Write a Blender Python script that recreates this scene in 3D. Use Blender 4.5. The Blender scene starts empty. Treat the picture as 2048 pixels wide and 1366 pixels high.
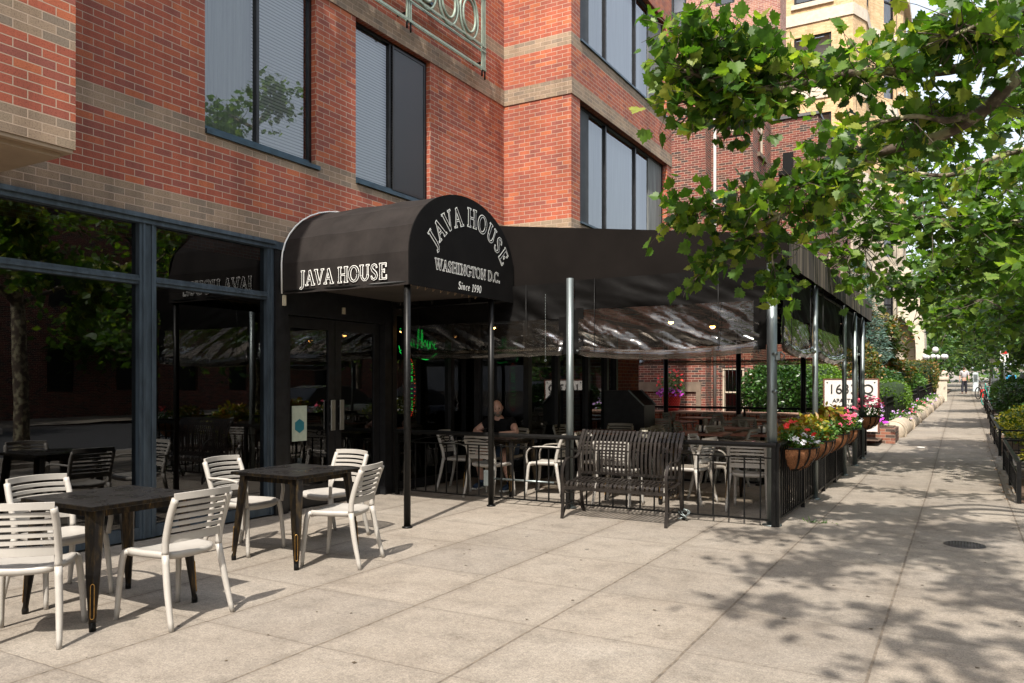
import bpy, bmesh, math, random
import numpy as np
from mathutils import Vector, Matrix, noise
R = math.radians
PI = math.pi
C = bpy.context.scene.collection
SC = bpy.context.scene

# ---------------------------------------------------------------- camera, sky, sun
F_PX, CAM_H = 1570.0, 1.5
TH = math.atan(900 / F_PX); SN, CS = math.sin(TH), math.cos(TH)
cd = bpy.data.cameras.new('camera'); cam = bpy.data.objects.new('camera', cd); C.objects.link(cam)
cam.location = (0, 0, CAM_H); cam.rotation_euler = (R(90), 0, TH)
cd.sensor_width = 36; cd.lens = 36 * F_PX / 2048; cd.shift_y = 85 / 2048; cd.clip_start = 0.05; cd.clip_end = 1500
SC.camera = cam
SUN_EL, SUN_AZ = R(52), math.atan2(0.235, -0.97)
w = bpy.data.worlds.new('World'); SC.world = w; w.use_nodes = True
nt = w.node_tree; bg = nt.nodes['Background']; sky = nt.nodes.new('ShaderNodeTexSky')
sky.sky_type = 'NISHITA'; sky.sun_disc = False; sky.sun_elevation = SUN_EL; sky.sun_rotation = SUN_AZ
sky.air_density = 1.3; sky.dust_density = 5.0; sky.ozone_density = 1.0
hz = nt.nodes.new('ShaderNodeMix'); hz.data_type = 'RGBA'; hz.inputs[0].default_value = .62; hz.inputs[7].default_value = (4.7, 5.0, 5.45, 1)   # summer haze
nt.links.new(sky.outputs[0], hz.inputs[6]); nt.links.new(hz.outputs[2], bg.inputs[0]); bg.inputs[1].default_value = 0.15
sl = bpy.data.lights.new('sun', 'SUN'); so = bpy.data.objects.new('sun', sl); C.objects.link(so)
sl.energy = 3.9; sl.angle = R(0.8); sl.color = (1.0, 0.94, 0.85)
so.rotation_euler = Vector((math.sin(SUN_AZ) * math.cos(SUN_EL), math.cos(SUN_AZ) * math.cos(SUN_EL), math.sin(SUN_EL))).to_track_quat('Z', 'Y').to_euler()
SC.view_settings.view_transform = 'Standard'; SC.view_settings.look = 'None'
SC.view_settings.exposure = 0.94; SC.view_settings.gamma = 1.0
SC.cycles.max_bounces = 7; SC.cycles.transparent_max_bounces = 12; SC.cycles.glossy_bounces = 3
SC.cycles.diffuse_bounces = 3; SC.cycles.caustics_reflective = False; SC.cycles.caustics_refractive = False
SC.cycles.sample_clamp_indirect = 6

def at(u, v, t):
    """point at depth t (metres along the lens axis) seen at photo pixel u,v"""
    x = (u - 1024) / F_PX * t
    return Vector((x * CS - t * SN, x * SN + t * CS, CAM_H - (v - 768) * t / F_PX))
def gz(y):
    return 0.02 * max(0.0, y - 13.0)

# ---------------------------------------------------------------- materials
def new_mat(name):
    m = bpy.data.materials.new(name); m.use_nodes = True
    n = m.node_tree; b = n.nodes['Principled BSDF']
    return m, n, b
def N(n, t, **kw):
    x = n.nodes.new('ShaderNode' + t)
    for k, v in kw.items():
        if k.startswith('i_'): x.inputs[int(k[2:])].default_value = v
        else: setattr(x, k, v)
    return x
def ramp(n, pts, interp='LINEAR'):
    r = n.nodes.new('ShaderNodeValToRGB'); r.color_ramp.interpolation = interp
    e = r.color_ramp.elements
    while len(e) < len(pts): e.new(0.5)
    for q, (p, c) in zip(e, pts): q.position = p; q.color = (*c, 1) if len(c) == 3 else c
    return r
def worldpos(n):
    return n.nodes.new('ShaderNodeNewGeometry').outputs['Position']
def noise_n(n, scale, detail=4, rough=.55, vec=None, sx=None):
    t = N(n, 'TexNoise'); t.inputs['Scale'].default_value = scale; t.inputs['Detail'].default_value = detail
    t.inputs['Roughness'].default_value = rough
    v = vec or worldpos(n)
    if sx:
        mp = N(n, 'Mapping'); mp.inputs['Scale'].default_value = sx; n.links.new(v, mp.inputs[0]); v = mp.outputs[0]
    n.links.new(v, t.inputs['Vector'])
    return t
def bump(n, b, h, dist=.01, strength=.5):
    x = N(n, 'Bump'); x.inputs['Strength'].default_value = strength; x.inputs['Distance'].default_value = dist
    n.links.new(h, x.inputs['Height']); n.links.new(x.outputs[0], b.inputs['Normal']); return x
def mixc(n, f, a, b, mode='MIX'):
    m = N(n, 'Mix', data_type='RGBA', blend_type=mode)
    for s, i in ((f, 0), (a, 6), (b, 7)):
        if hasattr(s, 'is_linked') or hasattr(s, 'links'): n.links.new(s, m.inputs[i])
        else: m.inputs[i].default_value = s if i == 0 else (*s, 1)
    return m.outputs[2]
def mathn(n, op, a, b=None, c=None):
    m = N(n, 'Math', operation=op)
    for i, s in enumerate((a, b, c)):
        if s is None: continue
        if hasattr(s, 'links'): n.links.new(s, m.inputs[i])
        else: m.inputs[i].default_value = s
    return m.outputs[0]
_mc = {}
def mat(name, col, rough=.6, metal=0, nz=0.0, nscale=8, bmp=0.0, spec=.5, col2=None, sx=None, coat=0):
    """plain material with a little noise in colour and height"""
    if name in _mc: return _mc[name]
    m, n, b = new_mat(name)
    b.inputs['Roughness'].default_value = rough; b.inputs['Metallic'].default_value = metal
    b.inputs['Specular IOR Level'].default_value = spec; b.inputs['Coat Weight'].default_value = coat
    t = noise_n(n, nscale, 5, .6, sx=sx)
    c2 = col2 or tuple(min(1, c * (1 + nz)) for c in col)
    c1 = col if col2 else tuple(c * (1 - nz) for c in col)
    r = ramp(n, [(.32, c1), (.68, c2)]); n.links.new(t.outputs[0], r.inputs[0])
    n.links.new(r.outputs[0], b.inputs['Base Color'])
    if bmp: bump(n, b, t.outputs[0], bmp, .6)
    _mc[name] = m; return m
def emit(name, col, s):
    m, n, b = new_mat(name); b.inputs['Base Color'].default_value = (*[c * .4 for c in col], 1)
    b.inputs['Emission Color'].default_value = (*col, 1); b.inputs['Emission Strength'].default_value = s
    t = noise_n(n, 30); r = ramp(n, [(0, tuple(c * .9 for c in col)), (1, col)]); n.links.new(t.outputs[0], r.inputs[0])
    n.links.new(r.outputs[0], b.inputs['Emission Color'])
    return m
def brick(name, cols, mortar, bw=.2032, bh=.0677, off=0.0, bands=None, bandcols=None, mort=.0043, grime=.25):
    m, n, b = new_mat(name)
    uv = N(n, 'UVMap'); mp = N(n, 'Mapping'); mp.inputs['Location'].default_value = (0, -off, 0)
    n.links.new(uv.outputs[0], mp.inputs[0])
    br = N(n, 'TexBrick', offset=.5, squash=1.0)
    br.inputs['Scale'].default_value = 1; br.inputs['Mortar Size'].default_value = mort
    br.inputs['Mortar Smooth'].default_value = .15; br.inputs['Bias'].default_value = 0
    br.inputs['Brick Width'].default_value = bw; br.inputs['Row Height'].default_value = bh
    br.inputs['Color1'].default_value = (0, 0, 0, 1); br.inputs['Color2'].default_value = (1, 1, 1, 1)
    br.inputs['Mortar'].default_value = (.5, .5, .5, 1)
    n.links.new(mp.outputs[0], br.inputs['Vector'])
    k = len(cols); rr = ramp(n, [(i / k, c) for i, c in enumerate(cols)], 'CONSTANT')
    n.links.new(br.outputs['Color'], rr.inputs[0]); col = rr.outputs[0]
    if bands:
        z = N(n, 'SeparateXYZ'); n.links.new(worldpos(n), z.inputs[0]); s = None
        for a, c in bands:
            t = mathn(n, 'MULTIPLY', mathn(n, 'GREATER_THAN', z.outputs[2], a), mathn(n, 'LESS_THAN', z.outputs[2], c))
            s = t if s is None else mathn(n, 'ADD', s, t)
        r2 = ramp(n, [(i / len(bandcols), c) for i, c in enumerate(bandcols)], 'CONSTANT')
        n.links.new(br.outputs['Color'], r2.inputs[0]); col = mixc(n, s, col, r2.outputs[0])
    t = noise_n(n, 95, 3, .7); g = noise_n(n, 1.1, 4)
    spk = ramp(n, [(.33, (.55, .5, .5)), (.47, (1, 1, 1)), (.7, (1.12, 1.1, 1.08))]); n.links.new(t.outputs[0], spk.inputs[0])
    col = mixc(n, 1.0, col, spk.outputs[0], 'MULTIPLY')
    gr = ramp(n, [(.3, (1 - grime,) * 3), (.65, (1.05,) * 3)]); n.links.new(g.outputs[0], gr.inputs[0])
    stn = noise_n(n, 1.6, 5, .65, sx=(2.5, 2.5, .22)); sr = ramp(n, [(.36, (.74, .73, .72)), (.52, (1, 1, 1)), (.75, (1.08, 1.07, 1.06))]); n.links.new(stn.outputs[0], sr.inputs[0]); col = mixc(n, .8, col, sr.outputs[0], 'MULTIPLY')
    mm = mixc(n, br.outputs['Fac'], col, mortar)
    fin = mixc(n, 1.0, mm, gr.outputs[0], 'MULTIPLY')
    n.links.new(fin, b.inputs['Base Color']); b.inputs['Roughness'].default_value = .86
    hh = mathn(n, 'SUBTRACT', mathn(n, 'MULTIPLY', t.outputs[0], .25), br.outputs['Fac'])
    bump(n, b, hh, .006, .7)
    return m
def glass(name, tint=.35, base=.10, rough=0.0, ior=1.5, tc=(1, 1, 1), wav=0.0):
    m, n, b = new_mat(name); n.nodes.remove(b); out = n.nodes['Material Output']
    tr = N(n, 'BsdfTransparent'); tr.inputs[0].default_value = (*[tint * c for c in tc], 1)
    gl = N(n, 'BsdfGlossy'); gl.inputs['Roughness'].default_value = rough; gl.inputs[0].default_value = (.95, .97, 1, 1)
    fr = N(n, 'Fresnel'); fr.inputs[0].default_value = ior
    f = mathn(n, 'ADD', mathn(n, 'MULTIPLY', fr.outputs[0], 1.2), base)
    f = mathn(n, 'MINIMUM', f, .96)
    t = noise_n(n, 1.3, 2); bp = N(n, 'Bump'); bp.inputs['Distance'].default_value = wav or .0025; bp.inputs['Strength'].default_value = .35
    n.links.new(t.outputs[0], bp.inputs['Height']); n.links.new(bp.outputs[0], gl.inputs['Normal'])
    mx = N(n, 'MixShader'); n.links.new(f, mx.inputs[0]); n.links.new(tr.outputs[0], mx.inputs[1]); n.links.new(gl.outputs[0], mx.inputs[2])
    n.links.new(mx.outputs[0], out.inputs[0]); return m
def leafmat(name, cols, trans=.35, rough=.45):
    m, n, b = new_mat(name)
    a = N(n, 'Attribute', attribute_name='tone'); k = len(cols)
    r = ramp(n, [(i / max(1, k - 1), c) for i, c in enumerate(cols)]); n.links.new(a.outputs['Fac'], r.inputs[0])
    t = noise_n(n, 25, 2); r2 = ramp(n, [(.3, (.8,) * 3), (.7, (1.15,) * 3)]); n.links.new(t.outputs[0], r2.inputs[0])
    c = mixc(n, 1.0, r.outputs[0], r2.outputs[0], 'MULTIPLY')
    n.links.new(c, b.inputs['Base Color']); b.inputs['Roughness'].default_value = rough
    tl = N(n, 'BsdfTranslucent'); c2 = mixc(n, 1.0, c, (1.38, 1.45, .45), 'MULTIPLY'); n.links.new(c2, tl.inputs[0])
    mx = N(n, 'MixShader'); mx.inputs[0].default_value = trans
    n.links.new(b.outputs[0], mx.inputs[1]); n.links.new(tl.outputs[0], mx.inputs[2])
    n.links.new(mx.outputs[0], n.nodes['Material Output'].inputs[0]); return m

TAN = [(.33, .235, .155), (.29, .212, .145), (.36, .26, .175), (.26, .20, .145), (.31, .235, .16)]
B_RED = [(.43, .110, .058), (.38, .096, .054), (.46, .122, .058), (.34, .092, .058), (.41, .103, .054), (.30, .088, .062), (.50, .14, .060), (.37, .094, .055)]
ZB = 3.13; H = .0677
BANDS = [(ZB - .002, ZB + 4 * H), (ZB + 13 * H, ZB + 16 * H), (ZB + 46 * H, ZB + 50 * H), (ZB + 58 * H, ZB + 61 * H)]
M_BRICK = brick('red_brick', B_RED, (.50, .37, .28), off=ZB, bands=BANDS, bandcols=TAN)
M_BRICK_OLD = brick('dark_red_brick', [(.20, .05, .035), (.16, .04, .03), (.24, .07, .045), (.09, .04, .03), (.19, .045, .03), (.14, .05, .035), (.055, .035, .03)], (.55, .42, .32), grime=.2)
M_BRICK_PINK = brick('pink_brick', [(.36, .16, .11), (.30, .12, .09), (.40, .2, .14)], (.6, .52, .45), grime=.1)
M_BRICK_YEL = brick('yellow_brick', [(.62, .42, .22), (.56, .38, .2), (.68, .48, .27)], (.6, .48, .33), grime=.1, mort=.003)
M_BRICK_ORG = brick('orange_brick', [(.34, .1, .05), (.38, .12, .06), (.28, .085, .05)], (.45, .34, .25), grime=.2)
M_BRICK_PLANT = brick('planter_brick', [(.24, .09, .06), (.12, .07, .05), (.3, .12, .075), (.08, .055, .045)], (.4, .32, .25), grime=.3)
M_STONE = mat('pale_rusticated_stone', (.40, .34, .26), .9, nz=.3, nscale=3.5, bmp=.05)
M_STONE2 = mat('smooth_pale_stone', (.58, .50, .40), .85, nz=.12, nscale=6, bmp=.01)
M_BROWNSTONE = mat('brown_sandstone', (.17, .125, .09), .9, nz=.2, nscale=5, bmp=.008)
M_COPING = mat('brown_coping', (.33, .20, .14), .85, nz=.2, nscale=9, bmp=.004)
M_FRAME = mat('blue_grey_painted_metal', (.055, .075, .095), .45, .3, nz=.35, nscale=14, sx=(1, 1, .2))
M_FRAME_DK = mat('black_painted_metal', (.012, .012, .013), .38, .2, nz=.5, nscale=10)
M_SILL = mat('blue_sill_metal', (.035, .065, .09), .35, .4, nz=.3, nscale=7)
M_BLACK = mat('black_railing_paint', (.006, .0058, .0055), .38, 0, spec=.22, nz=.5, nscale=30, bmp=.0008)
M_GALV = mat('galvanised_steel', (.22, .25, .25), .42, .8, nz=.18, nscale=16, sx=(1, 1, .15))
M_CANVAS = mat('black_canvas', (.0065, .006, .0058), .85, spec=.08, nz=.25, nscale=3, bmp=.004)
M_CANVAS2 = mat('black_curtain_canvas', (.0042, .0038, .0036), .6, spec=.10, nz=.3, nscale=4, bmp=.012)
M_WHITE = mat('white_lettering', (.85, .84, .8), .6, nz=.03)
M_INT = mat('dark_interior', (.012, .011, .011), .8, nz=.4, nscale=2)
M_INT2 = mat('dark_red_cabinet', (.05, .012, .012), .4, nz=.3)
M_GLASS = glass('dark_shop_glass', .34, .035)
M_GLASS_UP = glass('upper_window_glass', .80, .09)
M_BLIND = mat('pale_blind', (.75, .77, .77), .7, nz=.06)
M_SCREEN = mat('dark_insect_screen', (.05, .055, .055), .7, nz=.3, nscale=3)
M_VERDIGRIS = mat('verdigris_paint', (.25, .31, .25), .55, .1, nz=.22, nscale=18, bmp=.001)
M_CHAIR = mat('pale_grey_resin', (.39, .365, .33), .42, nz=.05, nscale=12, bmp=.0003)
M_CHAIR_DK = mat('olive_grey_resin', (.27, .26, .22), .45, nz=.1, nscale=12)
M_STRAP = mat('brown_black_powder_coat', (.032, .027, .024), .32, .5, nz=.35, nscale=22)
M_COCO = mat('coconut_fibre', (.33, .14, .06), .95, nz=.4, nscale=60, bmp=.01)
M_SOIL = mat('dark_mulch', (.09, .055, .035), .95, nz=.5, nscale=25, bmp=.03)
M_BARK = mat('brown_bark', (.10, .08, .06), .9, nz=.4, nscale=14, bmp=.02, sx=(1, 1, .4))
M_SKIN = mat('skin', (.58, .34, .26), .5, nz=.12, nscale=14)
M_ASPHALT = mat('asphalt', (.05, .05, .052), .9, nz=.25, nscale=40, bmp=.004)
M_KERB = mat('kerb_granite', (.35, .34, .32), .85, nz=.2, nscale=30, bmp=.004)
M_ZINC = mat('dark_zinc_coping', (.1, .1, .1), .5, .4, nz=.2)
M_REDPOT = mat('glossy_red_plastic', (.55, .012, .01), .3, nz=.1)
M_SIGNW = mat('white_sign_face', (.74, .70, .66), .5, nz=.04, nscale=3)
M_SIGNTXT = mat('dark_sign_lettering', (.03, .028, .026), .5, nz=.1)
M_BRASS = mat('rubbed_brass', (.42, .24, .07), .38, .9, nz=.35, nscale=30)
M_GREENPLASTIC = mat('green_glass', (.02, .25, .1), .2, nz=.1)

def table_top_mat():
    m, n, b = new_mat('black_speckled_stone_top')
    v = N(n, 'TexVoronoi'); v.inputs['Scale'].default_value = 160; n.links.new(worldpos(n), v.inputs['Vector'])
    r = ramp(n, [(.06, (.55, .5, .45)), (.13, (.012, .011, .011)), (1, (.02, .018, .017))]); n.links.new(v.outputs['Distance'], r.inputs[0])
    n.links.new(r.outputs[0], b.inputs['Base Color'])
    t = noise_n(n, 5, 4); r2 = ramp(n, [(.35, (.22,) * 3), (.7, (.42,) * 3)]); n.links.new(t.outputs[0], r2.inputs[0])
    n.links.new(r2.outputs[0], b.inputs['Roughness']); return m
M_TTOP = table_top_mat()
def rubbed_leg():
    m, n, b = new_mat('rubbed_bronze_leg')
    t = noise_n(n, 9, 5, .65, sx=(3, 3, .6)); r = ramp(n, [(.45, (.014, .012, .011)), (.62, (.05, .035, .018)), (.78, (.28, .17, .05))])
    n.links.new(t.outputs[0], r.inputs[0]); n.links.new(r.outputs[0], b.inputs['Base Color'])
    b.inputs['Metallic'].default_value = .75; b.inputs['Roughness'].default_value = .36; return m
M_LEG = rubbed_leg()
def stained_valance():
    m, n, b = new_mat('stained_valance_canvas')
    t = noise_n(n, 1.0, 5, .6, sx=(1, 9, .35)); r = ramp(n, [(.42, (.022, .018, .015)), (.54, (.09, .07, .05)), (.68, (.30, .25, .19))])
    n.links.new(t.outputs[0], r.inputs[0]); n.links.new(r.outputs[0], b.inputs['Base Color'])
    b.inputs['Roughness'].default_value = .85; bump(n, b, t.outputs[0], .01, .5); return m
M_STAIN = stained_valance()
def vinyl():
    m, n, b = new_mat('clear_vinyl'); n.nodes.remove(b)
    tr = N(n, 'BsdfTransparent'); tr.inputs[0].default_value = (.58, .55, .50, 1)
    gl = N(n, 'BsdfGlossy'); gl.inputs['Roughness'].default_value = .09; gl.inputs[0].default_value = (1, 1, 1, 1)
    df = N(n, 'BsdfDiffuse'); df.inputs[0].default_value = (.12, .10, .08, 1)
    t = noise_n(n, 9, 4, .6, sx=(.7, .7, 2.4)); bp = N(n, 'Bump'); bp.inputs['Distance'].default_value = .012; bp.inputs['Strength'].default_value = .5
    n.links.new(t.outputs[0], bp.inputs['Height']); n.links.new(bp.outputs[0], gl.inputs['Normal'])
    fr = N(n, 'Fresnel'); fr.inputs[0].default_value = 1.5; n.links.new(bp.outputs[0], fr.inputs[1])
    m1 = N(n, 'MixShader'); m1.inputs[0].default_value = .07; n.links.new(tr.outputs[0], m1.inputs[1]); n.links.new(df.outputs[0], m1.inputs[2])
    m2 = N(n, 'MixShader'); f = mathn(n, 'MINIMUM', mathn(n, 'ADD', mathn(n, 'MULTIPLY', fr.outputs[0], 1.25), .03), .9)
    n.links.new(f, m2.inputs[0]); n.links.new(m1.outputs[0], m2.inputs[1]); n.links.new(gl.outputs[0], m2.inputs[2])
    n.links.new(m2.outputs[0], n.nodes['Material Output'].inputs[0]); return m
M_VINYL = vinyl()
def sycamore_bark():
    m, n, b = new_mat('mottled_sycamore_bark')
    t = noise_n(n, 9, 3, .5, sx=(1, 1, 1)); r = ramp(n, [(.40, (.085, .062, .045)), (.5, (.13, .10, .07)), (.56, (.30, .27, .17)), (.7, (.38, .36, .24))])
    n.links.new(t.outputs[0], r.inputs[0]); n.links.new(r.outputs[0], b.inputs['Base Color']); b.inputs['Roughness'].default_value = .85
    bump(n, b, t.outputs[0], .01, .5); return m
M_SYC = sycamore_bark()
def pavement_mat():
    m, n, b = new_mat('concrete_paving')
    p = worldpos(n); s = N(n, 'SeparateXYZ'); n.links.new(p, s.inputs[0])
    wob = noise_n(n, 3.5, 3, .6)
    wv = mathn(n, 'MULTIPLY', mathn(n, 'SUBTRACT', wob.outputs[0], .5), .016)
    def line(c, off, step, width):
        a = mathn(n, 'DIVIDE', mathn(n, 'SUBTRACT', mathn(n, 'ADD', c, wv), off), step)
        fr = mathn(n, 'SUBTRACT', a, mathn(n, 'ROUND', a))
        d = mathn(n, 'MULTIPLY', mathn(n, 'ABSOLUTE', fr), step)
        mr = N(n, 'MapRange', interpolation_type='SMOOTHSTEP'); n.links.new(d, mr.inputs[0])
        mr.inputs[1].default_value = width; mr.inputs[2].default_value = width * .35; mr.inputs[3].default_value = 0; mr.inputs[4].default_value = 1
        return mr.outputs[0], a
    jx, ax = line(s.outputs[0], .51, .93, .011); jy, ay = line(s.outputs[1], 2.40, .945, .007)
    # per slab tone
    cb = N(n, 'CombineXYZ'); n.links.new(mathn(n, 'FLOOR', ax), cb.inputs[0]); n.links.new(mathn(n, 'FLOOR', ay), cb.inputs[1])
    wn = N(n, 'TexWhiteNoise', noise_dimensions='2D'); n.links.new(cb.outputs[0], wn.inputs['Vector'])
    big = noise_n(n, .9, 6, .62); mid = noise_n(n, 4.5, 6, .65); fine = noise_n(n, 95, 5, .8)
    r1 = ramp(n, [(.30, (.19, .16, .128)), (.45, (.238, .205, .168)), (.58, (.255, .222, .184)), (.75, (.298, .265, .226))]); n.links.new(big.outputs[0], r1.inputs[0])
    r2 = ramp(n, [(.3, (.78,) * 3), (.5, (1,) * 3), (.75, (1.12,) * 3)]); n.links.new(mid.outputs[0], r2.inputs[0])
    r3 = ramp(n, [(.34, (.55,) * 3), (.5, (1,) * 3), (.68, (1.35,) * 3)]); n.links.new(fine.outputs[0], r3.inputs[0])
    r4 = ramp(n, [(0, (.90, .90, .91)), (.5, (1, 1, 1)), (1, (1.09, 1.08, 1.07))]); n.links.new(wn.outputs[0], r4.inputs[0])
    c = mixc(n, 1, r1.outputs[0], r2.outputs[0], 'MULTIPLY'); c = mixc(n, 1, c, r3.outputs[0], 'MULTIPLY'); c = mixc(n, 1, c, r4.outputs[0], 'MULTIPLY')
    hx, _ = line(s.outputs[0], .51, .93, .07); hy, _ = line(s.outputs[1], 2.40, .945, .05); hn = noise_n(n, 2.6, 5, .7); hm = mathn(n, 'MULTIPLY', mathn(n, 'MAXIMUM', hx, mathn(n, 'MULTIPLY', hy, .7)), mathn(n, 'MULTIPLY', hn.outputs[0], .5)); c = mixc(n, hm, c, (.135, .11, .085))
    grit = noise_n(n, 30, 5, .85); rg_ = ramp(n, [(.38, (.74,) * 3), (.5, (1,) * 3), (.62, (1.22,) * 3)]); n.links.new(grit.outputs[0], rg_.inputs[0]); c = mixc(n, .8, c, rg_.outputs[0], 'MULTIPLY')
    st2 = noise_n(n, 2.1, 6, .7); rs_ = ramp(n, [(.30, (.62, .60, .58)), (.40, (1, 1, 1)), (.66, (1, 1, 1)), (.74, (1.16, 1.16, 1.15))]); n.links.new(st2.outputs[0], rs_.inputs[0]); c = mixc(n, .85, c, rs_.outputs[0], 'MULTIPLY')
    # gum spots
    vo = N(n, 'TexVoronoi'); vo.inputs['Scale'].default_value = 1.15; n.links.new(p, vo.inputs['Vector'])
    gs = mathn(n, 'LESS_THAN', vo.outputs['Distance'], .028)
    c = mixc(n, mathn(n, 'MULTIPLY', gs, .75), c, (.05, .045, .04))
    dn = noise_n(n, 14, 4); dr = ramp(n, [(.35, (.055, .042, .032)), (.6, (.17, .135, .10))]); n.links.new(dn.outputs[0], dr.inputs[0])
    c = mixc(n, mathn(n, 'MULTIPLY', jx, .8), c, dr.outputs[0]); c = mixc(n, mathn(n, 'MULTIPLY', jy, .45), c, dr.outputs[0])
    cr = noise_n(n, .55, 5, .7); rc = ramp(n, [(.495, (0,) * 3), (.4985, (1,) * 3), (.502, (0,) * 3)]); n.links.new(cr.outputs[0], rc.inputs[0])
    c = mixc(n, mathn(n, 'MULTIPLY', rc.outputs[0], .30), c, (.12, .09, .06))
    n.links.new(c, b.inputs['Base Color']); b.inputs['Roughness'].default_value = .88
    h = mathn(n, 'SUBTRACT', mathn(n, 'MULTIPLY', fine.outputs[0], .3), mathn(n, 'ADD', jx, jy)); bump(n, b, h, .006, .6)
    return m
M_PAVE = pavement_mat()

# ---------------------------------------------------------------- mesh helpers
class MB:
    def __init__(s): s.v = []; s.f = []; s.m = []; s.sm = []
    def add(s, vs, fs, mi=0, smooth=False):
        o = len(s.v); s.v += [tuple(x) for x in vs]
        for f in fs: s.f.append(tuple(i + o for i in f)); s.m.append(mi); s.sm.append(smooth)
        return s
    def box(s, x0, x1, y0, y1, z0, z1, mi=0, bev=0):
        x0, x1 = min(x0, x1), max(x0, x1); y0, y1 = min(y0, y1), max(y0, y1); z0, z1 = min(z0, z1), max(z0, z1)
        if bev:
            bm = bmesh.new(); bmesh.ops.create_cube(bm, size=1)
            bmesh.ops.scale(bm, vec=(x1 - x0, y1 - y0, z1 - z0), verts=bm.verts)
            bmesh.ops.translate(bm, vec=((x0 + x1) / 2, (y0 + y1) / 2, (z0 + z1) / 2), verts=bm.verts)
            bmesh.ops.bevel(bm, geom=bm.edges[:] + bm.verts[:], offset=bev, segments=2, affect='EDGES', profile=.6)
            bm.verts.index_update(); s.add([x.co for x in bm.verts], [[q.index for q in f.verts] for f in bm.faces], mi); bm.free(); return s
        V = [(x, y, z) for x in (x0, x1) for y in (y0, y1) for z in (z0, z1)]
        return s.add(V, [(0, 1, 3, 2), (4, 6, 7, 5), (0, 4, 5, 1), (2, 3, 7, 6), (0, 2, 6, 4), (1, 5, 7, 3)], mi)
    def quad(s, a, b, c, d, mi=0): return s.add([a, b, c, d], [(0, 1, 2, 3)], mi)
    def sweep(s, path, sec, side=None, scale=None, closed=False, cap=True, mi=0, smooth=False):
        P = [Vector(p) for p in path]; n = len(P); k = len(sec); vs = []
        S = None
        for i, p in enumerate(P):
            a = P[(i - 1) % n] if (i or closed) else p; b = P[(i + 1) % n] if (i < n - 1 or closed) else p
            T = (b - a).normalized()
            if side is not None:
                q = Vector(side); Si = q - T * T.dot(q)
                if Si.length < 1e-4: Si = S if S is not None else Vector((1, 0, 0))
            elif S is None:
                q = Vector((0, 0, 1)) if abs(T.z) < .9 else Vector((1, 0, 0)); Si = q.cross(T)
            else: Si = S - T * T.dot(S)
            S = Si.normalized(); B = T.cross(S)
            c = scale[i] if scale else 1
            for u, v in sec: vs.append(p + (S * u + B * v) * c)
        fs = []
        for i in range(n if closed else n - 1):
            for j in range(k):
                a = i * k + j; b = i * k + (j + 1) % k; c = ((i + 1) % n) * k
                fs.append((a, b, c + (j + 1) % k, c + j))
        if not closed and cap: fs += [tuple(range(k - 1, -1, -1)), tuple(range((n - 1) * k, n * k))]
        return s.add(vs, fs, mi, smooth)
    def tube(s, path, r, n=8, closed=False, mi=0, smooth=True, cap=True):
        rr = r if isinstance(r, (list, tuple)) else [r] * len(path)
        return s.sweep(path, [(math.cos(2 * PI * i / n), math.sin(2 * PI * i / n)) for i in range(n)], scale=rr, closed=closed, mi=mi, smooth=smooth, cap=cap)
    def bar(s, a, b, w, d, side=(1, 0, 0), mi=0):
        return s.sweep([a, b], [(-w / 2, -d / 2), (w / 2, -d / 2), (w / 2, d / 2), (-w / 2, d / 2)], side=side, mi=mi)
    def strap(s, path, w, t, side, mi=0, closed=False):
        return s.sweep(path, [(-w / 2, -t / 2), (w / 2, -t / 2), (w / 2, t / 2), (-w / 2, t / 2)], side=side, mi=mi, closed=closed, smooth=False)
    def lathe(s, prof, c=(0, 0, 0), n=16, mi=0, smooth=True, a0=0, a1=2 * PI, ax='z'):
        full = abs(a1 - a0 - 2 * PI) < 1e-6; m = n if full else n + 1; vs = []
        for r, z in prof:
            for i in range(m):
                a = a0 + (a1 - a0) * i / n; x, y = r * math.cos(a), r * math.sin(a)
                q = (x, y, z) if ax == 'z' else ((z, x, y) if ax == 'x' else (x, z, y))
                vs.append((c[0] + q[0], c[1] + q[1], c[2] + q[2]))
        fs = []
        for i in range(len(prof) - 1):
            for j in range(n): fs.append((i * m + j, i * m + (j + 1) % m, (i + 1) * m + (j + 1) % m, (i + 1) * m + j))
        return s.add(vs, fs, mi, smooth)
    def prism(s, poly, axis, a, b, mi=0):
        """extrude a 2-D polygon along an axis; poly in the two other axes"""
        def q(p, h): return (h, p[0], p[1]) if axis == 'x' else ((p[0], h, p[1]) if axis == 'y' else (p[0], p[1], h))
        k = len(poly)
        return s.add([q(p, a) for p in poly] + [q(p, b) for p in poly], [tuple(range(k)), tuple(range(2 * k - 1, k - 1, -1))] + [(i, (i + 1) % k, k + (i + 1) % k, k + i) for i in range(k)], mi)
    def xf(s, M):
        s.v = [tuple(M @ Vector(p)) for p in s.v]; return s
    def join(s, o, M=None):
        return_v = [tuple(M @ Vector(p)) for p in o.v] if M else o.v
        k = len(s.v); s.v += return_v; s.f += [tuple(i + k for i in f) for f in o.f]; s.m += o.m; s.sm += o.sm; return s
    def build(s, name, mats, parent=None, world=True, fixn=True):
        if not isinstance(mats, (list, tuple)): mats = [mats]
        V = np.array(s.v, dtype=float) if s.v else np.zeros((0, 3)); off = Vector((0, 0, 0)); loc = None
        Vw = V.copy()
        if parent is not None:
            if world:
                off = wl(parent); V = V - np.array(off)
        else:
            mn, mx = V.min(0), V.max(0); loc = Vector(((mn[0] + mx[0]) / 2, (mn[1] + mx[1]) / 2, mn[2])); V = V - np.array(loc)
        me = bpy.data.meshes.new(name); me.from_pydata([tuple(p) for p in V], [], s.f)
        for m in mats: me.materials.append(m)
        me.polygons.foreach_set('material_index', s.m); me.polygons.foreach_set('use_smooth', s.sm)
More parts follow.
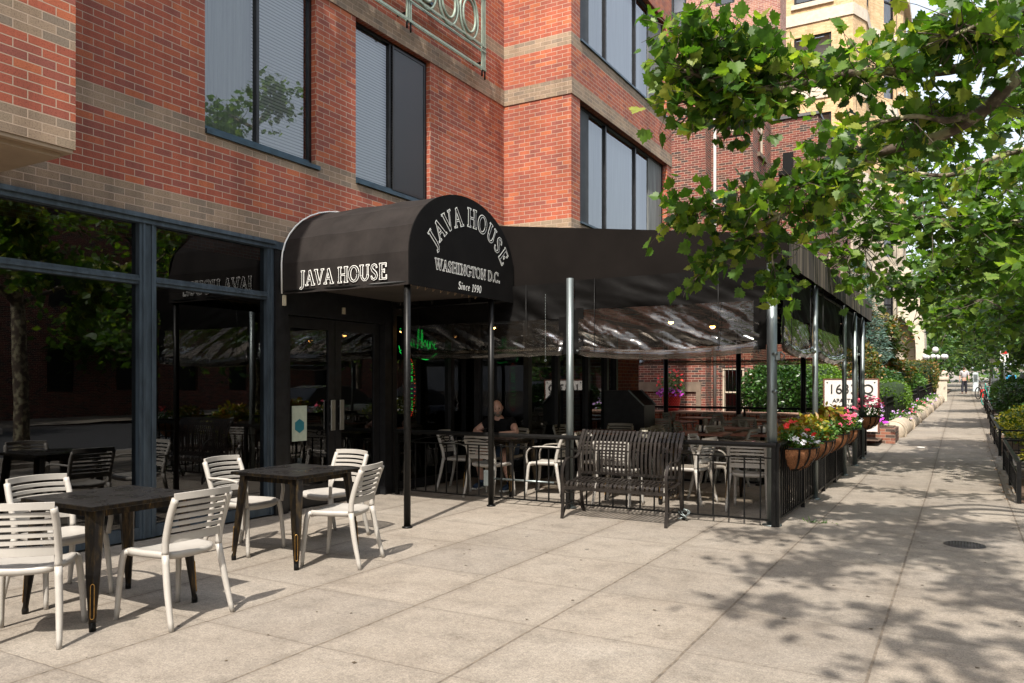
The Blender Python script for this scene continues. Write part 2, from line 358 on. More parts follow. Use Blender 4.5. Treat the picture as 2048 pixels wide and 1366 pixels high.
        if fixn and len(s.f) < 60000:
            bm = bmesh.new(); bm.from_mesh(me); bmesh.ops.recalc_face_normals(bm, faces=bm.faces); bm.to_mesh(me); bm.free()
        uv = me.uv_layers.new(name='UVMap')
        nl = len(me.loops); li = np.empty(nl, dtype=np.int32); me.loops.foreach_get('vertex_index', li)
        pn = np.empty(len(me.polygons) * 3); me.polygons.foreach_get('normal', pn); pn = np.abs(pn.reshape(-1, 3))
        lt = np.empty(len(me.polygons), dtype=np.int32); me.polygons.foreach_get('loop_total', lt)
        ax = np.repeat(pn.argmax(1), lt); W = Vw[li]
        U = np.where(ax[:, None] == 0, W[:, [1, 2]], np.where(ax[:, None] == 1, W[:, [0, 2]], W[:, [0, 1]]))
        uv.data.foreach_set('uv', U.astype(np.float32).ravel())
        o = bpy.data.objects.new(name, me); C.objects.link(o)
        if parent is not None: o.parent = parent
        else: o.location = loc
        return o
def wl(o):
    p = Vector(o.location)
    while o.parent: o = o.parent; p = p + Vector(o.location)
    return p
def tag(o, label=None, cat=None, group=None, kind=None):
    if label: o['label'] = label
    if cat: o['category'] = cat
    if group: o['group'] = group
    if kind: o['kind'] = kind
    return o
def thing(name, label, cat, loc=(0, 0, 0), rz=0, group=None):
    o = bpy.data.objects.new(name, None); o.empty_display_size = .2; C.objects.link(o)
    o.location = loc; o.rotation_euler = (0, 0, rz); return tag(o, label, cat, group)
def copy_tree(o, parent=None):
    c = o.copy(); C.objects.link(c)
    if parent is not None: c.parent = parent
    for ch in list(o.children): copy_tree(ch, c)
    return c
def place(proto, used, loc, rz, label, group=None):
    o = copy_tree(proto) if used[0] else proto
    used[0] = True; o.location = loc; o.rotation_euler = (0, 0, rz); o['label'] = label
    if group: o['group'] = group
    return o
def smooth_path(pts, n=6):
    """Catmull-Rom through points"""
    P = [Vector(p) for p in pts]; out = []
    for i in range(len(P) - 1):
        a = P[i - 1] if i else P[0] * 2 - P[1]; b, c = P[i], P[i + 1]; d = P[i + 2] if i + 2 < len(P) else P[-1] * 2 - P[-2]
        for k in range(n):
            t = k / n; out.append(.5 * ((2 * b) + (c - a) * t + (2 * a - 5 * b + 4 * c - d) * t * t + (3 * b - a - 3 * c + d) * t ** 3))
    out.append(P[-1]); return out

# ---------------------------------------------------------------- leaves
def lobes(spec, fold=.18):
    r = [(x, y, fold * x) for x, y in spec]; l = [(-x, y, fold * x) for x, y in spec if x > 0]
    # spec: right side from base to tip, first and last have x == 0
    k = len(r); vs = r + l; fs = [tuple(range(k)), tuple([0] + list(range(k, k + len(l))) + [k - 1])[::-1]]
    return np.array(vs), fs
SYC = lobes([(0, 0), (.12, -.05), (.30, -.10), (.33, .05), (.55, .10), (.48, .22), (.62, .40), (.46, .42), (.44, .60), (.27, .56), (.24, .74), (.11, .78), (0, 1.0)])
OVAL = lobes([(0, 0), (.22, .25), (.26, .55), (.12, .85), (0, 1)], .12)
SLIM = lobes([(0, 0), (.12, .3), (.11, .65), (0, 1)], .1)
QUADL = (np.array([(0, 0, 0), (.3, .45, .06), (0, 1, 0), (-.3, .45, .06)]), [(0, 1, 2, 3)])
def leaf_mesh(name, mt, cen, size, shape, rng, parent=None, up=.7, tone=None, droop=0., dirs=None):
    cen = np.asarray(cen, float); n = len(cen); sv, sf = shape
    Nn = rng.normal(size=(n, 3)); Nn[:, 2] = np.abs(Nn[:, 2]) * .6 + up * 1.6; Nn /= np.linalg.norm(Nn, axis=1)[:, None]
    D = rng.normal(size=(n, 3)) if dirs is None else np.asarray(dirs, float) + rng.normal(size=(n, 3)) * .35
    D[:, 2] -= droop
    D -= Nn * (D * Nn).sum(1)[:, None]; D /= np.linalg.norm(D, axis=1)[:, None] + 1e-9
    S = np.cross(D, Nn); s = (size * (0.65 + .7 * rng.random(n)))[:, None, None]
    V = cen[:, None, :] + s * (sv[None, :, 0:1] * S[:, None, :] + (sv[None, :, 1:2]) * D[:, None, :] + sv[None, :, 2:3] * Nn[:, None, :])
    k = len(sv); V = V.reshape(-1, 3)
    off = wl(parent) if parent is not None else Vector((0, 0, 0)); V = V - np.array(off)
    me = bpy.data.meshes.new(name)
    faces = []; tot = sum(len(f) for f in sf)
    fl = np.concatenate([np.array(f) for f in sf]); ls = [len(f) for f in sf]
    LI = (np.arange(n)[:, None] * k + fl[None, :]).ravel()
    me.vertices.add(n * k); me.vertices.foreach_set('co', V.ravel())
    me.loops.add(n * tot); me.loops.foreach_set('vertex_index', LI.astype(np.int32))
    me.polygons.add(n * len(sf)); st = np.cumsum([0] + ls[:-1])
    me.polygons.foreach_set('loop_start', (np.arange(n)[:, None] * tot + st[None, :]).ravel().astype(np.int32))
    me.polygons.foreach_set('loop_total', np.tile(ls, n).astype(np.int32))
    me.update(calc_edges=True); me.validate()
    t = rng.random(n) if tone is None else np.clip(tone, 0, 1)
    a = me.attributes.new('tone', 'FLOAT_COLOR', 'POINT'); tt = np.repeat(t, k); col = np.stack([tt, tt, tt, np.ones_like(tt)], 1)
    if len(a.data) == len(tt): a.data.foreach_set('color', col.astype(np.float32).ravel())
    me.materials.append(mt)
    o = bpy.data.objects.new(name, me); C.objects.link(o)
    if parent is not None: o.parent = parent
    return o
L_SYC = leafmat('sycamore_leaf', [(.04, .10, .018), (.068, .155, .022), (.11, .22, .03), (.19, .31, .04), (.40, .42, .08)], .58)
L_SYC2 = leafmat('sycamore_leaf_far', [(.045, .11, .02), (.08, .165, .028), (.13, .23, .04), (.22, .32, .06)], .55)
L_DARK = leafmat('dark_compound_leaf', [(.03, .085, .028), (.055, .13, .04), (.10, .19, .05), (.18, .28, .06)], .45)
L_HEDGE = leafmat('bright_hedge_leaf', [(.06, .14, .008), (.10, .20, .012), (.15, .27, .018)], .35)
L_BUSH = leafmat('glossy_bush_leaf', [(.015, .05, .010), (.03, .085, .014), (.06, .14, .02)], .25, .3)
L_YEL = leafmat('gold_variegated_leaf', [(.03, .08, .012), (.06, .13, .015), (.34, .33, .02), (.5, .42, .03)], .3)
L_SPRUCE = leafmat('blue_spruce_needles', [(.05, .11, .09), (.09, .17, .14), (.15, .24, .2)], .15)
L_MAG = leafmat('bronze_tipped_leaf', [(.025, .06, .012), (.05, .10, .015), (.09, .13, .02), (.22, .15, .04), (.38, .16, .05)], .3)
L_COLEUS = leafmat('gold_coleus_leaf', [(.10, .14, .012), (.22, .23, .015), (.38, .28, .02), (.30, .10, .02)], .3)
L_GREEN = leafmat('garden_green_leaf', [(.03, .10, .015), (.06, .15, .02), (.11, .21, .03)], .3)
P_RED = mat('red_petals', (.62, .015, .01), .5, nz=.15)
P_WHITE = mat('white_petals', (.82, .80, .82), .5, nz=.04)
P_PINK = mat('pink_petals', (.68, .08, .16), .5, nz=.2)
P_MAG = mat('magenta_petals', (.42, .03, .40), .5, nz=.2)
P_LAV = mat('lavender_petals', (.42, .25, .5), .5, nz=.15)
def blossoms(name, mt, cen, r, rng, parent, n=5):
    mb = MB()
    for c in cen:
        c = Vector(c); nrm = Vector((rng.normal() * .5 + .3, rng.normal() * .5 - .5, .8)).normalized()
        a = nrm.orthogonal().normalized(); b = nrm.cross(a); rr = r * (.75 + .5 * rng.random())
        for i in range(n):
            t = 2 * PI * i / n + rng.random() * .4; d = a * math.cos(t) + b * math.sin(t); e = nrm.cross(d)
            mb.add([c, c + d * rr * .55 + e * rr * .45 + nrm * rr * .15, c + d * rr + nrm * rr * .05, c + d * rr * .55 - e * rr * .45 + nrm * rr * .15], [(0, 1, 2, 3)])
    return mb.build(name, mt, parent)

# ================================================================ SETTING: ground, road
def strip(name, x0, x1, z, mt, y0=-40, y1=260, xs=1):
    mb = MB(); ys = [y0] + [y for y in range(int(y0) + 2, int(y1), 3)] + [13, y1]; ys = sorted(set(ys))
    for a, b in zip(ys[:-1], ys[1:]): mb.quad((x0, a, gz(a) + z), (x1, a, gz(a) + z), (x1, b, gz(b) + z), (x0, b, gz(b) + z))
    return tag(mb.build(name, mt), kind='structure')
M_EARTH = mat('bare_earth', (.13, .10, .07), .95, nz=.3, nscale=3, bmp=.02)
mb = MB(); mb.quad((-400, -200, -.6), (400, -200, -.6), (400, 13, -.6), (-400, 13, -.6)); mb.quad((-400, 13, -.6), (400, 13, -.6), (400, 900, -.6 + gz(900)), (-400, 900, -.6 + gz(900)))
tag(mb.build('ground', M_EARTH), kind='structure')
strip('sidewalk', -8.2, 2.9, 0, M_PAVE)
mb = MB()
strip('kerb', 2.904, 3.06, .004, M_KERB)
strip('road', 3.07, 14, -.12, M_ASPHALT)
strip('far_sidewalk', 14.004, 17.9, 0, M_PAVE)

# ================================================================ BUILDING WITH THE COFFEE SHOP
XW = -6.8
def wall_x(mb, X, y0, y1, z0, z1, ops, dep=.14, mi=0, sgn=1):
    ys = sorted({y0, y1, *[o[0] for o in ops], *[o[1] for o in ops]}); zs = sorted({z0, z1, *[o[2] for o in ops], *[o[3] for o in ops]})
    for a, b in zip(ys[:-1], ys[1:]):
        for c, d in zip(zs[:-1], zs[1:]):
            if any(o[0] <= (a + b) / 2 <= o[1] and o[2] <= (c + d) / 2 <= o[3] for o in ops): continue
            mb.quad((X, a, c), (X, b, c), (X, b, d), (X, a, d), mi)
    for a, b, c, d in ops:
        k = X - dep * sgn
        mb.quad((X, a, c), (k, a, c), (k, a, d), (X, a, d), mi); mb.quad((X, b, c), (k, b, c), (k, b, d), (X, b, d), mi)
        mb.quad((X, a, c), (X, b, c), (k, b, c), (k, a, c), mi); mb.quad((X, a, d), (X, b, d), (k, b, d), (k, a, d), mi)
def wall_y(mb, Y, x0, x1, z0, z1, ops=(), dep=.14, mi=0):
    t = MB(); wall_x(t, Y, x0, x1, z0, z1, list(ops), -dep, mi)
    for f, m in zip(t.f, t.m): mb.add([(t.v[i][1], t.v[i][0], t.v[i][2]) for i in f], [tuple(range(len(f)))], m)

cafe = thing('brick_building', 'red brick corner building with tan brick bands over the black glass shopfront', 'building', (XW, 6, 0))
Z1, Z2 = ZB + 15 * H, ZB + 46 * H          # window sill and head
W1, W2 = (5.47, 7.08, Z1, Z2), (7.80, 9.44, Z1, Z2)
W1u, W2u = (5.47, 7.08, Z1 + 44 * H, 11), (7.8, 9.44, Z1 + 44 * H, 11)
mb = MB()
wall_x(mb, XW, -8, 11.59, ZB, 11, [W1, W2, W1u, W2u], .13)
wall_y(mb, 11.59, XW, -5.53, 2.65, 11)
BW1, BW2 = (11.93, 16.38, ZB + 16 * H, Z2), (11.93, 16.38, ZB + 61 * H, 9.3)
wall_x(mb, -5.53, 11.59, 16.68, 2.65, 11, [BW1, BW2], .16)
wall_y(mb, 16.68, -14, -5.53, 2.65, 11)
mb.quad((-14, 16.68, -.2), (-6.8, 16.68, -.2), (-6.8, 16.68, 2.65), (-14, 16.68, 2.65))
mb.quad((XW, -8, 11), (XW, 16.68, 11), (-14, 16.68, 11), (-14, -8, 11)); mb.quad((-14, -8, 0), (-14, 16.68, 0), (-14, 16.68, 11), (-14, -8, 11))
mb.quad((XW, -8, 0), (-14, -8, 0), (-14, -8, 11), (XW, -8, 11)); mb.quad((XW, 11.59, 11), (-5.53, 11.59, 11), (-5.53, 16.68, 11), (XW, 16.68, 11))
mb.build('wall', M_BRICK, cafe, fixn=False)
# slightly proud tan band above the windows
mb = MB(); zc = ZB + 46 * H
mb.box(XW + .002, XW + .016, 3.52, 11.574, zc, zc + 4 * H - .003); mb.box(XW + .016, -5.514, 11.574, 11.588, zc, zc + 4 * H - .003); mb.box(-5.528, -5.514, 11.588, 16.68, zc, zc + 4 * H - .003)
mb.build('brick_band', M_BRICK, cafe)
M_BAYBRICK = brick('bay_red_brick', B_RED, (.50, .37, .27), off=ZB, bands=[(3.2, ZB + 5 * H), (ZB + 13 * H, ZB + 16 * H), (ZB + 46 * H, ZB + 50 * H)], bandcols=TAN)
mb = MB(); zb = ZB + 2 * H
wall_x(mb, -5.8, -6, 3.5, zb, 11, []); wall_y(mb, 3.5, XW, -5.8, zb, 11); wall_y(mb, -6, XW, -5.8, zb, 11)
bay = mb.build('projecting_bay', M_BAYBRICK, cafe, fixn=False)
mb = MB(); mb.box(XW, -5.812, -5.99, 3.488, zb - .03, zb + .02); mb.box(XW, -5.87, -5.9, 3.42, zb - .07, zb - .031)
mb.build('soffit', mat('beige_soffit_render', (.34, .25, .17), .85, nz=.15, nscale=2), bay)
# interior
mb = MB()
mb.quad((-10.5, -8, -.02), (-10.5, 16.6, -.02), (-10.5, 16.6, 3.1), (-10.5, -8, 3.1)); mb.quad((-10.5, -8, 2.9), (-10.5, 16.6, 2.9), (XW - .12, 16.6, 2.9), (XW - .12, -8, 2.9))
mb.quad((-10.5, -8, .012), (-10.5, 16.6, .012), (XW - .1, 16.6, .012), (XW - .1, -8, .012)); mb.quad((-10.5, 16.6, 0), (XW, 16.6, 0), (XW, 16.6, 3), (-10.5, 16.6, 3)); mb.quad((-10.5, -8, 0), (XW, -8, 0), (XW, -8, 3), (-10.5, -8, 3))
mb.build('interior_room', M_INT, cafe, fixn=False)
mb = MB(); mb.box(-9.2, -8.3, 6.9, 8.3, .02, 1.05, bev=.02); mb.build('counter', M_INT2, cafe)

def frame_rect(mb, X, y0, y1, z0, z1, w=.05, d=.06, mull=(), tr=()):
    mb.box(X - d, X, y0, y0 + w, z0, z1); mb.box(X - d, X, y1 - w, y1, z0, z1)
    mb.box(X - d, X - .001, y0 + w, y1 - w, z0, z0 + w); mb.box(X - d, X - .001, y0 + w, y1 - w, z1 - w, z1)
    for m in mull: mb.box(X - d, X + .002, m - w / 2, m + w / 2, z0 + w, z1 - w)
    for t in tr: mb.box(X - d, X - .002, y0 + w, y1 - w, t - w / 2, t + w / 2)
def blind_mat():
    m, n, b = new_mat('slatted_blind'); s = N(n, 'SeparateXYZ'); n.links.new(worldpos(n), s.inputs[0])
    k = mathn(n, 'FRACT', mathn(n, 'MULTIPLY', s.outputs[2], 26)); r = ramp(n, [(0, (.16, .18, .18)), (.35, (.72, .75, .74)), (.8, (.80, .82, .80)), (1, (.16, .18, .18))])
    n.links.new(k, r.inputs[0]); n.links.new(r.outputs[0], b.inputs['Base Color']); b.inputs['Roughness'].default_value = .6; return m
M_SLAT = blind_mat()
M_SHEER = mat('grey_green_sheer', (.33, .37, .34), .8, nz=.28, nscale=4, sx=(1, 7, .25))
def upper_window(y0, y1, z0, z1, div, X=XW - .075, lm_=None, rm_=None):
    fr = MB(); frame_rect(fr, X, y0, y1, z0, z1, .04, .055, mull=[div])
    w_ = fr.build('window', M_FRAME_DK, cafe)
    g = MB(); g.quad((X - .03, y0 + .03, z0 + .03), (X - .03, y1 - .03, z0 + .03), (X - .03, y1 - .03, z1 - .03), (X - .03, y0 + .03, z1 - .03)); g.build('pane', M_GLASS_UP, w_, fixn=False)
    s = MB(); s.box(X, XW + .03, y0 + .002, y1 + .05, z0 - .045, z0 + .003); s.box(X, X + .015, y0 + .05, y1 - .05, z0 + .004, z0 + .06); s.build('sill', M_SILL, w_)
    for a_, b_, m_ in ((y0 + .02, div, lm_ or M_SLAT), (div, y1 - .02, rm_ or M_SLAT)): b = MB(); b.quad((X - .11, a_, z0), (X - .11, b_, z0), (X - .11, b_, z1), (X - .11, a_, z1)); b.build('blind', m_, w_, fixn=False)
    return w_
wa = upper_window(*W1, 6.24, lm_=M_SHEER); wb = upper_window(*W2, 8.60); upper_window(*W1u[:3], W1u[2] + 2.1, 6.24); upper_window(*W2u[:3], W2u[2] + 2.1, 8.60)
s = MB(); X = XW - .06; s.box(X - .002, X, 8.63, 9.38, Z1 + .06, Z2 - .06); s.build('insect_screen', glass('insect_screen_mesh', .22, .0, .45), wb)
s = MB(); frame_rect(s, X + .01, 8.625, 9.385, Z1 + .05, Z2 - .05, .03, .012); s.build('screen_frame', M_FRAME_DK, wb)
def bay_window(y0, y1, z0, z1, m1, m2, label=None):
    X = -5.53 - .1; fr = MB(); frame_rect(fr, X, y0, y1, z0, z1, .05, .06, mull=[m1, m2]); w_ = fr.build('window', M_FRAME_DK, cafe)
    g = MB(); g.quad((X - .035, y0 + .45, z0 + .03), (X - .035, y1 - .45, z0 + .03), (X - .035, y1 - .45, z1 - .03), (X - .035, y0 + .45, z1 - .03)); g.build('pane', M_GLASS_UP, w_, fixn=False)
    s = MB(); s.box(X - .001, -5.50, y0 + .002, y1 - .002, z0 - .03, z0 + .003); s.build('sill', M_SILL, w_)
    for a_, b_, m_ in ((y0 + .051, y0 + .60, mat('dark_side_screen', (.035, .038, .04), .6, nz=.3, nscale=5)), (y1 - .85, y1 - .051, mat('weathered_grey_board', (.17, .175, .165), .7, nz=.35, nscale=6, sx=(1, 1, .15)))): p = MB(); p.box(X - .05, X - .015, a_, b_, z0 + .05, z1 - .05); p.build('grey_side_panel', m_, w_)
    b = MB(); b.quad((X - .2, y0 + .02, z0), (X - .2, y1 - .02, z0), (X - .2, y1 - .02, z1), (X - .2, y0 + .02, z1)); b.build('curtain', mat('sheer_curtain', (.62, .66, .67), .8, nz=.12, nscale=5, sx=(1, 6, .2)), w_, fixn=False)
bay_window(11.93, 16.38, ZB + 16 * H, Z2, 13.26, 14.76); bay_window(11.93, 16.38, ZB + 61 * H, 9.3, 13.26, 14.76)

# shopfront
def shop_window(y0, y1, first):
    X = XW - .03; fr = MB()
    for y in (y0, y1):
        fr.box(X - .09, X + .03, y - .045, y + .045, 0.02, ZB - .06)
        fr.box(X + .03, X + .042, y - .012, y + .012, 0.02, ZB - .06)
    fr.box(X - .08, X + .025, y0 + .045, y1 - .045, .02, .13); fr.box(X - .08, X + .02, y0 + .045, y1 - .045, 2.455, 2.54)
    fr.box(X + .021, X + .035, y0 + .045, y1 - .045, 2.485, 2.51)
    w_ = fr.build('shop_window', M_FRAME, cafe)
    for z0, z1 in ((.12, 2.46), (2.54, 3.05)):
        g = MB(); g.quad((X - .03, y0 + .03, z0), (X - .03, y1 - .03, z0), (X - .03, y1 - .03, z1), (X - .03, y0 + .03, z1)); g.build('pane', M_GLASS, w_, fixn=False)
for y0, y1 in ((-1.5, .2), (.29, 1.7), (1.79, 3.22), (3.31, 4.77), (4.86, 6.36)): shop_window(y0, y1, y0 == 4.86)
mb = MB(); mb.box(XW - .1, XW + .025, -8, 11.57, 3.04, ZB - .003); mb.box(XW + .025, XW + .05, -8, 6.4, 3.085, ZB - .004); mb.build('shopfront_head', M_FRAME, cafe)
# entrance doors
dr = MB(); X = XW - .02
for a, b in ((6.41, 6.60), (8.36, 8.50)): dr.box(X - .12, X + .05, a, b, .005, 2.55)
dr.box(X - .12, X + .045, 6.60, 8.36, 2.31, 2.55); dr.box(X - .12, X + .03, 6.41, 8.5, 2.551, 3.04)
dfr = dr.build('door_frame', M_FRAME_DK, cafe)
for a, b, hy in ((6.61, 7.475, 7.40), (7.485, 8.35, 7.56)):
    d = MB(); xx = X - .04
    d.box(xx - .045, xx, a, a + .11, .015, 2.30); d.box(xx - .045, xx, b - .11, b, .015, 2.30)
    d.box(xx - .044, xx - .001, a + .11, b - .11, .015, .27); d.box(xx - .044, xx - .001, a + .11, b - .11, 2.17, 2.30)
    do = d.build('door', M_FRAME_DK, cafe)
    g = MB(); g.quad((xx - .02, a + .1, .26), (xx - .02, b - .1, .26), (xx - .02, b - .1, 2.18), (xx - .02, a + .1, 2.18)); g.build('pane', M_GLASS, do, fixn=False)
    h = MB(); h.box(xx + .03, xx + .05, hy - .035, hy + .035, .92, 1.3, bev=.006)
    for z in (1.0, 1.22): h.box(xx, xx + .03, hy - .01, hy + .01, z - .01, z + .01)
    h.build('handle', mat('brushed_steel', (.55, .54, .5), .28, .9, nz=.1), do)
h = MB(); h.box(XW + .035, XW + .06, 6.50, 6.54, 2.40, 2.52); h.box(XW + .035, XW + .06, 7.50, 7.54, 2.38, 2.46); h.build('door_closer', mat('ivory_plastic', (.5, .45, .33), .5, nz=.2), dfr)
# notice on the door glass
n_ = MB(); n_.box(X - .036, X - .033, 6.74, 6.98, .82, 1.24); no = tag(n_.build('notice', mat('pale_green_paper', (.42, .47, .38), .6, nz=.1, nscale=14)), 'pale green paper notice stuck low inside the left door glass', 'notice')
q = MB(); q.prism([(6.86 + .085 * math.cos(R(60 * i + 30)), 1.0 + .085 * math.sin(R(60 * i + 30))) for i in range(6)], 'x', X - .0325, X - .030); q.build('badge', mat('teal_ink', (.02, .16, .2), .5, nz=.1), no)
# patio glazing
def glaze_x(X, y0, y1, posts, ztop=2.62, w=.09):
    fr = MB()
    for y in posts: fr.box(X - .1, X + .02, y - w / 2, y + w / 2, .01, ztop)
    fr.box(X - .09, X + .01, y0, y1, .02, .14); fr.box(X - .09, X + .01, y0, y1, 2.45, ztop)
    o = fr.build('patio_window', M_FRAME_DK, cafe)
    g = MB(); g.quad((X - .04, y0, .12), (X - .04, y1, .12), (X - .04, y1, 2.47), (X - .04, y0, 2.47)); g.build('pane', M_GLASS, o, fixn=False)
def glaze_y(Y, x0, x1, posts, ztop=2.62, w=.09):
    fr = MB()
    for x in posts: fr.box(x - w / 2, x + w / 2, Y - .02, Y + .1, .01, ztop)
    fr.box(x0, x1, Y - .01, Y + .09, .02, .14); fr.box(x0, x1, Y - .01, Y + .09, 2.45, ztop)
    o = fr.build('patio_window', M_FRAME_DK, cafe)
    g = MB(); g.quad((x0, Y + .04, .12), (x1, Y + .04, .12), (x1, Y + .04, 2.47), (x0, Y + .04, 2.47)); g.build('pane', M_GLASS, o, fixn=False)
glaze_x(XW, 8.5, 10.6, (8.58, 10.0)); glaze_y(10.6, -6.8, -5.78, (-6.72, -5.82)); glaze_x(-5.75, 10.7, 14.1, (11.55, 12.75, 13.6, 14.05))
mb = MB(); mb.box(XW - .1, XW + .03, 8.51, 10.6, 2.62, 3.04); mb.box(XW, -5.76, 10.6, 16.6, 2.62, 2.75); mb.build('fascia', M_FRAME_DK, cafe)
mb = MB(); mb.box(-6.9, -5.75, 14.1, 15.25, 0, 2.62); mb.build('brick_pier', M_BRICK, cafe)

# verdigris grille
gr = thing('balcony_grille', 'pale green metal grille with rings bolted above the second window', 'grille', (XW + .2, 9.6, 6.5))
GX = XW + .2
def vbar(y, z0, z1, w=.022, nm='bar'): 
    for k in (-1, 0, 1): gb.box(GX - .012, GX + .012, y + k * .042 - w / 2, y + k * .042 + w / 2, z0, z1)
gb = MB(); vbar(10.6, 6.47, 8.0); gb.build('post', M_VERDIGRIS, gr)
gb = MB(); vbar(8.66, 6.47, 8.0); gb.build('post', M_VERDIGRIS, gr)
gb = MB(); vbar(6.72, 6.47, 8.0); gb.build('post', M_VERDIGRIS, gr)
for z, wd in ((6.50, .035), (6.78, .02), (6.86, .028), (7.66, .028), (7.74, .02), (7.95, .03)):
    gb = MB(); gb.box(GX - .02, GX - .0125, 6.72, 10.66, z - wd / 2, z + wd / 2); gb.box(GX + .0125, GX + .02, 6.72, 10.66, z - wd / 2, z + wd / 2); gb.build('rail', M_VERDIGRIS, gr)
for y in (10.18, 9.62, 9.06, 8.24, 7.68, 7.12):
    for r in (.27, .19):
        gb = MB(); gb.tube([(GX + (.0 if r > .2 else .005), y + r * .92 * math.cos(2 * PI * i / 28), 7.18 + r * 1.3 * math.sin(2 * PI * i / 28)) for i in range(28)], .021, 8, closed=True); gb.build('ring', M_VERDIGRIS, gr)
for y in (10.6, 8.66):
    gb = MB()
    for k, q in ((-.042, .10), (.042, .13)): gb.tube([(GX, y + k, 6.48), (GX, y + k, 6.48 - q)], .014, 6)
    gb.box(GX - .2, GX, y - .01, y + .01, 6.6, 6.63); gb.build('bracket', M_BLACK, gr)

# ================================================================ LETTERING (own slab-serif strokes, unit cap height)
def arc(cx, cy, rx, ry, a0, a1, n=14, wf=None, w=.1):
    return [(cx + rx * math.cos(R(a0 + (a1 - a0) * i / n)), cy + ry * math.sin(R(a0 + (a1 - a0) * i / n)), (wf(R(a0 + (a1 - a0) * i / n)) if wf else w)) for i in range(n + 1)]
TK, TN, SF = .17, .075, .06
ow = lambda a: TN + (TK - TN) * abs(math.cos(a))
def ser(x, y, l=.32): return [(x - l / 2, y, SF), (x + l / 2, y, SF)]
def ln(x0, y0, x1, y1, w): return [(x0, y0, w), (x1, y1, w)]
lo, hi = .03, .97
GL = {
 'J': (.55, [ln(.34, hi, .34, .1, TK), ser(.34, hi), [(.34, .12, TK), (.30, -.08, .13), (.18, -.18, .09), (.08, -.13, .12)]]),
 'A': (.86, [ln(.45, hi, .14, lo, TN), ln(.42, hi, .74, lo, TK), ln(.24, .34, .62, .34, TN), ser(.14, lo, .26), ser(.74, lo, .30)]),
 'V': (.84, [ln(.14, hi, .43, lo, TK), ln(.74, hi, .44, lo, TN), ser(.14, hi, .30), ser(.74, hi, .26)]),
 'H': (.98, [ln(.22, lo, .22, hi, TK), ln(.78, lo, .78, hi, TK), ln(.22, .5, .78, .5, TN)] + [ser(x, y) for x in (.22, .78) for y in (lo, hi)]),
 'O': (.94, [arc(.47, .5, .37, .47, 0, 360, 28, ow)]),
 'U': (.92, [ln(.2, hi, .2, .35, TK), arc(.46, .35, .26, .31, 180, 360, 12, lambda a: TN + .06 * abs(math.cos(a))), ln(.72, hi, .72, .35, TN), ser(.2, hi), ser(.72, hi, .26)]),
 'S': (.66, [[(.54, .76, .07), (.50, .90, .08), (.34, .965, .09), (.18, .90, .11), (.13, .76, .14), (.20, .62, .16), (.34, .52, .17), (.48, .40, .16), (.54, .25, .14), (.48, .10, .11), (.32, .03, .09), (.16, .08, .08), (.10, .24, .07)]]),
 'E': (.80, [ln(.22, lo, .22, hi, TK), ln(.1, hi, .66, hi, SF), ln(.1, lo, .68, lo, SF), ln(.22, .52, .5, .52, TN), ln(.64, .97, .64, .78, SF), ln(.67, .03, .67, .24, SF), ln(.5, .42, .5, .62, SF)]),
 'W': (1.18, [ln(.12, hi, .34, lo, TK), ln(.6, hi, .36, lo, TN), ln(.58, hi, .82, lo, TK), ln(1.06, hi, .84, lo, TN), ser(.12, hi, .28), ser(.58, hi, .3), ser(1.06, hi, .26)]),
 'I': (.44, [ln(.22, lo, .22, hi, TK), ser(.22, lo), ser(.22, hi)]),
 'N': (.96, [ln(.2, lo, .2, hi, TN), ln(.2, hi, .76, lo, TK), ln(.76, lo, .76, hi, TN), ser(.2, lo, .28), ser(.16, hi, .24), ser(.76, hi, .28)]),
 'G': (.92, [arc(.47, .5, .37, .47, 40, 320, 22, ow), ln(.76, .12, .76, .42, TK * .9), ser(.74, .44, .3)]),
 'T': (.82, [ln(.41, lo, .41, hi, TK), ln(.06, hi, .76, hi, SF), ser(.41, lo), ln(.08, .97, .08, .78, SF), ln(.74, .97, .74, .78, SF)]),
 'D': (.92, [ln(.2, lo, .2, hi, TK), arc(.34, .5, .44, .47, -90, 90, 16, ow), ln(.08, hi, .36, hi, SF), ln(.08, lo, .36, lo, SF)]),
 'C': (.84, [arc(.47, .5, .37, .47, 42, 318, 22, ow), ln(.75, .95, .75, .72, SF)]),
 '.': (.32, [ln(.12, .08, .22, .08, .16)]), ' ': (.34, []),
 'i': (.34, [ln(.14, .02, .17, .6, .11), ln(.19, .78, .2, .88, .11)]), 'n': (.6, [ln(.12, .02, .16, .6, .1), [(.16, .45, .05), (.3, .6, .08), (.42, .5, .1), (.40, .02, .1)]]),
 'c': (.5, [[(.42, .52, .09), (.3, .6, .07), (.14, .46, .1), (.1, .25, .11), (.2, .05, .08), (.38, .1, .05)]]),
 'e': (.52, [[(.12, .32, .05), (.4, .38, .06), (.4, .54, .08), (.28, .61, .07), (.12, .45, .1), (.1, .22, .1), (.22, .04, .08), (.4, .14, .05)]]),
 '1': (.5, [ln(.26, .02, .3, .95, .12), ln(.14, .82, .28, .95, .06), ser(.26, .02, .28)]),
 '9': (.58, [arc(.3, .68, .17, .26, 0, 360, 16, w=.09), [(.47, .68, .11), (.42, .3, .1), (.28, .08, .08), (.14, .03, .05)]]),
 '0': (.58, [arc(.3, .49, .19, .45, 0, 360, 20, w=.09)]),
 '6': (.62, [arc(.32, .3, .22, .28, 0, 360, 18, w=.07), [(.11, .35, .07), (.2, .7, .07), (.42, .98, .07)]]),
}
def glyph_strokes(text, size, gap=.02):
    """-> list of (advance-start x, centre x, strokes) and the total width, scaled"""
    x = 0; out = []
    for ch in text:
        wd, st = GL[ch]; out.append((x * size, (x + wd / 2) * size, st, wd)); x += wd + gap
    return out, x * size
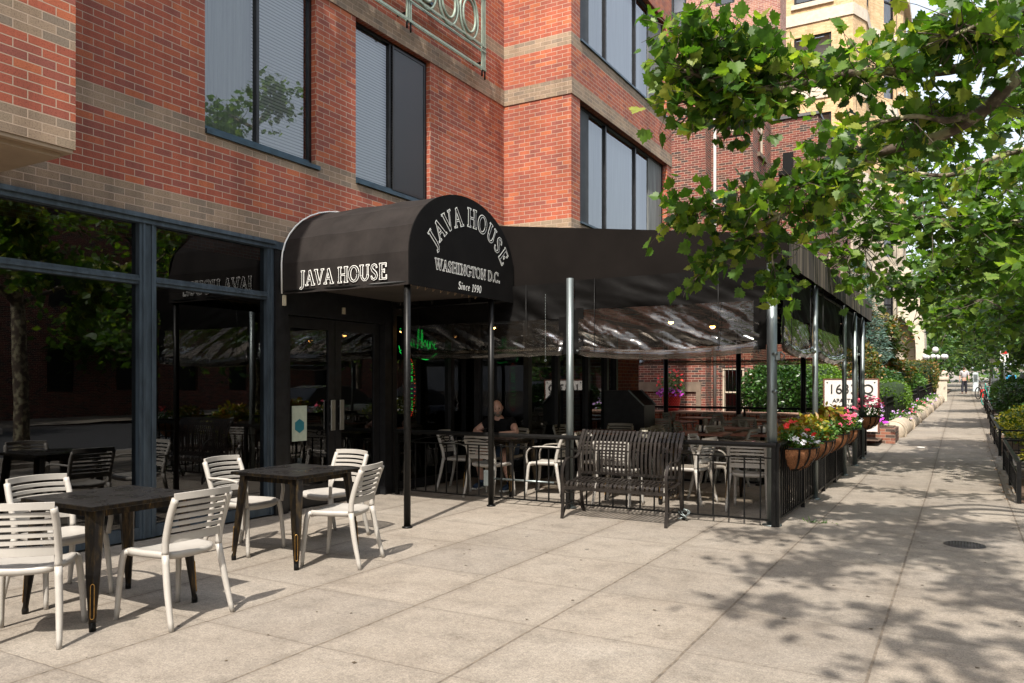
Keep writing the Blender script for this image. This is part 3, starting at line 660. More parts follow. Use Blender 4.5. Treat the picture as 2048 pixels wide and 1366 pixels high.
def put_text(mb, text, size, frame, depth, grow=0, gap=.02, step=.00004, shear=0, only=None):
    """frame(x,y) -> (point, nrm, xdir) ; builds flat stroke strips lifted off the cloth"""
    items, W_ = glyph_strokes(text, size, gap); k = 0
    for gi, (x0, xc, strokes, wd) in enumerate(items):
        if only is not None and gi != only: continue
        for st in strokes:
            L = []; Rr = []; n = len(st); pts = [Vector((p[0] + shear * p[1], p[1])) for p in st]
            for i in range(n):
                a = pts[max(0, i - 1)]; b = pts[min(n - 1, i + 1)]; d = (b - a).normalized(); q = Vector((-d.y, d.x)); hw = st[i][2] / 2 + grow; p = pts[i].copy()
                if i == 0: p -= d * grow
                if i == n - 1: p += d * grow
                L.append(p + q * hw); Rr.append(p - q * hw)
            vs = [frame(x0, wd * size, v.x * size, v.y * size, W_, depth + k * step) for v in L + Rr]
            mb.add(vs, [(i, i + 1, n + i + 1, n + i) for i in range(n - 1)]); k += 1
def outlined(parent, text, size, frame, d0, out=.035, gap=.02):
    for i, ch in enumerate(text):
        if ch == ' ': continue
        a = MB(); put_text(a, text, size, frame, d0 + .0001 * (i % 3), out, gap, only=i); o = a.build('letter', M_WHITE, parent, fixn=False)
        b = MB(); put_text(b, text, size, frame, d0 + .0022 + .0001 * (i % 3), -.014, gap, step=.00004, only=i); b.build('letter_fill', M_CANVAS, o, fixn=False)

# ================================================================ ENTRANCE CANOPY
ec = thing('entrance_canopy', 'black barrel vaulted canvas canopy with white JAVA HOUSE lettering over the shop doors', 'canopy', (-4.95, 7.6, 0))
EY0, EY1, EX = 6.50, 8.68, -4.95; EYC = (EY0 + EY1) / 2; EHW = (EY1 - EY0) / 2; ZS, ZBOT, RISE = 2.88, 2.53, .77
def arch(n=18, hw=EHW, rise=RISE): return [(EYC - hw * math.cos(PI * i / n), ZS + rise * math.sin(PI * i / n)) for i in range(n + 1)]
mb = MB(); xs = [XW + .02, -6.2, -5.6, EX]
def shellpt(x, y, z, sag): 
    c = math.sin(PI * ((x - XW) % .62) / .62); return (x, EYC + (y - EYC) * (1 - sag * c * .012), ZS + (z - ZS) * (1 - sag * c * .02) if z > ZS else z)
prof = [(EY0, ZBOT)] + arch(8) + [(EY1, ZBOT)]
NX = 24
for i in range(NX):
    xa = XW + .02 + (EX - XW - .02) * i / NX; xb = XW + .02 + (EX - XW - .02) * (i + 1) / NX
    for (ya, za), (yb, zb_) in zip(prof[:-1], prof[1:]):
        mb.add([shellpt(xa, ya, za, 1), shellpt(xb, ya, za, 1), shellpt(xb, yb, zb_, 1), shellpt(xa, yb, zb_, 1)], [(0, 1, 2, 3)], smooth=False)
M_CANV_TOP = mat('sun_faded_canvas', (.022, .0185, .017), .85, spec=.15, nz=.25, nscale=3.5, bmp=.004)
mb.build('canopy_cover', M_CANV_TOP, ec, fixn=False)
mb = MB(); pr2 = [(EY0, ZBOT)] + arch(30) + [(EY1, ZBOT)]
mb.prism(pr2, 'x', EX - .012, EX); mb.build('front_panel', M_CANVAS, ec)
mb = MB(); mb.box(XW + .03, EX - .02, EY0 + .03, EY1 - .03, ZBOT + .10, ZBOT + .115); mb.build('ceiling', mat('dim_canvas_lining', (.05, .04, .033), .9, nz=.3, nscale=2), ec)
mb = MB()
for y in (EY0 + .02, EY1 - .02): mb.tube([(XW, y, ZBOT + .03), (EX - .03, y, ZBOT + .03)], .018)
for x in (EX - .03, -5.6, -6.2):
    mb.tube([(x, EY0 + .02, ZBOT + .02)] + [(x, y, z - .03) for y, z in arch(12, EHW - .07, RISE - .07)] + [(x, EY1 - .02, ZBOT + .02)], .016)
mb.build('tube_frame', M_BLACK, ec)
mb = MB()   # frayed rope lacing along the lining edge
for y0, x0, x1 in ((0, -6.3, -5.15),):
    pass
rp = [( -5.25, 6.9 + i * .075, ZBOT + .085 + .006 * math.sin(i * 2.1)) for i in range(20)]; mb.tube(rp, .011, 6)
for i in range(0, 19, 2): mb.tube([rp[i], (-5.28, rp[i][1] + .03, ZBOT + .035), rp[min(i + 1, 19)]], .0045, 5)
mb.build('rope_lacing', mat('frayed_tan_rope', (.38, .27, .17), .9, nz=.2), ec)
mb = MB(); mb.tube([(XW + .035, y, z + .006) for y, z in [(EY0 - .005, ZBOT)] + arch(20, EHW + .01) + [(EY1 + .005, ZBOT)]], .009, 6); mb.build('white_trim', M_WHITE, ec)
for y, x in ((6.56, -5.02), (8.24, -5.02)):
    p = MB(); p.tube([(x, y, 0), (x, y, ZBOT + .12)], .036, 14); p.lathe([(.0, .0), (.055, .0), (.055, .012), (.036, .02)], (x, y, .001), 14); p.build('post', M_BLACK, ec)
# side lettering: reads along +X on the side that faces the camera (normal -Y)
outlined(ec, 'JAVA HOUSE', .168, lambda x0, wd, x, y, W_, d: (-6.49 + (x0 + x) * .95, EY0 - .004 - d, 2.605 + y), .002, out=.030)
# front arched lettering (normal +X), letters turned along the arc
def arcframe(size, rad, cz, spread=1.0):
    def f(x0, wd, x, y, W_, d):
        a = ((x0 + wd / 2) - W_ / 2) / rad; lx = x - wd / 2
        cy_, cz_ = 7.68 + rad * math.sin(a), cz + rad * math.cos(a)
        return (EX + d, cy_ + lx * math.cos(a) + y * math.sin(a), cz_ - lx * math.sin(a) + y * math.cos(a))
    return f
outlined(ec, 'JAVA HOUSE', .215, arcframe(.215, .86, 2.46), .002, out=.030, gap=.0)
outlined(ec, 'WASHINGTON D.C.', .12, lambda x0, wd, x, y, W_, d: (EX + d, 6.96 + x0 + x, 2.745 + y), .002, out=.045, gap=.0)
for i, ch in enumerate('Since 1990'):
    if ch == ' ': continue
    mb = MB(); put_text(mb, 'Since 1990', .09, lambda x0, wd, x, y, W_, d: (EX + d, 7.40 + x0 + x, 2.575 + y), .003, 0.01, .03, shear=.18, only=i); mb.build('letter', M_WHITE, ec, fixn=False)

# ================================================================ PATIO CANOPY
pc = thing('patio_canopy', 'long black canvas patio canopy with stained street valance and rolled clear curtains', 'canopy', (-4.2, 13, 0))
YF, YB, XS, XI = 8.72, 17.55, -1.60, XW + .03
zr = lambda x: 3.10 + (XS - x) * .123
mb = MB(); n = 16
for i in range(n):
    a = XI + (XS - XI) * i / n; b = XI + (XS - XI) * (i + 1) / n
    mb.add([(a, YF, zr(a)), (b, YF, zr(b)), (b, YB, zr(b)), (a, YB, zr(a))], [(0, 1, 2, 3)])
mb.add([(XI, YF + .01, zr(XI) - .03), (XS - .01, YF + .01, 3.06), (XS - .01, YB, 3.06), (XI, YB, zr(XI) - .03)], [(0, 1, 2, 3)])
mb.build('roof_cover', M_CANVAS, pc, fixn=False)
mb = MB(); mb.prism([(XI, 2.70), (XS, 2.765), (XS, 3.10), (XI, zr(XI))], 'y', YF - .012, YF - .002); mb.build('gable_panel', mat('dusty_black_canvas', (.0085, .0068, .006), .85, spec=.08, nz=.2, nscale=2.2, bmp=.004), pc)
mb = MB(); m = 60
for i in range(m):      # street valance, slightly wavy
    a = YF - .01 + (YB - YF) * i / m; b = YF - .01 + (YB - YF) * (i + 1) / m
    wv = lambda y, z: XS + .006 + .012 * math.sin(y * 7) * (3.1 - z)
    mb.add([(wv(a, 2.77), a, 2.765), (wv(b, 2.77), b, 2.765), (wv(b, 3.1), b, 3.104), (wv(a, 3.1), a, 3.104)], [(0, 1, 2, 3)])
mb.build('valance', M_STAIN, pc, fixn=False)
mb = MB(); mb.prism([(XI, 2.70), (XS, 2.765), (XS, 3.10), (XI, zr(XI))], 'y', YB, YB + .01); mb.build('far_panel', M_CANVAS, pc)
mb = MB()
for y in (YF + .06, 10.84, 13.0, 15.2, 17.4): mb.tube([(XI, y, zr(XI) - .1), (XS - .08, y, 3.02)], .02, 6); mb.tube([(XI, y, 2.72), (XS - .08, y, 2.72)], .016, 6)
for x in (XS - .1, -3.2, -4.8): mb.tube([(x, YF + .03, 2.74), (x, YB - .05, 2.74)], .02, 6)
mb.build('tube_frame', M_BLACK, pc)
def cpost(x, y, r, mt, z0=None, z1=2.78, name='post'):
    p = MB(); z0 = gz(y) if z0 is None else z0; p.tube([(x, y, z0), (x, y, z1)], r, 16); p.lathe([(0, 0), (r * 1.9, 0), (r * 1.9, .01), (r, .018)], (x, y, z0 + .001), 14)
    return p.build(name, mt, pc)
big = cpost(-1.75, 8.60, .054, M_GALV)
for z in (1.82, 1.42): mb = MB(); mb.tube([(-1.735, 8.55, z), (-1.69, 8.52, z)], .013, 8); mb.lathe([(0, 0), (.022, 0), (.022, .012), (0, .016)], (-1.70, 8.53, z), 8, ax='y'); mb.build('bolt', M_GALV, big)
mb = MB()
mb.box(-1.71, -1.66, 8.56, 8.60, 1.75, 1.84, bev=.01); mb.tube([(-1.66, 8.58, 1.84), (-1.62, 8.6, 1.80), (-1.65, 8.6, 1.74)], .008, 6); mb.build('shackle', M_GALV, big)
cpost(-4.12, 8.60, .045, M_GALV)
for y in (10.84, 13.76, 15.2, 16.45): cpost(-1.66, y, .036, M_GALV)
for x, y in ((-4.25, 17.4), (-2.9, 17.4), (-5.9, 17.4), (-1.8, 17.4)): cpost(x, y, .055, M_BLACK)
mb = MB()
for y in (15.6, 16.9): mb.tube([(-1.72, y, gz(y)), (-1.72, y, 2.75)], .03, 10)
mb.box(-1.74, -1.70, 15.63, 16.87, 2.05, 2.09); mb.build('side_door_frame', M_GALV, pc)

def cloth(o, ax, a0, a1, z0, z1, amp, nx, nz, seed, mt, sag=0, pinch=0, name='curtain', bulge=0, parent=None):
    """hanging sheet in the plane y=o (ax='y') or x=o (ax='x') with real folds"""
    mb = MB(); V = []
    for j in range(nz + 1):
        v = j / nz
        for i in range(nx + 1):
            u = i / nx; a = a0 + (a1 - a0) * u; z = z1 + (z0 - z1) * v - sag * v * 4 * u * (1 - u)
            q = noise.noise(Vector((a * 1.6 + seed, z * 3.2 + a * .9, seed))) + .6 * noise.noise(Vector((a * 1.8 - z * 1.2 + seed, z * 9 + a * 4.2, seed + 9))) + .22 * noise.noise(Vector((a * 6, z * 22 + a * 9, seed + 4))) + (.16 * abs(noise.noise(Vector((a * 9 - z * 6, z * 26 + a * 5, seed + 2)))) if amp > .04 else 0)
            d = amp * q * (.25 + v) + bulge * math.sin(PI * min(1, v)) * v
            V.append((a, o - d, z) if ax == 'y' else (o + d, a, z))
    F = [(j * (nx + 1) + i, j * (nx + 1) + i + 1, (j + 1) * (nx + 1) + i + 1, (j + 1) * (nx + 1) + i) for j in range(nz) for i in range(nx)]
    mb.add(V, F, smooth=True); return mb.build(name, mt, parent or pc, fixn=False)
def rolled(o, ax, a0, a1, z, r, seed, sag, parent):
    mb = MB(); P = []; S = []
    for i in range(41):
        u = i / 40; a = a0 + (a1 - a0) * u; zz = z - sag * 4 * u * (1 - u) - r * .5; k = .9 + .35 * noise.noise(Vector((a * 3, seed, 2)))
        off = .012 * noise.noise(Vector((a * 5, seed, 7))); P.append((a, o + off, zz) if ax == 'y' else (o + off, a, zz)); S.append(r * k)
    sec = [((1 + .16 * math.sin(5 * t) + .1 * math.sin(3 * t + 1)) * math.cos(t), (1 + .16 * math.sin(5 * t)) * math.sin(t)) for t in [2 * PI * i / 18 for i in range(18)]]
    mb.sweep(P, sec, side=(0, 0, 1), scale=S, smooth=True); return mb.build('rolled_hem', M_VINYL, parent, fixn=False)
def panel(o, ax, a0, a1, zt, zm, zb, seed, sag=.05):
    c = cloth(o, ax, a0, a1, zm, zt, .05, 40, 14, seed, M_CANVAS2, name='curtain')
    cloth(o, ax, a0 + .07, a1 - .07, zb, zm, .05, 110, 44, seed + 3, M_VINYL, sag=sag, name='clear_vinyl', bulge=.03, parent=c)
    rolled(o - (.03 if ax == 'y' else -.03), ax, a0 + .07, a1 - .07, zb, .055, seed, sag, c)
    for e0, e1 in ((a0, a0 + .13), (a1 - .13, a1)): cloth(o - (.02 if ax == 'y' else -.02), ax, e0, e1, zb - .06, zm + .02, .02, 4, 14, seed + e0, M_CANVAS2, name='side_border', parent=c)
    for u in (.13, .78):
        mb = MB(); a = a0 + (a1 - a0) * u; off = -.07 if ax == 'y' else .07; k = (lambda z: (a, o + off, z)) if ax == 'y' else (lambda z: (o + off, a, z))
        mb.tube([k(zt), k(zm - .2), k(zb - .08)], .0045, 5); mb.build('cord', M_BLACK, c)
panel(8.66, 'y', -6.72, -4.16, 2.74, 2.30, 1.93, 1.0, .02)
panel(8.66, 'y', -4.09, -1.82, 2.76, 2.40, 1.93, 5.0, .07)
panel(-1.70, 'x', 8.80, 10.72, 2.77, 2.26, 1.95, 9.0, .06)
panel(-1.70, 'x', 10.95, 13.6, 2.77, 2.26, 1.95, 13.0, .07)
cloth(-1.70, 'x', 13.82, 17.4, 2.12, 2.77, .03, 30, 8, 17, M_CANVAS2)
for a, b in ((15.3, 15.75), (16.5, 17.0)): cloth(-1.67, 'x', a, b, .95, 2.2, .05, 16, 30, 21 + a, M_VINYL, name='clear_vinyl')
panel(17.46, 'y', -6.6, -1.75, 2.74, 2.35, 2.02, 25.0, .03)
mb = MB()    # chain pull with a ring beside the second post
for i in range(42): mb.lathe([(0, -.006), (.006, 0), (0, .006)], (-4.44, 8.57, 2.6 - i * .019), 6)
mb.tube([(-4.44 + .012 * math.cos(t), 8.57, 1.79 + .012 * math.sin(t)) for t in [2 * PI * i / 10 for i in range(10)]], .003, 5, closed=True); mb.build('pull_chain', M_GALV, pc)

# lamps under the canopy (lit in the photo)
E_BULB = emit('warm_bulb', (1.0, .5, .14), 28)
for i, (x, y, z, s, lb) in enumerate(((-3.72, 11.2, 2.42, 1, 'round warm bulb glowing behind the middle of the clear front curtain'), (-3.05, 11.0, 2.32, 1, 'flat warm lamp glowing right of the round bulb behind the front curtain'), (-6.0, 9.9, 2.34, 1, 'warm lamp glowing behind the curtain above the seated man'), (-2.25, 11.2, 2.42, 1, 'warm lamp glowing behind the first street side curtain'))):
    t = thing('pendant_lamp', lb, 'lamp', (x, y, z), group='warm lamps under the patio canopy')
    b = MB(); r = .04; b.lathe([(0, -r), (r * .8, -r * .6), (r, 0), (r * .8, r * .6), (0, r)], (x, y, z), 12); b.build('bulb', E_BULB, t)
    b = MB(); b.lathe([(.075, -.01), (.06, .035), (.025, .06), (0, .07)], (x, y, z), 14); b.tube([(x, y, z + .06), (x, y, 2.78)], .005, 5); b.build('lamp_shade', M_BLACK, t)
# neon in the window
E_NEON = emit('green_neon', (.02, 1.0, .12), 1.1)
ns = thing('neon_sign', 'green neon script reading Java House behind the patio window glass', 'neon sign', (XW - .16, 9.35, 2.0))
def script(strokes, y0, z0, s, r, name, parent, X=XW - .16):
    for st in strokes:
        mb = MB(); mb.tube(smooth_path([(X, y0 + p[0] * s, z0 + p[1] * s) for p in st], 5), r, 6); mb.build(name, E_NEON, parent)
JH = [[(.0, .1), (.12, -.15), (.26, .0), (.3, .9), (.1, 1.0)], [(.62, .45), (.45, .5), (.4, .15), (.55, .05), (.64, .45), (.68, .05)], [(.78, .5), (.88, .05), (1.0, .5)], [(1.28, .45), (1.12, .5), (1.06, .15), (1.2, .05), (1.3, .45), (1.36, .05)],
      [(1.62, .0), (1.66, .6), (1.7, 1.05), (1.76, .95), (1.72, .05)], [(1.7, .5), (2.0, .55)], [(1.98, .05), (2.0, .9), (2.06, 1.05), (2.1, .8), (2.08, .05)], [(2.35, .5), (2.2, .3), (2.32, .05), (2.46, .25), (2.35, .5)], [(2.56, .5), (2.58, .1), (2.7, .05), (2.8, .45), (2.84, .05)], [(3.1, .5), (2.95, .42), (3.1, .2), (2.98, .05), (2.9, .08)], [(3.2, .28), (3.36, .34), (3.3, .52), (3.18, .3), (3.26, .05), (3.44, .1)]]
script(JH, 8.90, 2.02, .27, .005, 'letter', ns); script([[(0, .1), (.5, -.25), (1.6, -.2), (2.6, -.28), (3.5, .1)]], 8.92, 1.94, .26, .006, 'underline', ns)
on = thing('open_sign', 'small green and red LED sign spelling OPEN vertically inside the patio window', 'neon sign', (XW - .14, 9.14, 1.2))
E_RED = emit('red_led', (1.0, .06, .02), 2.0)
def dots(mb, pts, r=.007):
    for y, z in pts: mb.lathe([(0, -r), (r, 0), (0, r)], (XW - .14, y, z), 6)
mb = MB()
def dl(a, b, n=5): return [(a[0] + (b[0] - a[0]) * i / n, a[1] + (b[1] - a[1]) * i / n) for i in range(n + 1)]
yl, yr = 9.075, 9.185
for zz, segs in ((1.66, 'O'), (1.48, 'P'), (1.30, 'E'), (1.12, 'N')):
    a, b, c, d, e, f = (yl, zz), (yr, zz), (yl, zz + .13), (yr, zz + .13), (yl, zz + .065), (yr, zz + .065)
    S_ = {'O': [(a, b), (c, d), (a, c), (b, d)], 'P': [(a, c), (c, d), (d, f), (e, f)], 'E': [(a, c), (a, b), (c, d), (e, f)], 'N': [(a, c), (b, d), (c, b)]}[segs]
    for p, q in S_: dots(mb, dl(p, q))
mb.build('green_letters', E_NEON, on)
mb = MB(); dots(mb, [(yl + .055 + .12 * math.cos(t), 1.45 + .42 * math.sin(t)) for t in [2 * PI * i / 44 for i in range(44)]], .006); mb.build('red_border', E_RED, on)
mb = MB(); mb.box(XW - .17, XW - .15, 8.98, 9.29, 1.0, 1.9, bev=.008); mb.build('backing_board', M_FRAME_DK, on)

# ================================================================ RAILINGS
def picket_rail(name, label, p0, p1, step=.125, curve=True, zt=.86, zb=.07, posts=(), double=True):
    a, b = Vector(p0), Vector(p1); L = (b - a).length; d = (b - a) / L
    t = thing(name, label, 'railing', tuple(a)); up = Vector((0, 0, 1))
    mb = MB(); mb.sweep([a + up * zt, b + up * zt], [(-.030, -.026), (.030, -.026), (.034, .0), (.026, .024), (-.026, .024), (-.034, 0)], side=(-d.y, d.x, 0)); mb.build('top_rail', M_BLACK, t)
    if double: mb = MB(); mb.bar(a + up * (zt - .14), b + up * (zt - .14), .03, .013, (-d.y, d.x, 0)); mb.build('middle_rail', M_BLACK, t)
    mb = MB(); mb.bar(a + up * zb, b + up * zb, .03, .018, (-d.y, d.x, 0)); mb.build('bottom_rail', M_BLACK, t)
    n = int(L / step)
    for i in range(1, n):
        q = a + d * (L * i / n); mb = MB(); mb.bar(q + up * zb, q + up * (zt - (.14 if double else 0)), .015, .015, (-d.y, d.x, 0)); mb.build('picket', M_BLACK, t)
    for s in posts:
        q = a + d * s; mb = MB(); mb.bar(q + up * .002, q + up * (zt + .01), .045, .045, (-d.y, d.x, 0)); mb.build('post', M_BLACK, t)
    return t
fr = picket_rail('front_railing', 'black metal picket railing across the near end of the patio', (-6.70, 8.5, 0), (-1.68, 8.5, 0), .165, posts=(.03, 2.6, 4.99))
mb = MB()
for x in (-5.86, -5.76, -5.66): mb.tube([(x + .055 * math.cos(t), 8.5, .79 + .035 * math.sin(t)) for t in [2 * PI * i / 16 for i in range(16)]], .006, 6, closed=True)
mb.tube(smooth_path([(-6.5, 8.5, .73), (-6.1, 8.5, .80), (-5.9, 8.5, .79)]), .006, 6); mb.tube(smooth_path([(-5.6, 8.5, .79), (-5.4, 8.5, .80), (-5.0, 8.5, .73)]), .006, 6); mb.build('scroll_ornament', M_BLACK, fr)
mb = MB(); mb.tube([(-5.15, 8.53, .30), (-4.3, 8.53, .30)], .013, 8); mb.box(-5.30, -5.16, 8.51, 8.56, .20, .40, bev=.01); mb.build('galvanised_conduit', M_GALV, fr)
picket_rail('street_railing', 'long black picket railing along the sidewalk carrying the flower baskets', (-1.68, 8.5, 0), (-1.68, 13.9, .0), .115, posts=(.02, 1.55, 3.2, 4.3, 5.38), double=False)
sr2 = picket_rail('street_railing', 'short black picket railing beyond the patio gap near the white sign', (-1.68, 15.55, gz(15.6)), (-1.68, 17.2, gz(17)), .11, posts=(.02, .8, 1.63), double=False)
picket_rail('back_railing', 'black railing across the far end of the patio before the low brick wall', (-6.55, 17.95, gz(18)), (-1.9, 17.95, gz(18)), .16, posts=(.03, 2.3, 4.6), double=True)

# ================================================================ CHAIRS AND TABLES
def chair_proto(arms, mt, nm='cafe_chair'):
    t = thing(nm, 'x', 'chair')
    yb = lambda z: -.185 - .10 * (max(0, z - .45) / .37) ** 1.25
    # seat
    hw, hd = .222, .215; prof = [(.0, .425), (.9, .410), (.985, .420), (1.0, .440), (.975, .455), (.9, .457), (.6, .447), (.3, .444), (.0, .443)]
    mb = MB(); n = 36; V = []
    for s, z in prof:
        for i in range(n):
            a = 2 * PI * i / n; cx = math.copysign(abs(math.cos(a)) ** .45, math.cos(a)); cy = math.copysign(abs(math.sin(a)) ** .45, math.sin(a))
            y = .01 + hd * s * cy; V.append((hw * s * cx * (1 - .06 * (cy < 0)), y, z + .018 * (abs(cx * s) ** 2 - .5) * .6 - (.014 if y > .17 else 0)))
    mb.add(V, [(i * n + j, i * n + (j + 1) % n, (i + 1) * n + (j + 1) % n, (i + 1) * n + j) for i in range(len(prof) - 1) for j in range(n)], smooth=True); mb.build('seat', mt, t)
    # backrest: two stiles, curved rails
    mb = MB(); ell = [(.023 * math.cos(a), .021 * math.sin(a)) for a in [2 * PI * i / 10 for i in range(10)]]
    for s in (-1, 1):
        mb.sweep(smooth_path([(s * .205, -.19, .45), (s * .208, yb(.55) + .004, .55), (s * .212, yb(.70), .70), (s * .208, yb(.82), .80)], 4), ell, side=(0, 1, 0), smooth=True)
    def rail(z, h, x=.208, th=.013):
        P = [(x * u, yb(z) - .042 * (1 - u * u), z + .006 * (1 - u * u)) for u in [i / 8 - 1 for i in range(17)]]
        mb.sweep(P, [(-h / 2, -th / 2), (h / 2, -th / 2), (h / 2 + .002, 0), (h / 2, th / 2), (-h / 2, th / 2), (-h / 2 - .002, 0)], side=(0, 0, 1), smooth=False)
    rail(.812, .040, .212, .018)
    for z in (.762, .721, .680, .639, .598): rail(z, .0225)
    rail(.545, .052, .206, .014)
    mb.build('backrest', mt, t)
    for s in (-1, 1):
        mb = MB(); mb.sweep(smooth_path([(s * .236, -.285, 0), (s * .222, -.232, .22), (s * .205, -.190, .45)], 4), ell, side=(0, 1, 0), smooth=True, scale=[.72, .78, .84, .9, .94, .97, 1, 1, 1.02]); mb.build('leg', mt, t)
        mb = MB(); mb.sweep(smooth_path([(s * .232, .235, 0), (s * .222, .215, .24), (s * .208, .198, .41), (s * .19, .165, .436)], 4), ell, side=(0, 1, 0), smooth=True, scale=[.72, .76, .8, .84, .88, .9, .93, .96, 1, 1, 1, 1, 1]); mb.build('leg', mt, t)
        if arms:
            mb = MB(); mb.sweep(smooth_path([(s * .212, -.225, .66), (s * .245, -.10, .668), (s * .258, .05, .664), (s * .256, .16, .64), (s * .240, .215, .56), (s * .222, .212, .43)], 5), [(.02 * math.cos(a), .011 * math.sin(a)) for a in [2 * PI * i / 10 for i in range(10)]], side=(1, 0, 0), smooth=True); mb.build('armrest', mt, t)
    return t
U = [False]
ch_s, us = chair_proto(False, M_CHAIR), [False]
ch_a, ua = chair_proto(True, M_CHAIR), [False]
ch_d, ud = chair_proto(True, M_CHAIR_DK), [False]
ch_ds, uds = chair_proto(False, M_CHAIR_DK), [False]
G1 = 'pale resin chairs on the sidewalk'; G2 = 'pale resin chairs behind the front railing'; G3 = 'dark chairs in the shade of the patio'
place(ch_s, us, (-4.80, 2.62, 0), R(44), 'armless pale chair cut by the left photo edge, with slat shadows on its seat', G1)
place(ch_s, us, (-4.44, 3.32, 0), R(92), 'armless pale chair on the sidewalk side of the nearest table, fully in the sun', G1)
place(ch_a, ua, (-5.52, 3.22, 0), R(-90), 'pale armchair between the nearest table and the shop window', G1)
place(ch_a, ua, (-5.60, 4.95, 0), R(-84), 'pale armchair left of the second sidewalk table against the dark glass', G1)
place(ch_s, us, (-4.55, 5.03, 0), R(106), 'armless pale chair right of the second sidewalk table, turned askew', G1)
place(ch_a, ua, (-5.36, 5.78, 0), R(176), 'pale armchair behind the second sidewalk table before the entrance doors', G1)

def sq_table(nm, rect=(.76, .76)):
    t = thing(nm, 'x', 'table'); hx, hy = rect[0] / 2, rect[1] / 2
    mb = MB(); mb.box(-hx, hx, -hy, hy, .728, .758, bev=.004); top = mb.build('tabletop', M_TTOP, t)
    mb = MB()
    for a, b, c, d in ((-hx - .003, hx + .003, -hy - .003, -hy), (-hx - .003, hx + .003, hy, hy + .003)): mb.box(a, b, c, d, .731, .754)
    for a, b in ((-hx - .003, -hx), (hx, hx + .003)): mb.box(a, b, -hy, hy, .731, .754)
    mb.build('edge_band', M_LEG, top)
    mb = MB(); k = .07
    for s in (-1, 1): mb.box(-hx + k, hx - k, s * (hy - k) - .01, s * (hy - k) + .01, .68, .727); mb.box(s * (hx - k) - .01, s * (hx - k) + .01, -hy + k, hy - k, .68, .727)
    mb.build('apron', M_LEG, t)
    for sx in (-1, 1):
        for sy in (-1, 1):
            mb = MB(); x0, y0 = sx * (hx - .075), sy * (hy - .075); x1, y1 = sx * (hx - .015), sy * (hy - .015)
            dg = Vector((sx, sy, 0)).normalized(); sd = Vector((-sy, sx, 0)).normalized()
            sec = [(-.052, -.030), (-.048, .006), (-.026, .034), (.0, .042), (.026, .034), (.048, .006), (.052, -.030), (.0, -.012)]
            ps = [(x1, y1, 0), (x1 - sx * .003, y1 - sy * .003, .06), (x0 + (x1 - x0) * .62, y0 + (y1 - y0) * .62, .33), (x0 + (x1 - x0) * .2, y0 + (y1 - y0) * .2, .6), (x0, y0, .727)]
            mb.sweep(ps, sec, side=tuple(sd), scale=[.34, .40, .78, .98, 1.05], smooth=False)
            lg = mb.build('leg', M_LEG, t)
            f = MB(); f.lathe([(0, .0), (.02, .0), (.021, .03), (.014, .055)], (x1, y1, 0), 10); f.build('foot', M_BLACK, lg)
            sl = MB()    # pressed slot outlined in brass
            pth = [];  w0 = .011
            for q in range(20):
                a = 2 * PI * q / 20; u = w0 * math.cos(a); vv = .18 + .105 * (math.sin(a) if abs(math.sin(a)) < .999 else math.copysign(1, math.sin(a)))
                vv = .18 + (.09 * math.copysign(1, math.sin(a)) + .015 * math.sin(a)); zz = vv
                cx = x1 + (x0 - x1) * (zz / .727) ** 1.1; cy = y1 + (y0 - y1) * (zz / .727) ** 1.1; sc = .40 + .38 * zz / .33
                pth.append(Vector((cx, cy, zz)) + sd * u + dg * (.042 * sc - .001))
            sl.tube(pth, .0028, 5, closed=True); sl.build('slot_rim', M_BRASS, lg)
    return t
tb, ut = sq_table('square_table'), [False]
place(tb, ut, (-4.94, 3.23, 0), 0, 'black square table nearest the camera at the left, brass rubbed legs', 'square cafe tables')
place(tb, ut, (-5.02, 4.99, 0), 0, 'black square table before the entrance doors, second from the left edge', 'square cafe tables')
place(tb, ut, (-5.58, 9.42, 0), 0, 'black square table at which the man sits behind the railing', 'square cafe tables')
place(tb, ut, (-3.62, 9.75, 0), 0, 'black square table behind the strap bench', 'square cafe tables')
place(tb, ut, (-2.18, 10.2, 0), 0, 'black square table just inside the galvanised corner post', 'square cafe tables')
place(ch_s, us, (-5.45, 8.93, 0), R(-4), 'pale chair with its back to the railing, in front of the seated man', G2)
place(ch_a, ua, (-6.22, 9.40, 0), R(-80), 'pale armchair left of the seated man at his table', G2)
place(ch_a, ua, (-4.88, 9.50, 0), R(96), 'pale armchair right of the man, its leg in sunlight', G2)
place(ch_a, ua, (-5.86, 10.06, 0), R(180), 'pale armchair under the seated man', G2)
place(ch_s, us, (-3.66, 9.02, 0), R(2), 'pale chair seen through the bench slats on the left', G2)
place(ch_s, us, (-3.0, 9.72, 0), R(82), 'pale chair seen through the bench slats on the right', G2)
place(ch_a, ua, (-2.82, 10.25, 0), R(-88), 'pale armchair between the bench and the corner table, seen side on', G2)
place(ch_s, us, (-2.18, 9.52, 0), R(3), 'pale chair with its back to the railing beside the galvanised corner post', G2)
place(ch_a, ua, (-4.3, 9.95, 0), R(-95), 'pale armchair left of the table behind the strap bench', G2)
def ped_table(nm):
    t = thing(nm, 'x', 'table'); mb = MB(); mb.box(-.38, .38, -.38, .38, .725, .755, bev=.006); mb.build('tabletop', mat('brown_laminate', (.24, .10, .065), .35, nz=.2), t)
    mb = MB(); mb.tube([(0, 0, .02), (0, 0, .725)], .035, 12); mb.build('pedestal', M_BLACK, t)
    mb = MB(); mb.box(-.28, .28, -.03, .03, .0, .03); mb.box(-.03, .03, -.28, .28, .001, .031); mb.build('base', M_BLACK, t); return t
pt, up_ = ped_table('pedestal_table'), [False]
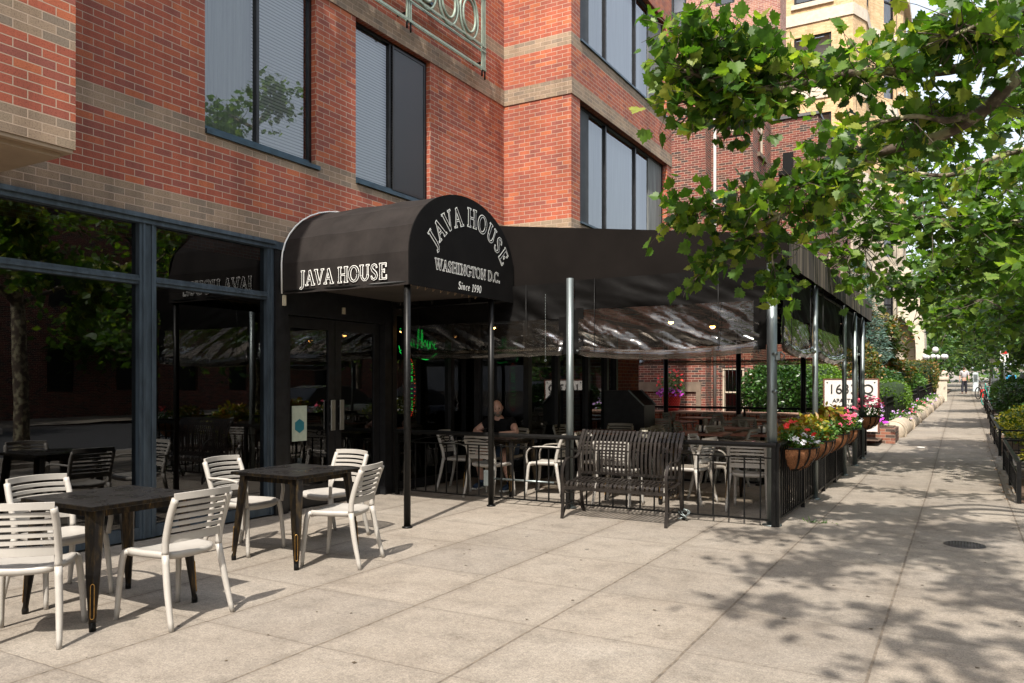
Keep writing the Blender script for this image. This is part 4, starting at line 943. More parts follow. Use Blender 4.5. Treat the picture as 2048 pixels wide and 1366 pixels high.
spots = [(-4.95, 11.6, 'by the glazed wall'), (-3.45, 11.9, 'in the second row middle'), (-2.6, 12.1, 'by the curtain, second row'), (-4.85, 14.6, 'by the host stand, third row'),
         (-3.55, 13.3, 'in the third row middle'), (-2.65, 14.2, 'by the curtain, third row'), (-4.65, 15.9, 'on the shop side, last row'), (-3.5, 15.6, 'in the last row middle'), (-2.7, 16.2, 'by the street railing, last row')]
rr = random.Random(4)
for i, (x, y, ds) in enumerate(spots):
    z = gz(y); place(pt, up_, (x, y, z), R(rr.uniform(-4, 4)), 'brown pedestal table ' + ds, 'pedestal tables in the shade of the patio')
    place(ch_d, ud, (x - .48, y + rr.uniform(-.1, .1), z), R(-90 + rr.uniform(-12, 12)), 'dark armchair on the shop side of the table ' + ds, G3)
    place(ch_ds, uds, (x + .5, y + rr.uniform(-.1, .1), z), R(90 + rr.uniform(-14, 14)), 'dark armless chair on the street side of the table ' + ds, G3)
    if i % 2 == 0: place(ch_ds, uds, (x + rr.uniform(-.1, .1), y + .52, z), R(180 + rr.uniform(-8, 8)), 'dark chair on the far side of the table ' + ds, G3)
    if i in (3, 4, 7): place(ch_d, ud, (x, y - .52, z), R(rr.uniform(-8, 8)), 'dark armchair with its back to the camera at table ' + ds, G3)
# table things
def caddy(x, y, z, lab):
    t = thing('napkin_caddy', lab, 'caddy', (x, y, z), group='condiment caddies on the patio tables'); mb = MB(); mb.box(x - .06, x + .06, y - .045, y + .045, z + .001, z + .015, bev=.003); mb.box(x - .005, x + .005, y - .04, y + .04, z + .012, z + .12); mb.build('holder', M_BLACK, t)
    mb = MB()
    for dx in (-.035, .035): mb.lathe([(0, 0), (.022, 0), (.022, .07), (.014, .09), (0, .09)], (x + dx, y - .01, z + .016), 10)
    mb.build('shaker', M_WHITE, t)
def tumbler(x, y, z, lab, mt, h=.15, r=.04):
    mb = MB(); mb.lathe([(0, 0), (r * .8, 0), (r, h), (r * .9, h), (r * .7, .01), (0, .01)], (x, y, z + .001), 14); o = mb.build('tumbler', mt); tag(o, lab, 'cup', 'cups on the patio tables')
caddy(-2.6, 12.05, gz(12) + .756, 'black condiment caddy on the table by the street curtain'); caddy(-3.6, 13.3, gz(13.3) + .756, 'black condiment caddy on the middle table of the third row'); caddy(-3.45, 11.9, .756, 'black condiment caddy with white shakers on the table behind the bench row')
M_BEIGECUP = mat('pale_grey_cup', (.5, .48, .42), .5, nz=.1)
tumbler(-3.58, 9.72, .758, 'clear grey tumbler on the table behind the strap bench', M_BEIGECUP, .14); tumbler(-2.05, 10.0, .758, 'white sugar canister on the table inside the corner post', M_WHITE, .13, .05); tumbler(-3.75, 13.1, gz(13) + .756, 'dark tall cup standing on the middle table of the third row', M_CHAIR_DK, .17); tumbler(-4.8, 14.6, gz(14.6) + .756, 'dark cup on the table near the host stand', M_CHAIR_DK, .17)
mb = MB(); rg = random.Random(3)
for i in range(9): 
    x, y = -2.28 + rg.uniform(-.08, .08), 9.93 + rg.uniform(-.05, .05); mb.box(x, x + .03, y, y + .018, .759 + .004 * i, .763 + .004 * i)
tag(mb.build('sugar_packets', mat('pink_paper', (.6, .25, .3), .6, nz=.3, nscale=30)), 'small heap of pink sugar packets on the corner table', 'packets')
# host stand
hs = thing('host_stand', 'tall black stand with slanted top at the back of the patio by the red flowerpot', 'stand', (-5.0, 13.3, gz(13.3)))
mb = MB(); z = gz(13.3); mb.prism([(-5.55, z), (-5.55, z + 1.38), (-5.08, z + 1.38), (-4.80, z + 1.12), (-4.80, z)], 'y', 13.0, 13.55); mb.build('cabinet', M_FRAME_DK, hs)
mb = MB(); mb.sweep([(-5.08, 12.97, z + 1.39), (-4.79, 12.97, z + 1.12)], [(-.015, -.012), (.015, -.012), (.015, .012), (-.015, .012)], side=(0, 1, 0)); mb.sweep([(-5.08, 13.58, z + 1.39), (-4.79, 13.58, z + 1.12)], [(-.015, -.012), (.015, -.012), (.015, .012), (-.015, .012)], side=(0, 1, 0)); mb.build('edge_trim', M_GALV, hs)

# ================================================================ STRAP BENCH
bn = thing('strap_bench', 'brown black steel strap bench facing the sidewalk before the front railing', 'bench', (-3.27, 8.17, 0))
bx0, bx1 = -3.86, -2.68
def bk(z):   # back profile y at height z
    t = (z - .43) / .53; return 8.34 + .07 * t - .05 * math.sin(PI * min(1, max(0, t))) + (.05 * max(0, t - .8) / .2)
mb = MB()
for i in range(24):
    x = bx0 + .035 + (bx1 - bx0 - .07) * i / 23
    P = [(x, bk(z), z) for z in [.47 + .49 * k / 9 for k in range(10)]] + [(x, bk(.96) + .03, .958), (x, bk(.96) + .045, .93)]
    mb.strap(P, .026, .005, (1, 0, 0))
mb.build('backrest', M_STRAP, bn)
mb = MB()
for i in range(22):
    x = bx0 + .045 + (bx1 - bx0 - .09) * i / 21
    P = [(x, 8.33, .425), (x, 8.2, .405), (x, 8.05, .405), (x, 7.95, .418), (x, 7.905, .41), (x, 7.885, .385), (x, 7.89, .35)]
    mb.strap(P, .030, .005, (1, 0, 0))
mb.build('seat', M_STRAP, bn)
mb = MB()
for y, z in ((bk(.93) + .035, .945), (bk(.47) + .008, .475), (8.33, .415), (7.893, .345)): mb.bar((bx0, y, z), (bx1, y, z), .03 if z > .4 else .034, .012, (0, 0, 1))
mb.build('cross_rail', M_STRAP, bn)
for x in (bx0 - .01, bx1 + .01):
    mb = MB()
    mb.strap(smooth_path([(x, bk(.97), .965), (x, bk(.75), .75), (x, bk(.47), .47), (x, 8.37, .30), (x, 8.40, .15), (x, 8.47, .0)], 5), .036, .014, (1, 0, 0))
    mb.strap(smooth_path([(x, 8.33, .42), (x, 8.1, .39), (x, 7.9, .40)], 4), .036, .012, (1, 0, 0)); mb.build('side_frame', M_STRAP, bn)
    mb = MB(); mb.strap(smooth_path([(x, bk(.70), .70), (x, 8.22, .655), (x, 8.05, .665), (x, 7.93, .62), (x, 7.875, .50), (x, 7.89, .38), (x, 7.90, .22), (x, 7.87, .0)], 6), .034, .013, (1, 0, 0)); mb.build('arm', M_STRAP, bn)
    mb = MB()
    mb.strap(smooth_path([(x, 7.89, .02), (x, 7.98, .13), (x, 8.14, .17), (x, 8.32, .13), (x, 8.42, .03)], 5), .02, .01, (1, 0, 0))
    for cy, cz, r in ((8.0, .34, .045), (8.10, .33, .05), (8.21, .345, .045)): mb.tube([(x, cy + (r - .0008 * k) * math.cos(k * .36), cz + (r - .0013 * k) * math.sin(k * .36)) for k in range(24)], .006, 5)
    mb.strap(smooth_path([(x, 7.91, .34), (x, 8.0, .28), (x, 8.15, .265), (x, 8.33, .31)], 4), .02, .008, (1, 0, 0)); mb.build('scrollwork', M_STRAP, bn)
mb = MB(); rg = random.Random(8)
P = [(-2.66 + .05 * math.cos(k * 1.3) + .02 * rg.random(), 8.42 + .05 * math.sin(k * 1.1), .05 + .05 * math.sin(k * .8) + .02) for k in range(26)]
mb.tube(smooth_path(P, 4), .007, 6); tag(mb.build('lock_chain', M_GALV), 'grey chain looped round the right foot of the strap bench', 'chain')

# ================================================================ SEATED MAN
def skin(nodes, edges, root, lv=2):
    me = bpy.data.meshes.new('tmp'); names = list(nodes); me.from_pydata([nodes[k][0] for k in names], [(names.index(a), names.index(b)) for a, b in edges], [])
    o = bpy.data.objects.new('tmp', me); C.objects.link(o); m = o.modifiers.new('s', 'SKIN'); m.use_smooth_shade = True
    for i, k in enumerate(names):
        r = nodes[k][1]; me.skin_vertices[0].data[i].radius = (r, r) if not isinstance(r, tuple) else r; me.skin_vertices[0].data[i].use_root = (k == root)
    s = o.modifiers.new('d', 'SUBSURF'); s.levels = lv; s.render_levels = lv
    dg = bpy.context.evaluated_depsgraph_get(); dg.update(); ev = o.evaluated_get(dg).to_mesh()
    mb = MB(); mb.add([tuple(v.co) for v in ev.vertices], [tuple(p.vertices) for p in ev.polygons], smooth=True)
    o.evaluated_get(dg).to_mesh_clear(); bpy.data.objects.remove(o); bpy.data.meshes.remove(me); return mb
def head_mb(c, yaw=0, pitch=0, roll=0, s=1.0):
    mb = MB(); V = []; nu, nv = 32, 24
    for j in range(nv + 1):
        ph = PI * j / nv - PI / 2
        for i in range(nu):
            th = 2 * PI * i / nu; x = math.cos(ph) * math.sin(th); y = -math.cos(ph) * math.cos(th); z = math.sin(ph)  # face to -y
            X, Y, Z = x * .076, y * .095, z * .118
            if Z < 0: k = -Z / .118; X *= 1 - .30 * k * k; Y = Y * (1 - .12 * k) - .010 * k
            if y < 0:
                fx = math.exp(-(X / .014) ** 2); Y -= .026 * fx * math.exp(-((Z + .018) / .022) ** 2) + .006 * fx * math.exp(-((Z - .01) / .02) ** 2)      # nose
                for sx in (-1, 1): Y += .012 * math.exp(-((X - sx * .03) / .016) ** 2 - ((Z - .012) / .013) ** 2)                                       # eye sockets
                Y -= .007 * math.exp(-(X / .05) ** 2) * math.exp(-((Z - .035) / .012) ** 2)                                                              # brow
                Y -= .008 * math.exp(-(X / .025) ** 2) * math.exp(-((Z + .062) / .010) ** 2); Y -= .010 * math.exp(-(X / .022) ** 2 - ((Z + .098) / .014) ** 2)
            V.append((X * s, Y * s, Z * s))
    mb.add(V, [(j * nu + i, j * nu + (i + 1) % nu, (j + 1) * nu + (i + 1) % nu, (j + 1) * nu + i) for j in range(nv) for i in range(nu)], smooth=True)
    for sx in (-1, 1): mb.add([(sx * (.073 + .013 * q[2]) * s, (.012 + q[0]) * s, (-.004 + q[1]) * s) for q in [(.012 * math.cos(a), .026 * math.sin(a), w_) for w_ in (0, 1) for a in [2 * PI * k / 8 for k in range(8)]]], [tuple(range(8)), tuple(range(8, 16))] + [(k, (k + 1) % 8, 8 + (k + 1) % 8, 8 + k) for k in range(8)], smooth=True)
    M = Matrix.Translation(c) @ Matrix.Rotation(yaw, 4, 'Z') @ Matrix.Rotation(roll, 4, 'Y') @ Matrix.Rotation(pitch, 4, 'X')
    return mb.xf(M), M
def hand(mb, wrist, fwd, palm_n, r=.0085, mirror=1):
    f = Vector(fwd).normalized(); nn = Vector(palm_n); nn = (nn - f * f.dot(nn)).normalized(); sd = f.cross(nn) * mirror; w0 = Vector(wrist)
    mb.sweep([w0 - f * .01, w0 + f * .03, w0 + f * .07, w0 + f * .095], [(.036 * math.cos(a), .013 * math.sin(a)) for a in [2 * PI * i / 12 for i in range(12)]], side=tuple(sd), scale=[.75, .95, 1.08, .95], smooth=True)
    for k, L in enumerate((.068, .078, .072, .056)):
        b = w0 + f * .085 + sd * (.027 - .018 * k); P = [b, b + f * L * .45 - nn * .006, b + f * L * .75 - nn * .018, b + f * L * .92 - nn * .032]; mb.tube(P, [r * 1.05, r, r * .9, r * .7], 8)
    b = w0 + f * .03 + sd * .030; mb.tube([b, b + f * .025 + sd * .02 - nn * .008, b + f * .055 + sd * .022 - nn * .02], [r * 1.3, r * 1.15, r * .8], 8)
MX, MY = -5.86, 9.98
def mp(x, y, z): return (MX + x, MY + y, z)
man = thing('person', 'grey bearded man in a black polo shirt and denim shorts sitting with folded arms', 'person', (MX, MY, 0))
nd = {'pel': (mp(0, .02, .56), (.15, .12)), 'bel': (mp(0, -.04, .70), (.15, .135)), 'ch': (mp(0, -.10, .86), (.155, .12)), 'nb': (mp(.01, -.16, .99), .07), 'nk': (mp(.015, -.20, 1.06), .058),
      'sl': (mp(-.19, -.11, .95), .068), 'sr': (mp(.19, -.11, .95), .068), 'el': (mp(-.36, -.24, .80), .046), 'er': (mp(.36, -.24, .80), .046), 'wl': (mp(-.12, -.40, .792), .029), 'wr': (mp(.14, -.42, .792), .029),
      'hl': (mp(-.10, -.02, .54), .088), 'hr': (mp(.10, -.02, .54), .088), 'kl': (mp(-.18, -.42, .53), .062), 'kr': (mp(.24, -.42, .53), .062), 'cl': (mp(-.17, -.40, .30), .056), 'cr': (mp(.28, -.40, .30), .056), 'al': (mp(-.16, -.36, .10), .036), 'ar': (mp(.32, -.38, .10), .036)}
ed = [('pel', 'bel'), ('bel', 'ch'), ('ch', 'nb'), ('nb', 'nk'), ('ch', 'sl'), ('ch', 'sr'), ('sl', 'el'), ('sr', 'er'), ('el', 'wl'), ('er', 'wr'), ('pel', 'hl'), ('pel', 'hr'), ('hl', 'kl'), ('hr', 'kr'), ('kl', 'cl'), ('kr', 'cr'), ('cl', 'al'), ('cr', 'ar')]
body = skin(nd, ed, 'pel')
hmb, HM = head_mb(mp(.035, -.245, 1.15), yaw=R(30), pitch=R(13), roll=R(-7)); body.join(hmb)
hand(body, mp(-.11, -.405, .79), (1, -.15, .02), (0, 0, 1)); hand(body, mp(.13, -.425, .79), (-1, -.25, .02), (0, 0, 1), mirror=-1)
body.build('body', M_SKIN, man)
nd2 = {k: (nd[k][0], tuple(q + .016 for q in nd[k][1]) if isinstance(nd[k][1], tuple) else nd[k][1] + .016) for k in nd}
nd2['ch'] = (nd['ch'][0], (.185, .15)); nd2['sle'] = (mp(-.285, -.185, .865), .073); nd2['sre'] = (mp(.285, -.185, .865), .073)
sh = skin({k: nd2[k] for k in ('pel', 'bel', 'ch', 'sl', 'sr', 'sle', 'sre')} | {'nb': (mp(.008, -.155, .985), .098)}, [('pel', 'bel'), ('bel', 'ch'), ('ch', 'nb'), ('ch', 'sl'), ('ch', 'sr'), ('sl', 'sle'), ('sr', 'sre')], 'pel'); sh.build('shirt', mat('black_cotton', (.007, .007, .008), .9, spec=.15, nz=.2, nscale=6, bmp=.01), man)
s2 = skin({'pel': nd2['pel'], 'hl': (nd['hl'][0], .105), 'hr': (nd['hr'][0], .105), 'kl': (mp(-.165, -.33, .535), .088), 'kr': (mp(.21, -.33, .535), .088)}, [('pel', 'hl'), ('pel', 'hr'), ('hl', 'kl'), ('hr', 'kr')], 'pel'); s2.build('shorts', mat('blue_denim', (.05, .085, .16), .85, nz=.25, nscale=20), man)
for s, x, y in ((-1, -.16, -.40), (1, .32, -.42)):
    b = MB(); P = [mp(x, y + .10, .045), mp(x, y + .03, .055), mp(x, y - .06, .045), mp(x, y - .15, .032)]; b.sweep(P, [(.045 * math.cos(a), .042 * math.sin(a)) for a in [2 * PI * i / 12 for i in range(12)]], side=(1, 0, 0), scale=[.8, 1.0, 1.02, .75], smooth=True); b.tube([mp(x, y + .04, .06), mp(x, y + .04, .12)], .045, 10); so_ = b.build('shoe', mat('navy_trainer', (.015, .04, .09), .6, nz=.2), man)
    b = MB(); b.box(*[MX + x + q for q in (-.046, .046)], MY + y - .19, MY + y + .14, .001, .02, bev=.008); b.build('sole', M_WHITE, so_)
hb = MB(); V = []     # beard shell and short side hair, shaped off the head surface
def shell(zlo, zhi, cond, lift):
    src, _ = head_mb(Vector((0, 0, 0))); m = MB(); keep = {}
    for f in src.f:
        c = sum((Vector(src.v[i]) for i in f), Vector()) / len(f)
        if zlo < c.z < zhi and cond(c): m.add([Vector(src.v[i]) * (1 + lift) for i in f], [tuple(range(len(f)))], smooth=True)
    return m.xf(HM)
shell(-.12, -.035, lambda c: c.y < .01 and not (abs(c.x) < .02 and c.z > -.055), .05).build('beard', mat('grey_beard', (.30, .27, .24), .95, nz=.4, nscale=70, bmp=.01), man, fixn=False)
shell(-.04, .055, lambda c: c.y > .005 and abs(c.x) > .0, .035).build('hair', mat('cropped_grey_hair', (.14, .12, .11), .95, nz=.4, nscale=70), man, fixn=False)
e = MB()
for sx in (-1, 1):
    c = HM @ Vector((sx * .03, -.083, .012)); e.lathe([(0, -.008), (.007, -.004), (.008, 0), (.007, .004), (0, .008)], tuple(c), 8)
e.build('eyes', M_BLACK, man); e = MB(); c0 = [HM @ Vector((x, -.104 + 8 * x * x, -.060)) for x in (-.022, -.01, 0, .01, .022)]; e.tube(c0, .003, 5); e.build('mouth', mat('lip', (.25, .09, .08), .5), man)
wt = MB(); wt.tube([mp(.165, -.405 + .032 * math.cos(t), .797 + .032 * math.sin(t)) for t in [2 * PI * i / 14 for i in range(14)]], .007, 6, closed=True); wt.build('wristwatch', M_BLACK, man)
ph = MB(); ph.box(MX - .02, MX + .09, MY - .56, MY - .50, .759, .80, bev=.004); tag(ph.build('pocket_case', mat('patterned_red_white_card', (.5, .3, .35), .5, nz=.8, nscale=40)), 'small patterned case lying on the table before the seated man', 'case')

# ================================================================ BASKETS AND POTS
def sph_pts(rng, n, c, r, shell=.55, zmin=-1):
    d = rng.normal(size=(n, 3)); d /= np.linalg.norm(d, axis=1)[:, None]; d[:, 2] = np.maximum(d[:, 2], zmin)
    return np.array(c) + d * np.array(r) * (shell + (1 - shell) * rng.random(n) ** .6)[:, None]
BL = ['hanging basket nearest the corner post with red and white flowers under golden coleus', 'second hanging basket from the corner post, mostly golden coleus', 'third hanging basket on the street railing with pink flowers', 'fourth hanging basket with pink, white and golden plants', 'last hanging basket, on the short railing, full of coral pink flowers']
for bi, (y, kind) in enumerate(((9.15, 0), (10.35, 1), (11.9, 2), (13.1, 3), (16.6, 4))):
    rng = np.random.default_rng(40 + bi); z = gz(y) + .80; x0 = -1.645; t = thing('hanging_basket', BL[bi], 'flower basket', (x0, y, z - .27), group='coconut lined baskets on the street railing')
    hw = .40 if kind < 4 else .3; dp = .27; n = 18
    mb = MB(); V = []; F = []
    for j in range(9):
        ph = PI / 2 * j / 8
        for i in range(n + 1):
            a = PI * i / n - PI / 2; k = 1 + .04 * rng.normal() * (j > 0)
            V.append((x0 + dp * math.cos(a) * math.cos(ph) * k, y + hw * math.sin(a) * math.cos(ph) * k, z - .25 * math.sin(ph) * k))
    F = [(j * (n + 1) + i, j * (n + 1) + i + 1, (j + 1) * (n + 1) + i + 1, (j + 1) * (n + 1) + i) for j in range(8) for i in range(n)]
    mb.add(V, F, smooth=True); mb.add([(x0, y - hw, z), (x0, y + hw, z), (x0, y + hw * .6, z - .2), (x0, y - hw * .6, z - .2)], [(0, 1, 2, 3)]); mb.build('coco_liner', M_COCO, t, fixn=False)
    mb = MB(); mb.tube([(x0 + (dp + .01) * math.cos(a), y + (hw + .01) * math.sin(a), z + .005) for a in [PI * i / 18 - PI / 2 for i in range(19)]], .009, 6)
    for a in (-60, -36, -12, 12, 36, 60): mb.strap([(x0 + (dp + .012) * math.cos(R(a)) * math.cos(p), y + (hw + .012) * math.sin(R(a)) * math.cos(p), z - .262 * math.sin(p)) for p in [PI / 2 * i / 8 for i in range(9)]], .02, .006, (-math.sin(R(a)), math.cos(R(a)), .01))
    mb.build('wire_frame', M_BLACK, t)
    cx = (x0 + .1, y, z + .10)
    leaf_mesh('leaves', L_GREEN, sph_pts(rng, 420, cx, (.22, hw * .92, .13)), .05, OVAL, rng, t, up=.4)
    if kind in (0, 1, 3):
        c = sph_pts(rng, {0: 230, 1: 380, 3: 110}[kind], (x0 + .02, y + (.18 if kind == 0 else 0), z + .15), (.22, hw * (.7 if kind == 0 else .9), .17)); leaf_mesh('coleus', L_COLEUS, c, .085, OVAL, rng, t, up=.3, droop=.6)
    def bl(mt, n, c, r, s=.026): blossoms('blossoms', mt, sph_pts(rng, n, c, r, .85, 0), s, rng, t)
    if kind == 0: bl(P_RED, 6, (x0 + .1, y - .24, z + .16), (.18, .14, .16), .036); bl(P_WHITE, 18, (x0 + .14, y - .16, z + .06), (.16, .22, .10), .034)
    if kind == 2: bl(P_PINK, 24, (x0 + .12, y, z + .14), (.2, .36, .14), .032); leaf_mesh('coleus', L_COLEUS, sph_pts(rng, 210, (x0, y + .15, z + .2), (.2, .3, .2)), .1, OVAL, rng, t, up=.3)
    if kind == 3: bl(P_PINK, 22, (x0 + .1, y, z + .22), (.2, .36, .16), .036); bl(P_WHITE, 22, (x0 + .16, y + .1, z + .12), (.16, .25, .12), .034)
    if kind == 4: bl(P_PINK, 90, (x0 + .1, y, z + .2), (.25, .32, .2), .036); bl(P_WHITE, 14, (x0 + .12, y, z + .12), (.2, .25, .1), .03)
# low brick wall at the end of the patio, with red flowerpot
zw = gz(19.6)
lw = thing('low_brick_wall', 'low orange brick wall with brown coping behind the far end of the patio', 'wall', (-4.6, 19.6, zw))
mb = MB(); mb.box(-7.4, -2.55, 19.48, 19.72, zw - .1, zw + .60); mb.build('brickwork', M_BRICK_ORG, lw)
mb = MB(); mb.box(-7.42, -2.52, 19.44, 19.76, zw + .602, zw + .68, bev=.012); mb.build('coping', M_COPING, lw)
rng = np.random.default_rng(5); fp = thing('flower_pot', 'glossy red dimpled flowerpot with purple and red flowers on the low brick wall', 'flowerpot', (-6.5, 19.6, zw + .68))
zw -= .12
mb = MB(); mb.lathe([(0, 0), (.17, 0), (.19, .05), (.225, .25), (.25, .43), (.265, .44), (.26, .46), (.23, .46), (.22, .40), (0, .40)], (-6.5, 19.6, zw + .801), 28); po = mb.build('pot', M_REDPOT, fp)
mb = MB()
for j in range(9):
    for i in range(24):
        a = 2 * PI * (i + .5 * (j % 2)) / 24; r = .193 + .055 * j / 9; c = (-6.5 + r * math.cos(a), 19.6 + r * math.sin(a), zw + .86 + j * .04); mb.lathe([(0, -.012), (.012, 0), (0, .012)], c, 5)
mb.build('dimples', mat('pale_red_dimple', (.75, .18, .15), .3), po)
leaf_mesh('leaves', L_GREEN, sph_pts(rng, 500, (-6.5, 19.6, zw + 1.45), (.34, .3, .34), .3), .06, OVAL, rng, fp, up=.2); leaf_mesh('leaves', L_GREEN, sph_pts(rng, 250, (-6.5, 19.6, zw + 1.27), (.34, .32, .12), .3), .06, OVAL, rng, fp, up=.2)
blossoms('blossoms', P_RED, sph_pts(rng, 55, (-6.5, 19.5, zw + 1.55), (.36, .3, .34), .7), .042, rng, fp); blossoms('blossoms', P_MAG, sph_pts(rng, 90, (-6.5, 19.48, zw + 1.25), (.36, .3, .12), .8), .045, rng, fp)
mb = MB()
for i in range(9): a = i * .7; mb.tube([(-6.5, 19.6, zw + 1.2), (-6.5 + .15 * math.cos(a), 19.6 + .12 * math.sin(a), zw + 1.45), (-6.5 + .25 * math.cos(a), 19.6 + .2 * math.sin(a), zw + 1.66)], .004, 5)
mb.build('stems', L_GREEN, fp)
# sign
zw += .12
sg = thing('address_sign', 'white address sign reading 1633 Q above the flowers at the end of the patio', 'sign', (-2.15, 19.25, zw))
sx0, sx1, sz0, sz1 = -2.74, -1.63, zw + .30, 1.60
mb = MB(); mb.box(sx0, sx1, 19.23, 19.33, sz0, sz1, bev=.004); mb.build('panel', M_SIGNW, sg)
mb = MB(); mb.box(sx1 + .001, sx1 + .03, 19.22, 19.34, sz0 - .02, sz1 + .02); mb.box(sx0 - .03, sx0 - .001, 19.22, 19.34, sz0 - .02, sz1 + .02); mb.box(sx0, sx1, 19.22, 19.34, sz1 + .001, sz1 + .022); mb.build('sign_frame', mat('rusty_brown_metal', (.16, .06, .04), .6, nz=.3), sg)
def text_obj(s, size, x, z, y, parent, mt, name='lettering', off=0.0, align='LEFT'):
    cu = bpy.data.curves.new(name, 'FONT'); cu.body = s; cu.size = size; cu.align_x = align; cu.extrude = .004; cu.offset = off
    o = bpy.data.objects.new(name, cu); C.objects.link(o); dg = bpy.context.evaluated_depsgraph_get(); dg.update()
    me = bpy.data.meshes.new_from_object(o.evaluated_get(dg)); bpy.data.objects.remove(o)
    o = bpy.data.objects.new(name, me); C.objects.link(o); me.materials.clear(); me.materials.append(mt); o.parent = parent; o.rotation_euler = (R(90), 0, 0); o.location = Vector((x, y, z)) - wl(parent); return o
text_obj('1633 Q', .31, (sx0 + sx1) / 2, 1.28, 19.222, sg, M_SIGNTXT, align='CENTER'); text_obj('APARTMENTS', .125, (sx0 + sx1) / 2, 1.08, 19.222, sg, M_SIGNTXT, align='CENTER', off=.001); text_obj('and OFFICES', .125, (sx0 + sx1) / 2, .95, 19.222, sg, M_SIGNTXT, align='CENTER', off=.001)
mb = MB()
for x in (sx0 + .06, sx1 - .06): mb.lathe([(0, -.004), (.018, -.002), (.018, .002), (0, .004)], (x, 19.222, sz1 - .06), 10, ax='y')
mb.build('fixing_screw', M_GALV, sg)
# brick planter box and rolled concrete edging
z = gz(20.3); pb = thing('brick_planter', 'small brick planter box with magenta flowers beside the short railing', 'planter', (-1.75, 20.4, z))
mb = MB(); mb.box(-2.45, -1.32, 19.85, 21.0, z - .05, z + .34); mb.build('brickwork', M_BRICK_PLANT, pb); mb = MB(); mb.box(-2.4, -1.38, 19.9, 20.95, z + .341, z + .36); mb.build('soil', M_SOIL, pb)
rng = np.random.default_rng(6); leaf_mesh('leaves', L_GREEN, sph_pts(rng, 260, (-1.85, 20.35, z + .4), (.4, .4, .12)), .06, OVAL, rng, pb); blossoms('blossoms', P_MAG, sph_pts(rng, 70, (-1.85, 20.3, z + .46), (.36, .36, .12), .8, 0), .045, rng, pb)
ex = lambda y: -1.30 + (y - 21) * .022
M_CONC = mat('weathered_rolled_concrete', (.40, .33, .25), .92, nz=.25, nscale=4, bmp=.02)
ys = [21.6, 24.3, 27.2, 30.3, 33.6, 37.0, 40.6, 44.3]
for i, (a, b) in enumerate(zip(ys[:-1], ys[1:])):
    mb = MB(); P = []; S = []; m = 14
    for k in range(m + 1): y = a + .04 + (b - a - .08) * k / m; P.append((ex(y) - .22, y, gz(y) + .10)); S.append(.27 * (1 - .22 * (k == 0) - .06 * (k == m)) * (1 + .05 * math.sin(k * 2)))
    mb.tube(P, S, 14)
    for k in (1.6, 2.0): y = a + .12 * k * 2; mb.tube([(ex(y) - .22 + .285 * math.cos(t), y, gz(y) + .10 + .285 * math.sin(t)) for t in [2 * PI * q / 18 for q in range(18)]], .018, 6, closed=True)
    tag(mb.build('garden_edging', M_CONC), '%s piece of rolled concrete garden edging, counting away from the brick planter' % ['first', 'second', 'third', 'fourth', 'fifth', 'sixth', 'seventh'][i], 'edging', 'rolled concrete garden edging')
# iron fence on the raised bed and stone pier
def iron_fence(x0, y0, x1, y1, zt0, zt1, lab):
    t = thing('iron_fence', lab, 'fence', (x0, y0, gz(y0))); n = int((y1 - y0) / .13); f = lambda u: (x0 + (x1 - x0) * u, y0 + (y1 - y0) * u)
    P = lambda u, z: (*f(u), z); zt = lambda u: zt0 + (zt1 - zt0) * u
    for k, dz in enumerate((0, -.14, -.72)): mb = MB(); mb.bar(P(0, zt(0) + dz), P(1, zt(1) + dz), .04, .03, (1, 0, 0)); mb.build('rail', M_BLACK, t)
    mb = MB()
    for i in range(n + 1):
        u = i / n; mb.bar(P(u, zt(u) - .85), P(u, zt(u)), .016, .016, (1, 0, 0))
    mb.build('pickets', M_BLACK, t)
    for u in (0, .33, .66, 1): mb = MB(); mb.bar(P(u, zt(u) - 1.0), P(u, zt(u) + .06), .07, .07, (1, 0, 0)); mb.build('post', M_BLACK, t)
iron_fence(-1.78, 23.0, -1.55, 34.3, 1.12, 1.28, 'nearer black iron fence above the rolled concrete edging'); iron_fence(-1.5, 34.9, -1.15, 44.6, 1.36, 1.6, 'farther black iron fence running up to the stone pier')
iron_fence(-1.6, 46.2, -1.5, 62, 1.75, 2.1, 'black iron fence beyond the stone pier')
pr = thing('stone_pier', 'pale square stone gate pier with cap at the end of the garden edging', 'pier', (-.95, 45.3, gz(45.3))); z = gz(45.3)
mb = MB(); mb.box(-1.25, -.65, 45.0, 45.6, z - .2, z + 1.05); mb.build('shaft', M_STONE2, pr); mb = MB(); mb.box(-1.32, -.58, 44.93, 45.67, z + 1.051, z + 1.22, bev=.04); mb.build('cap', M_STONE2, pr)
mb = MB(); z0 = gz(22) - .1
for a, b in zip(range(19, 62, 3), range(22, 65, 3)): mb.quad((-12, a, gz(a) + .25), (ex(a) - .25, a, gz(a) + .12), (ex(b) - .25, b, gz(b) + .12), (-12, b, gz(b) + .25))
tag(mb.build('garden_bed', M_SOIL, fixn=False), kind='structure')
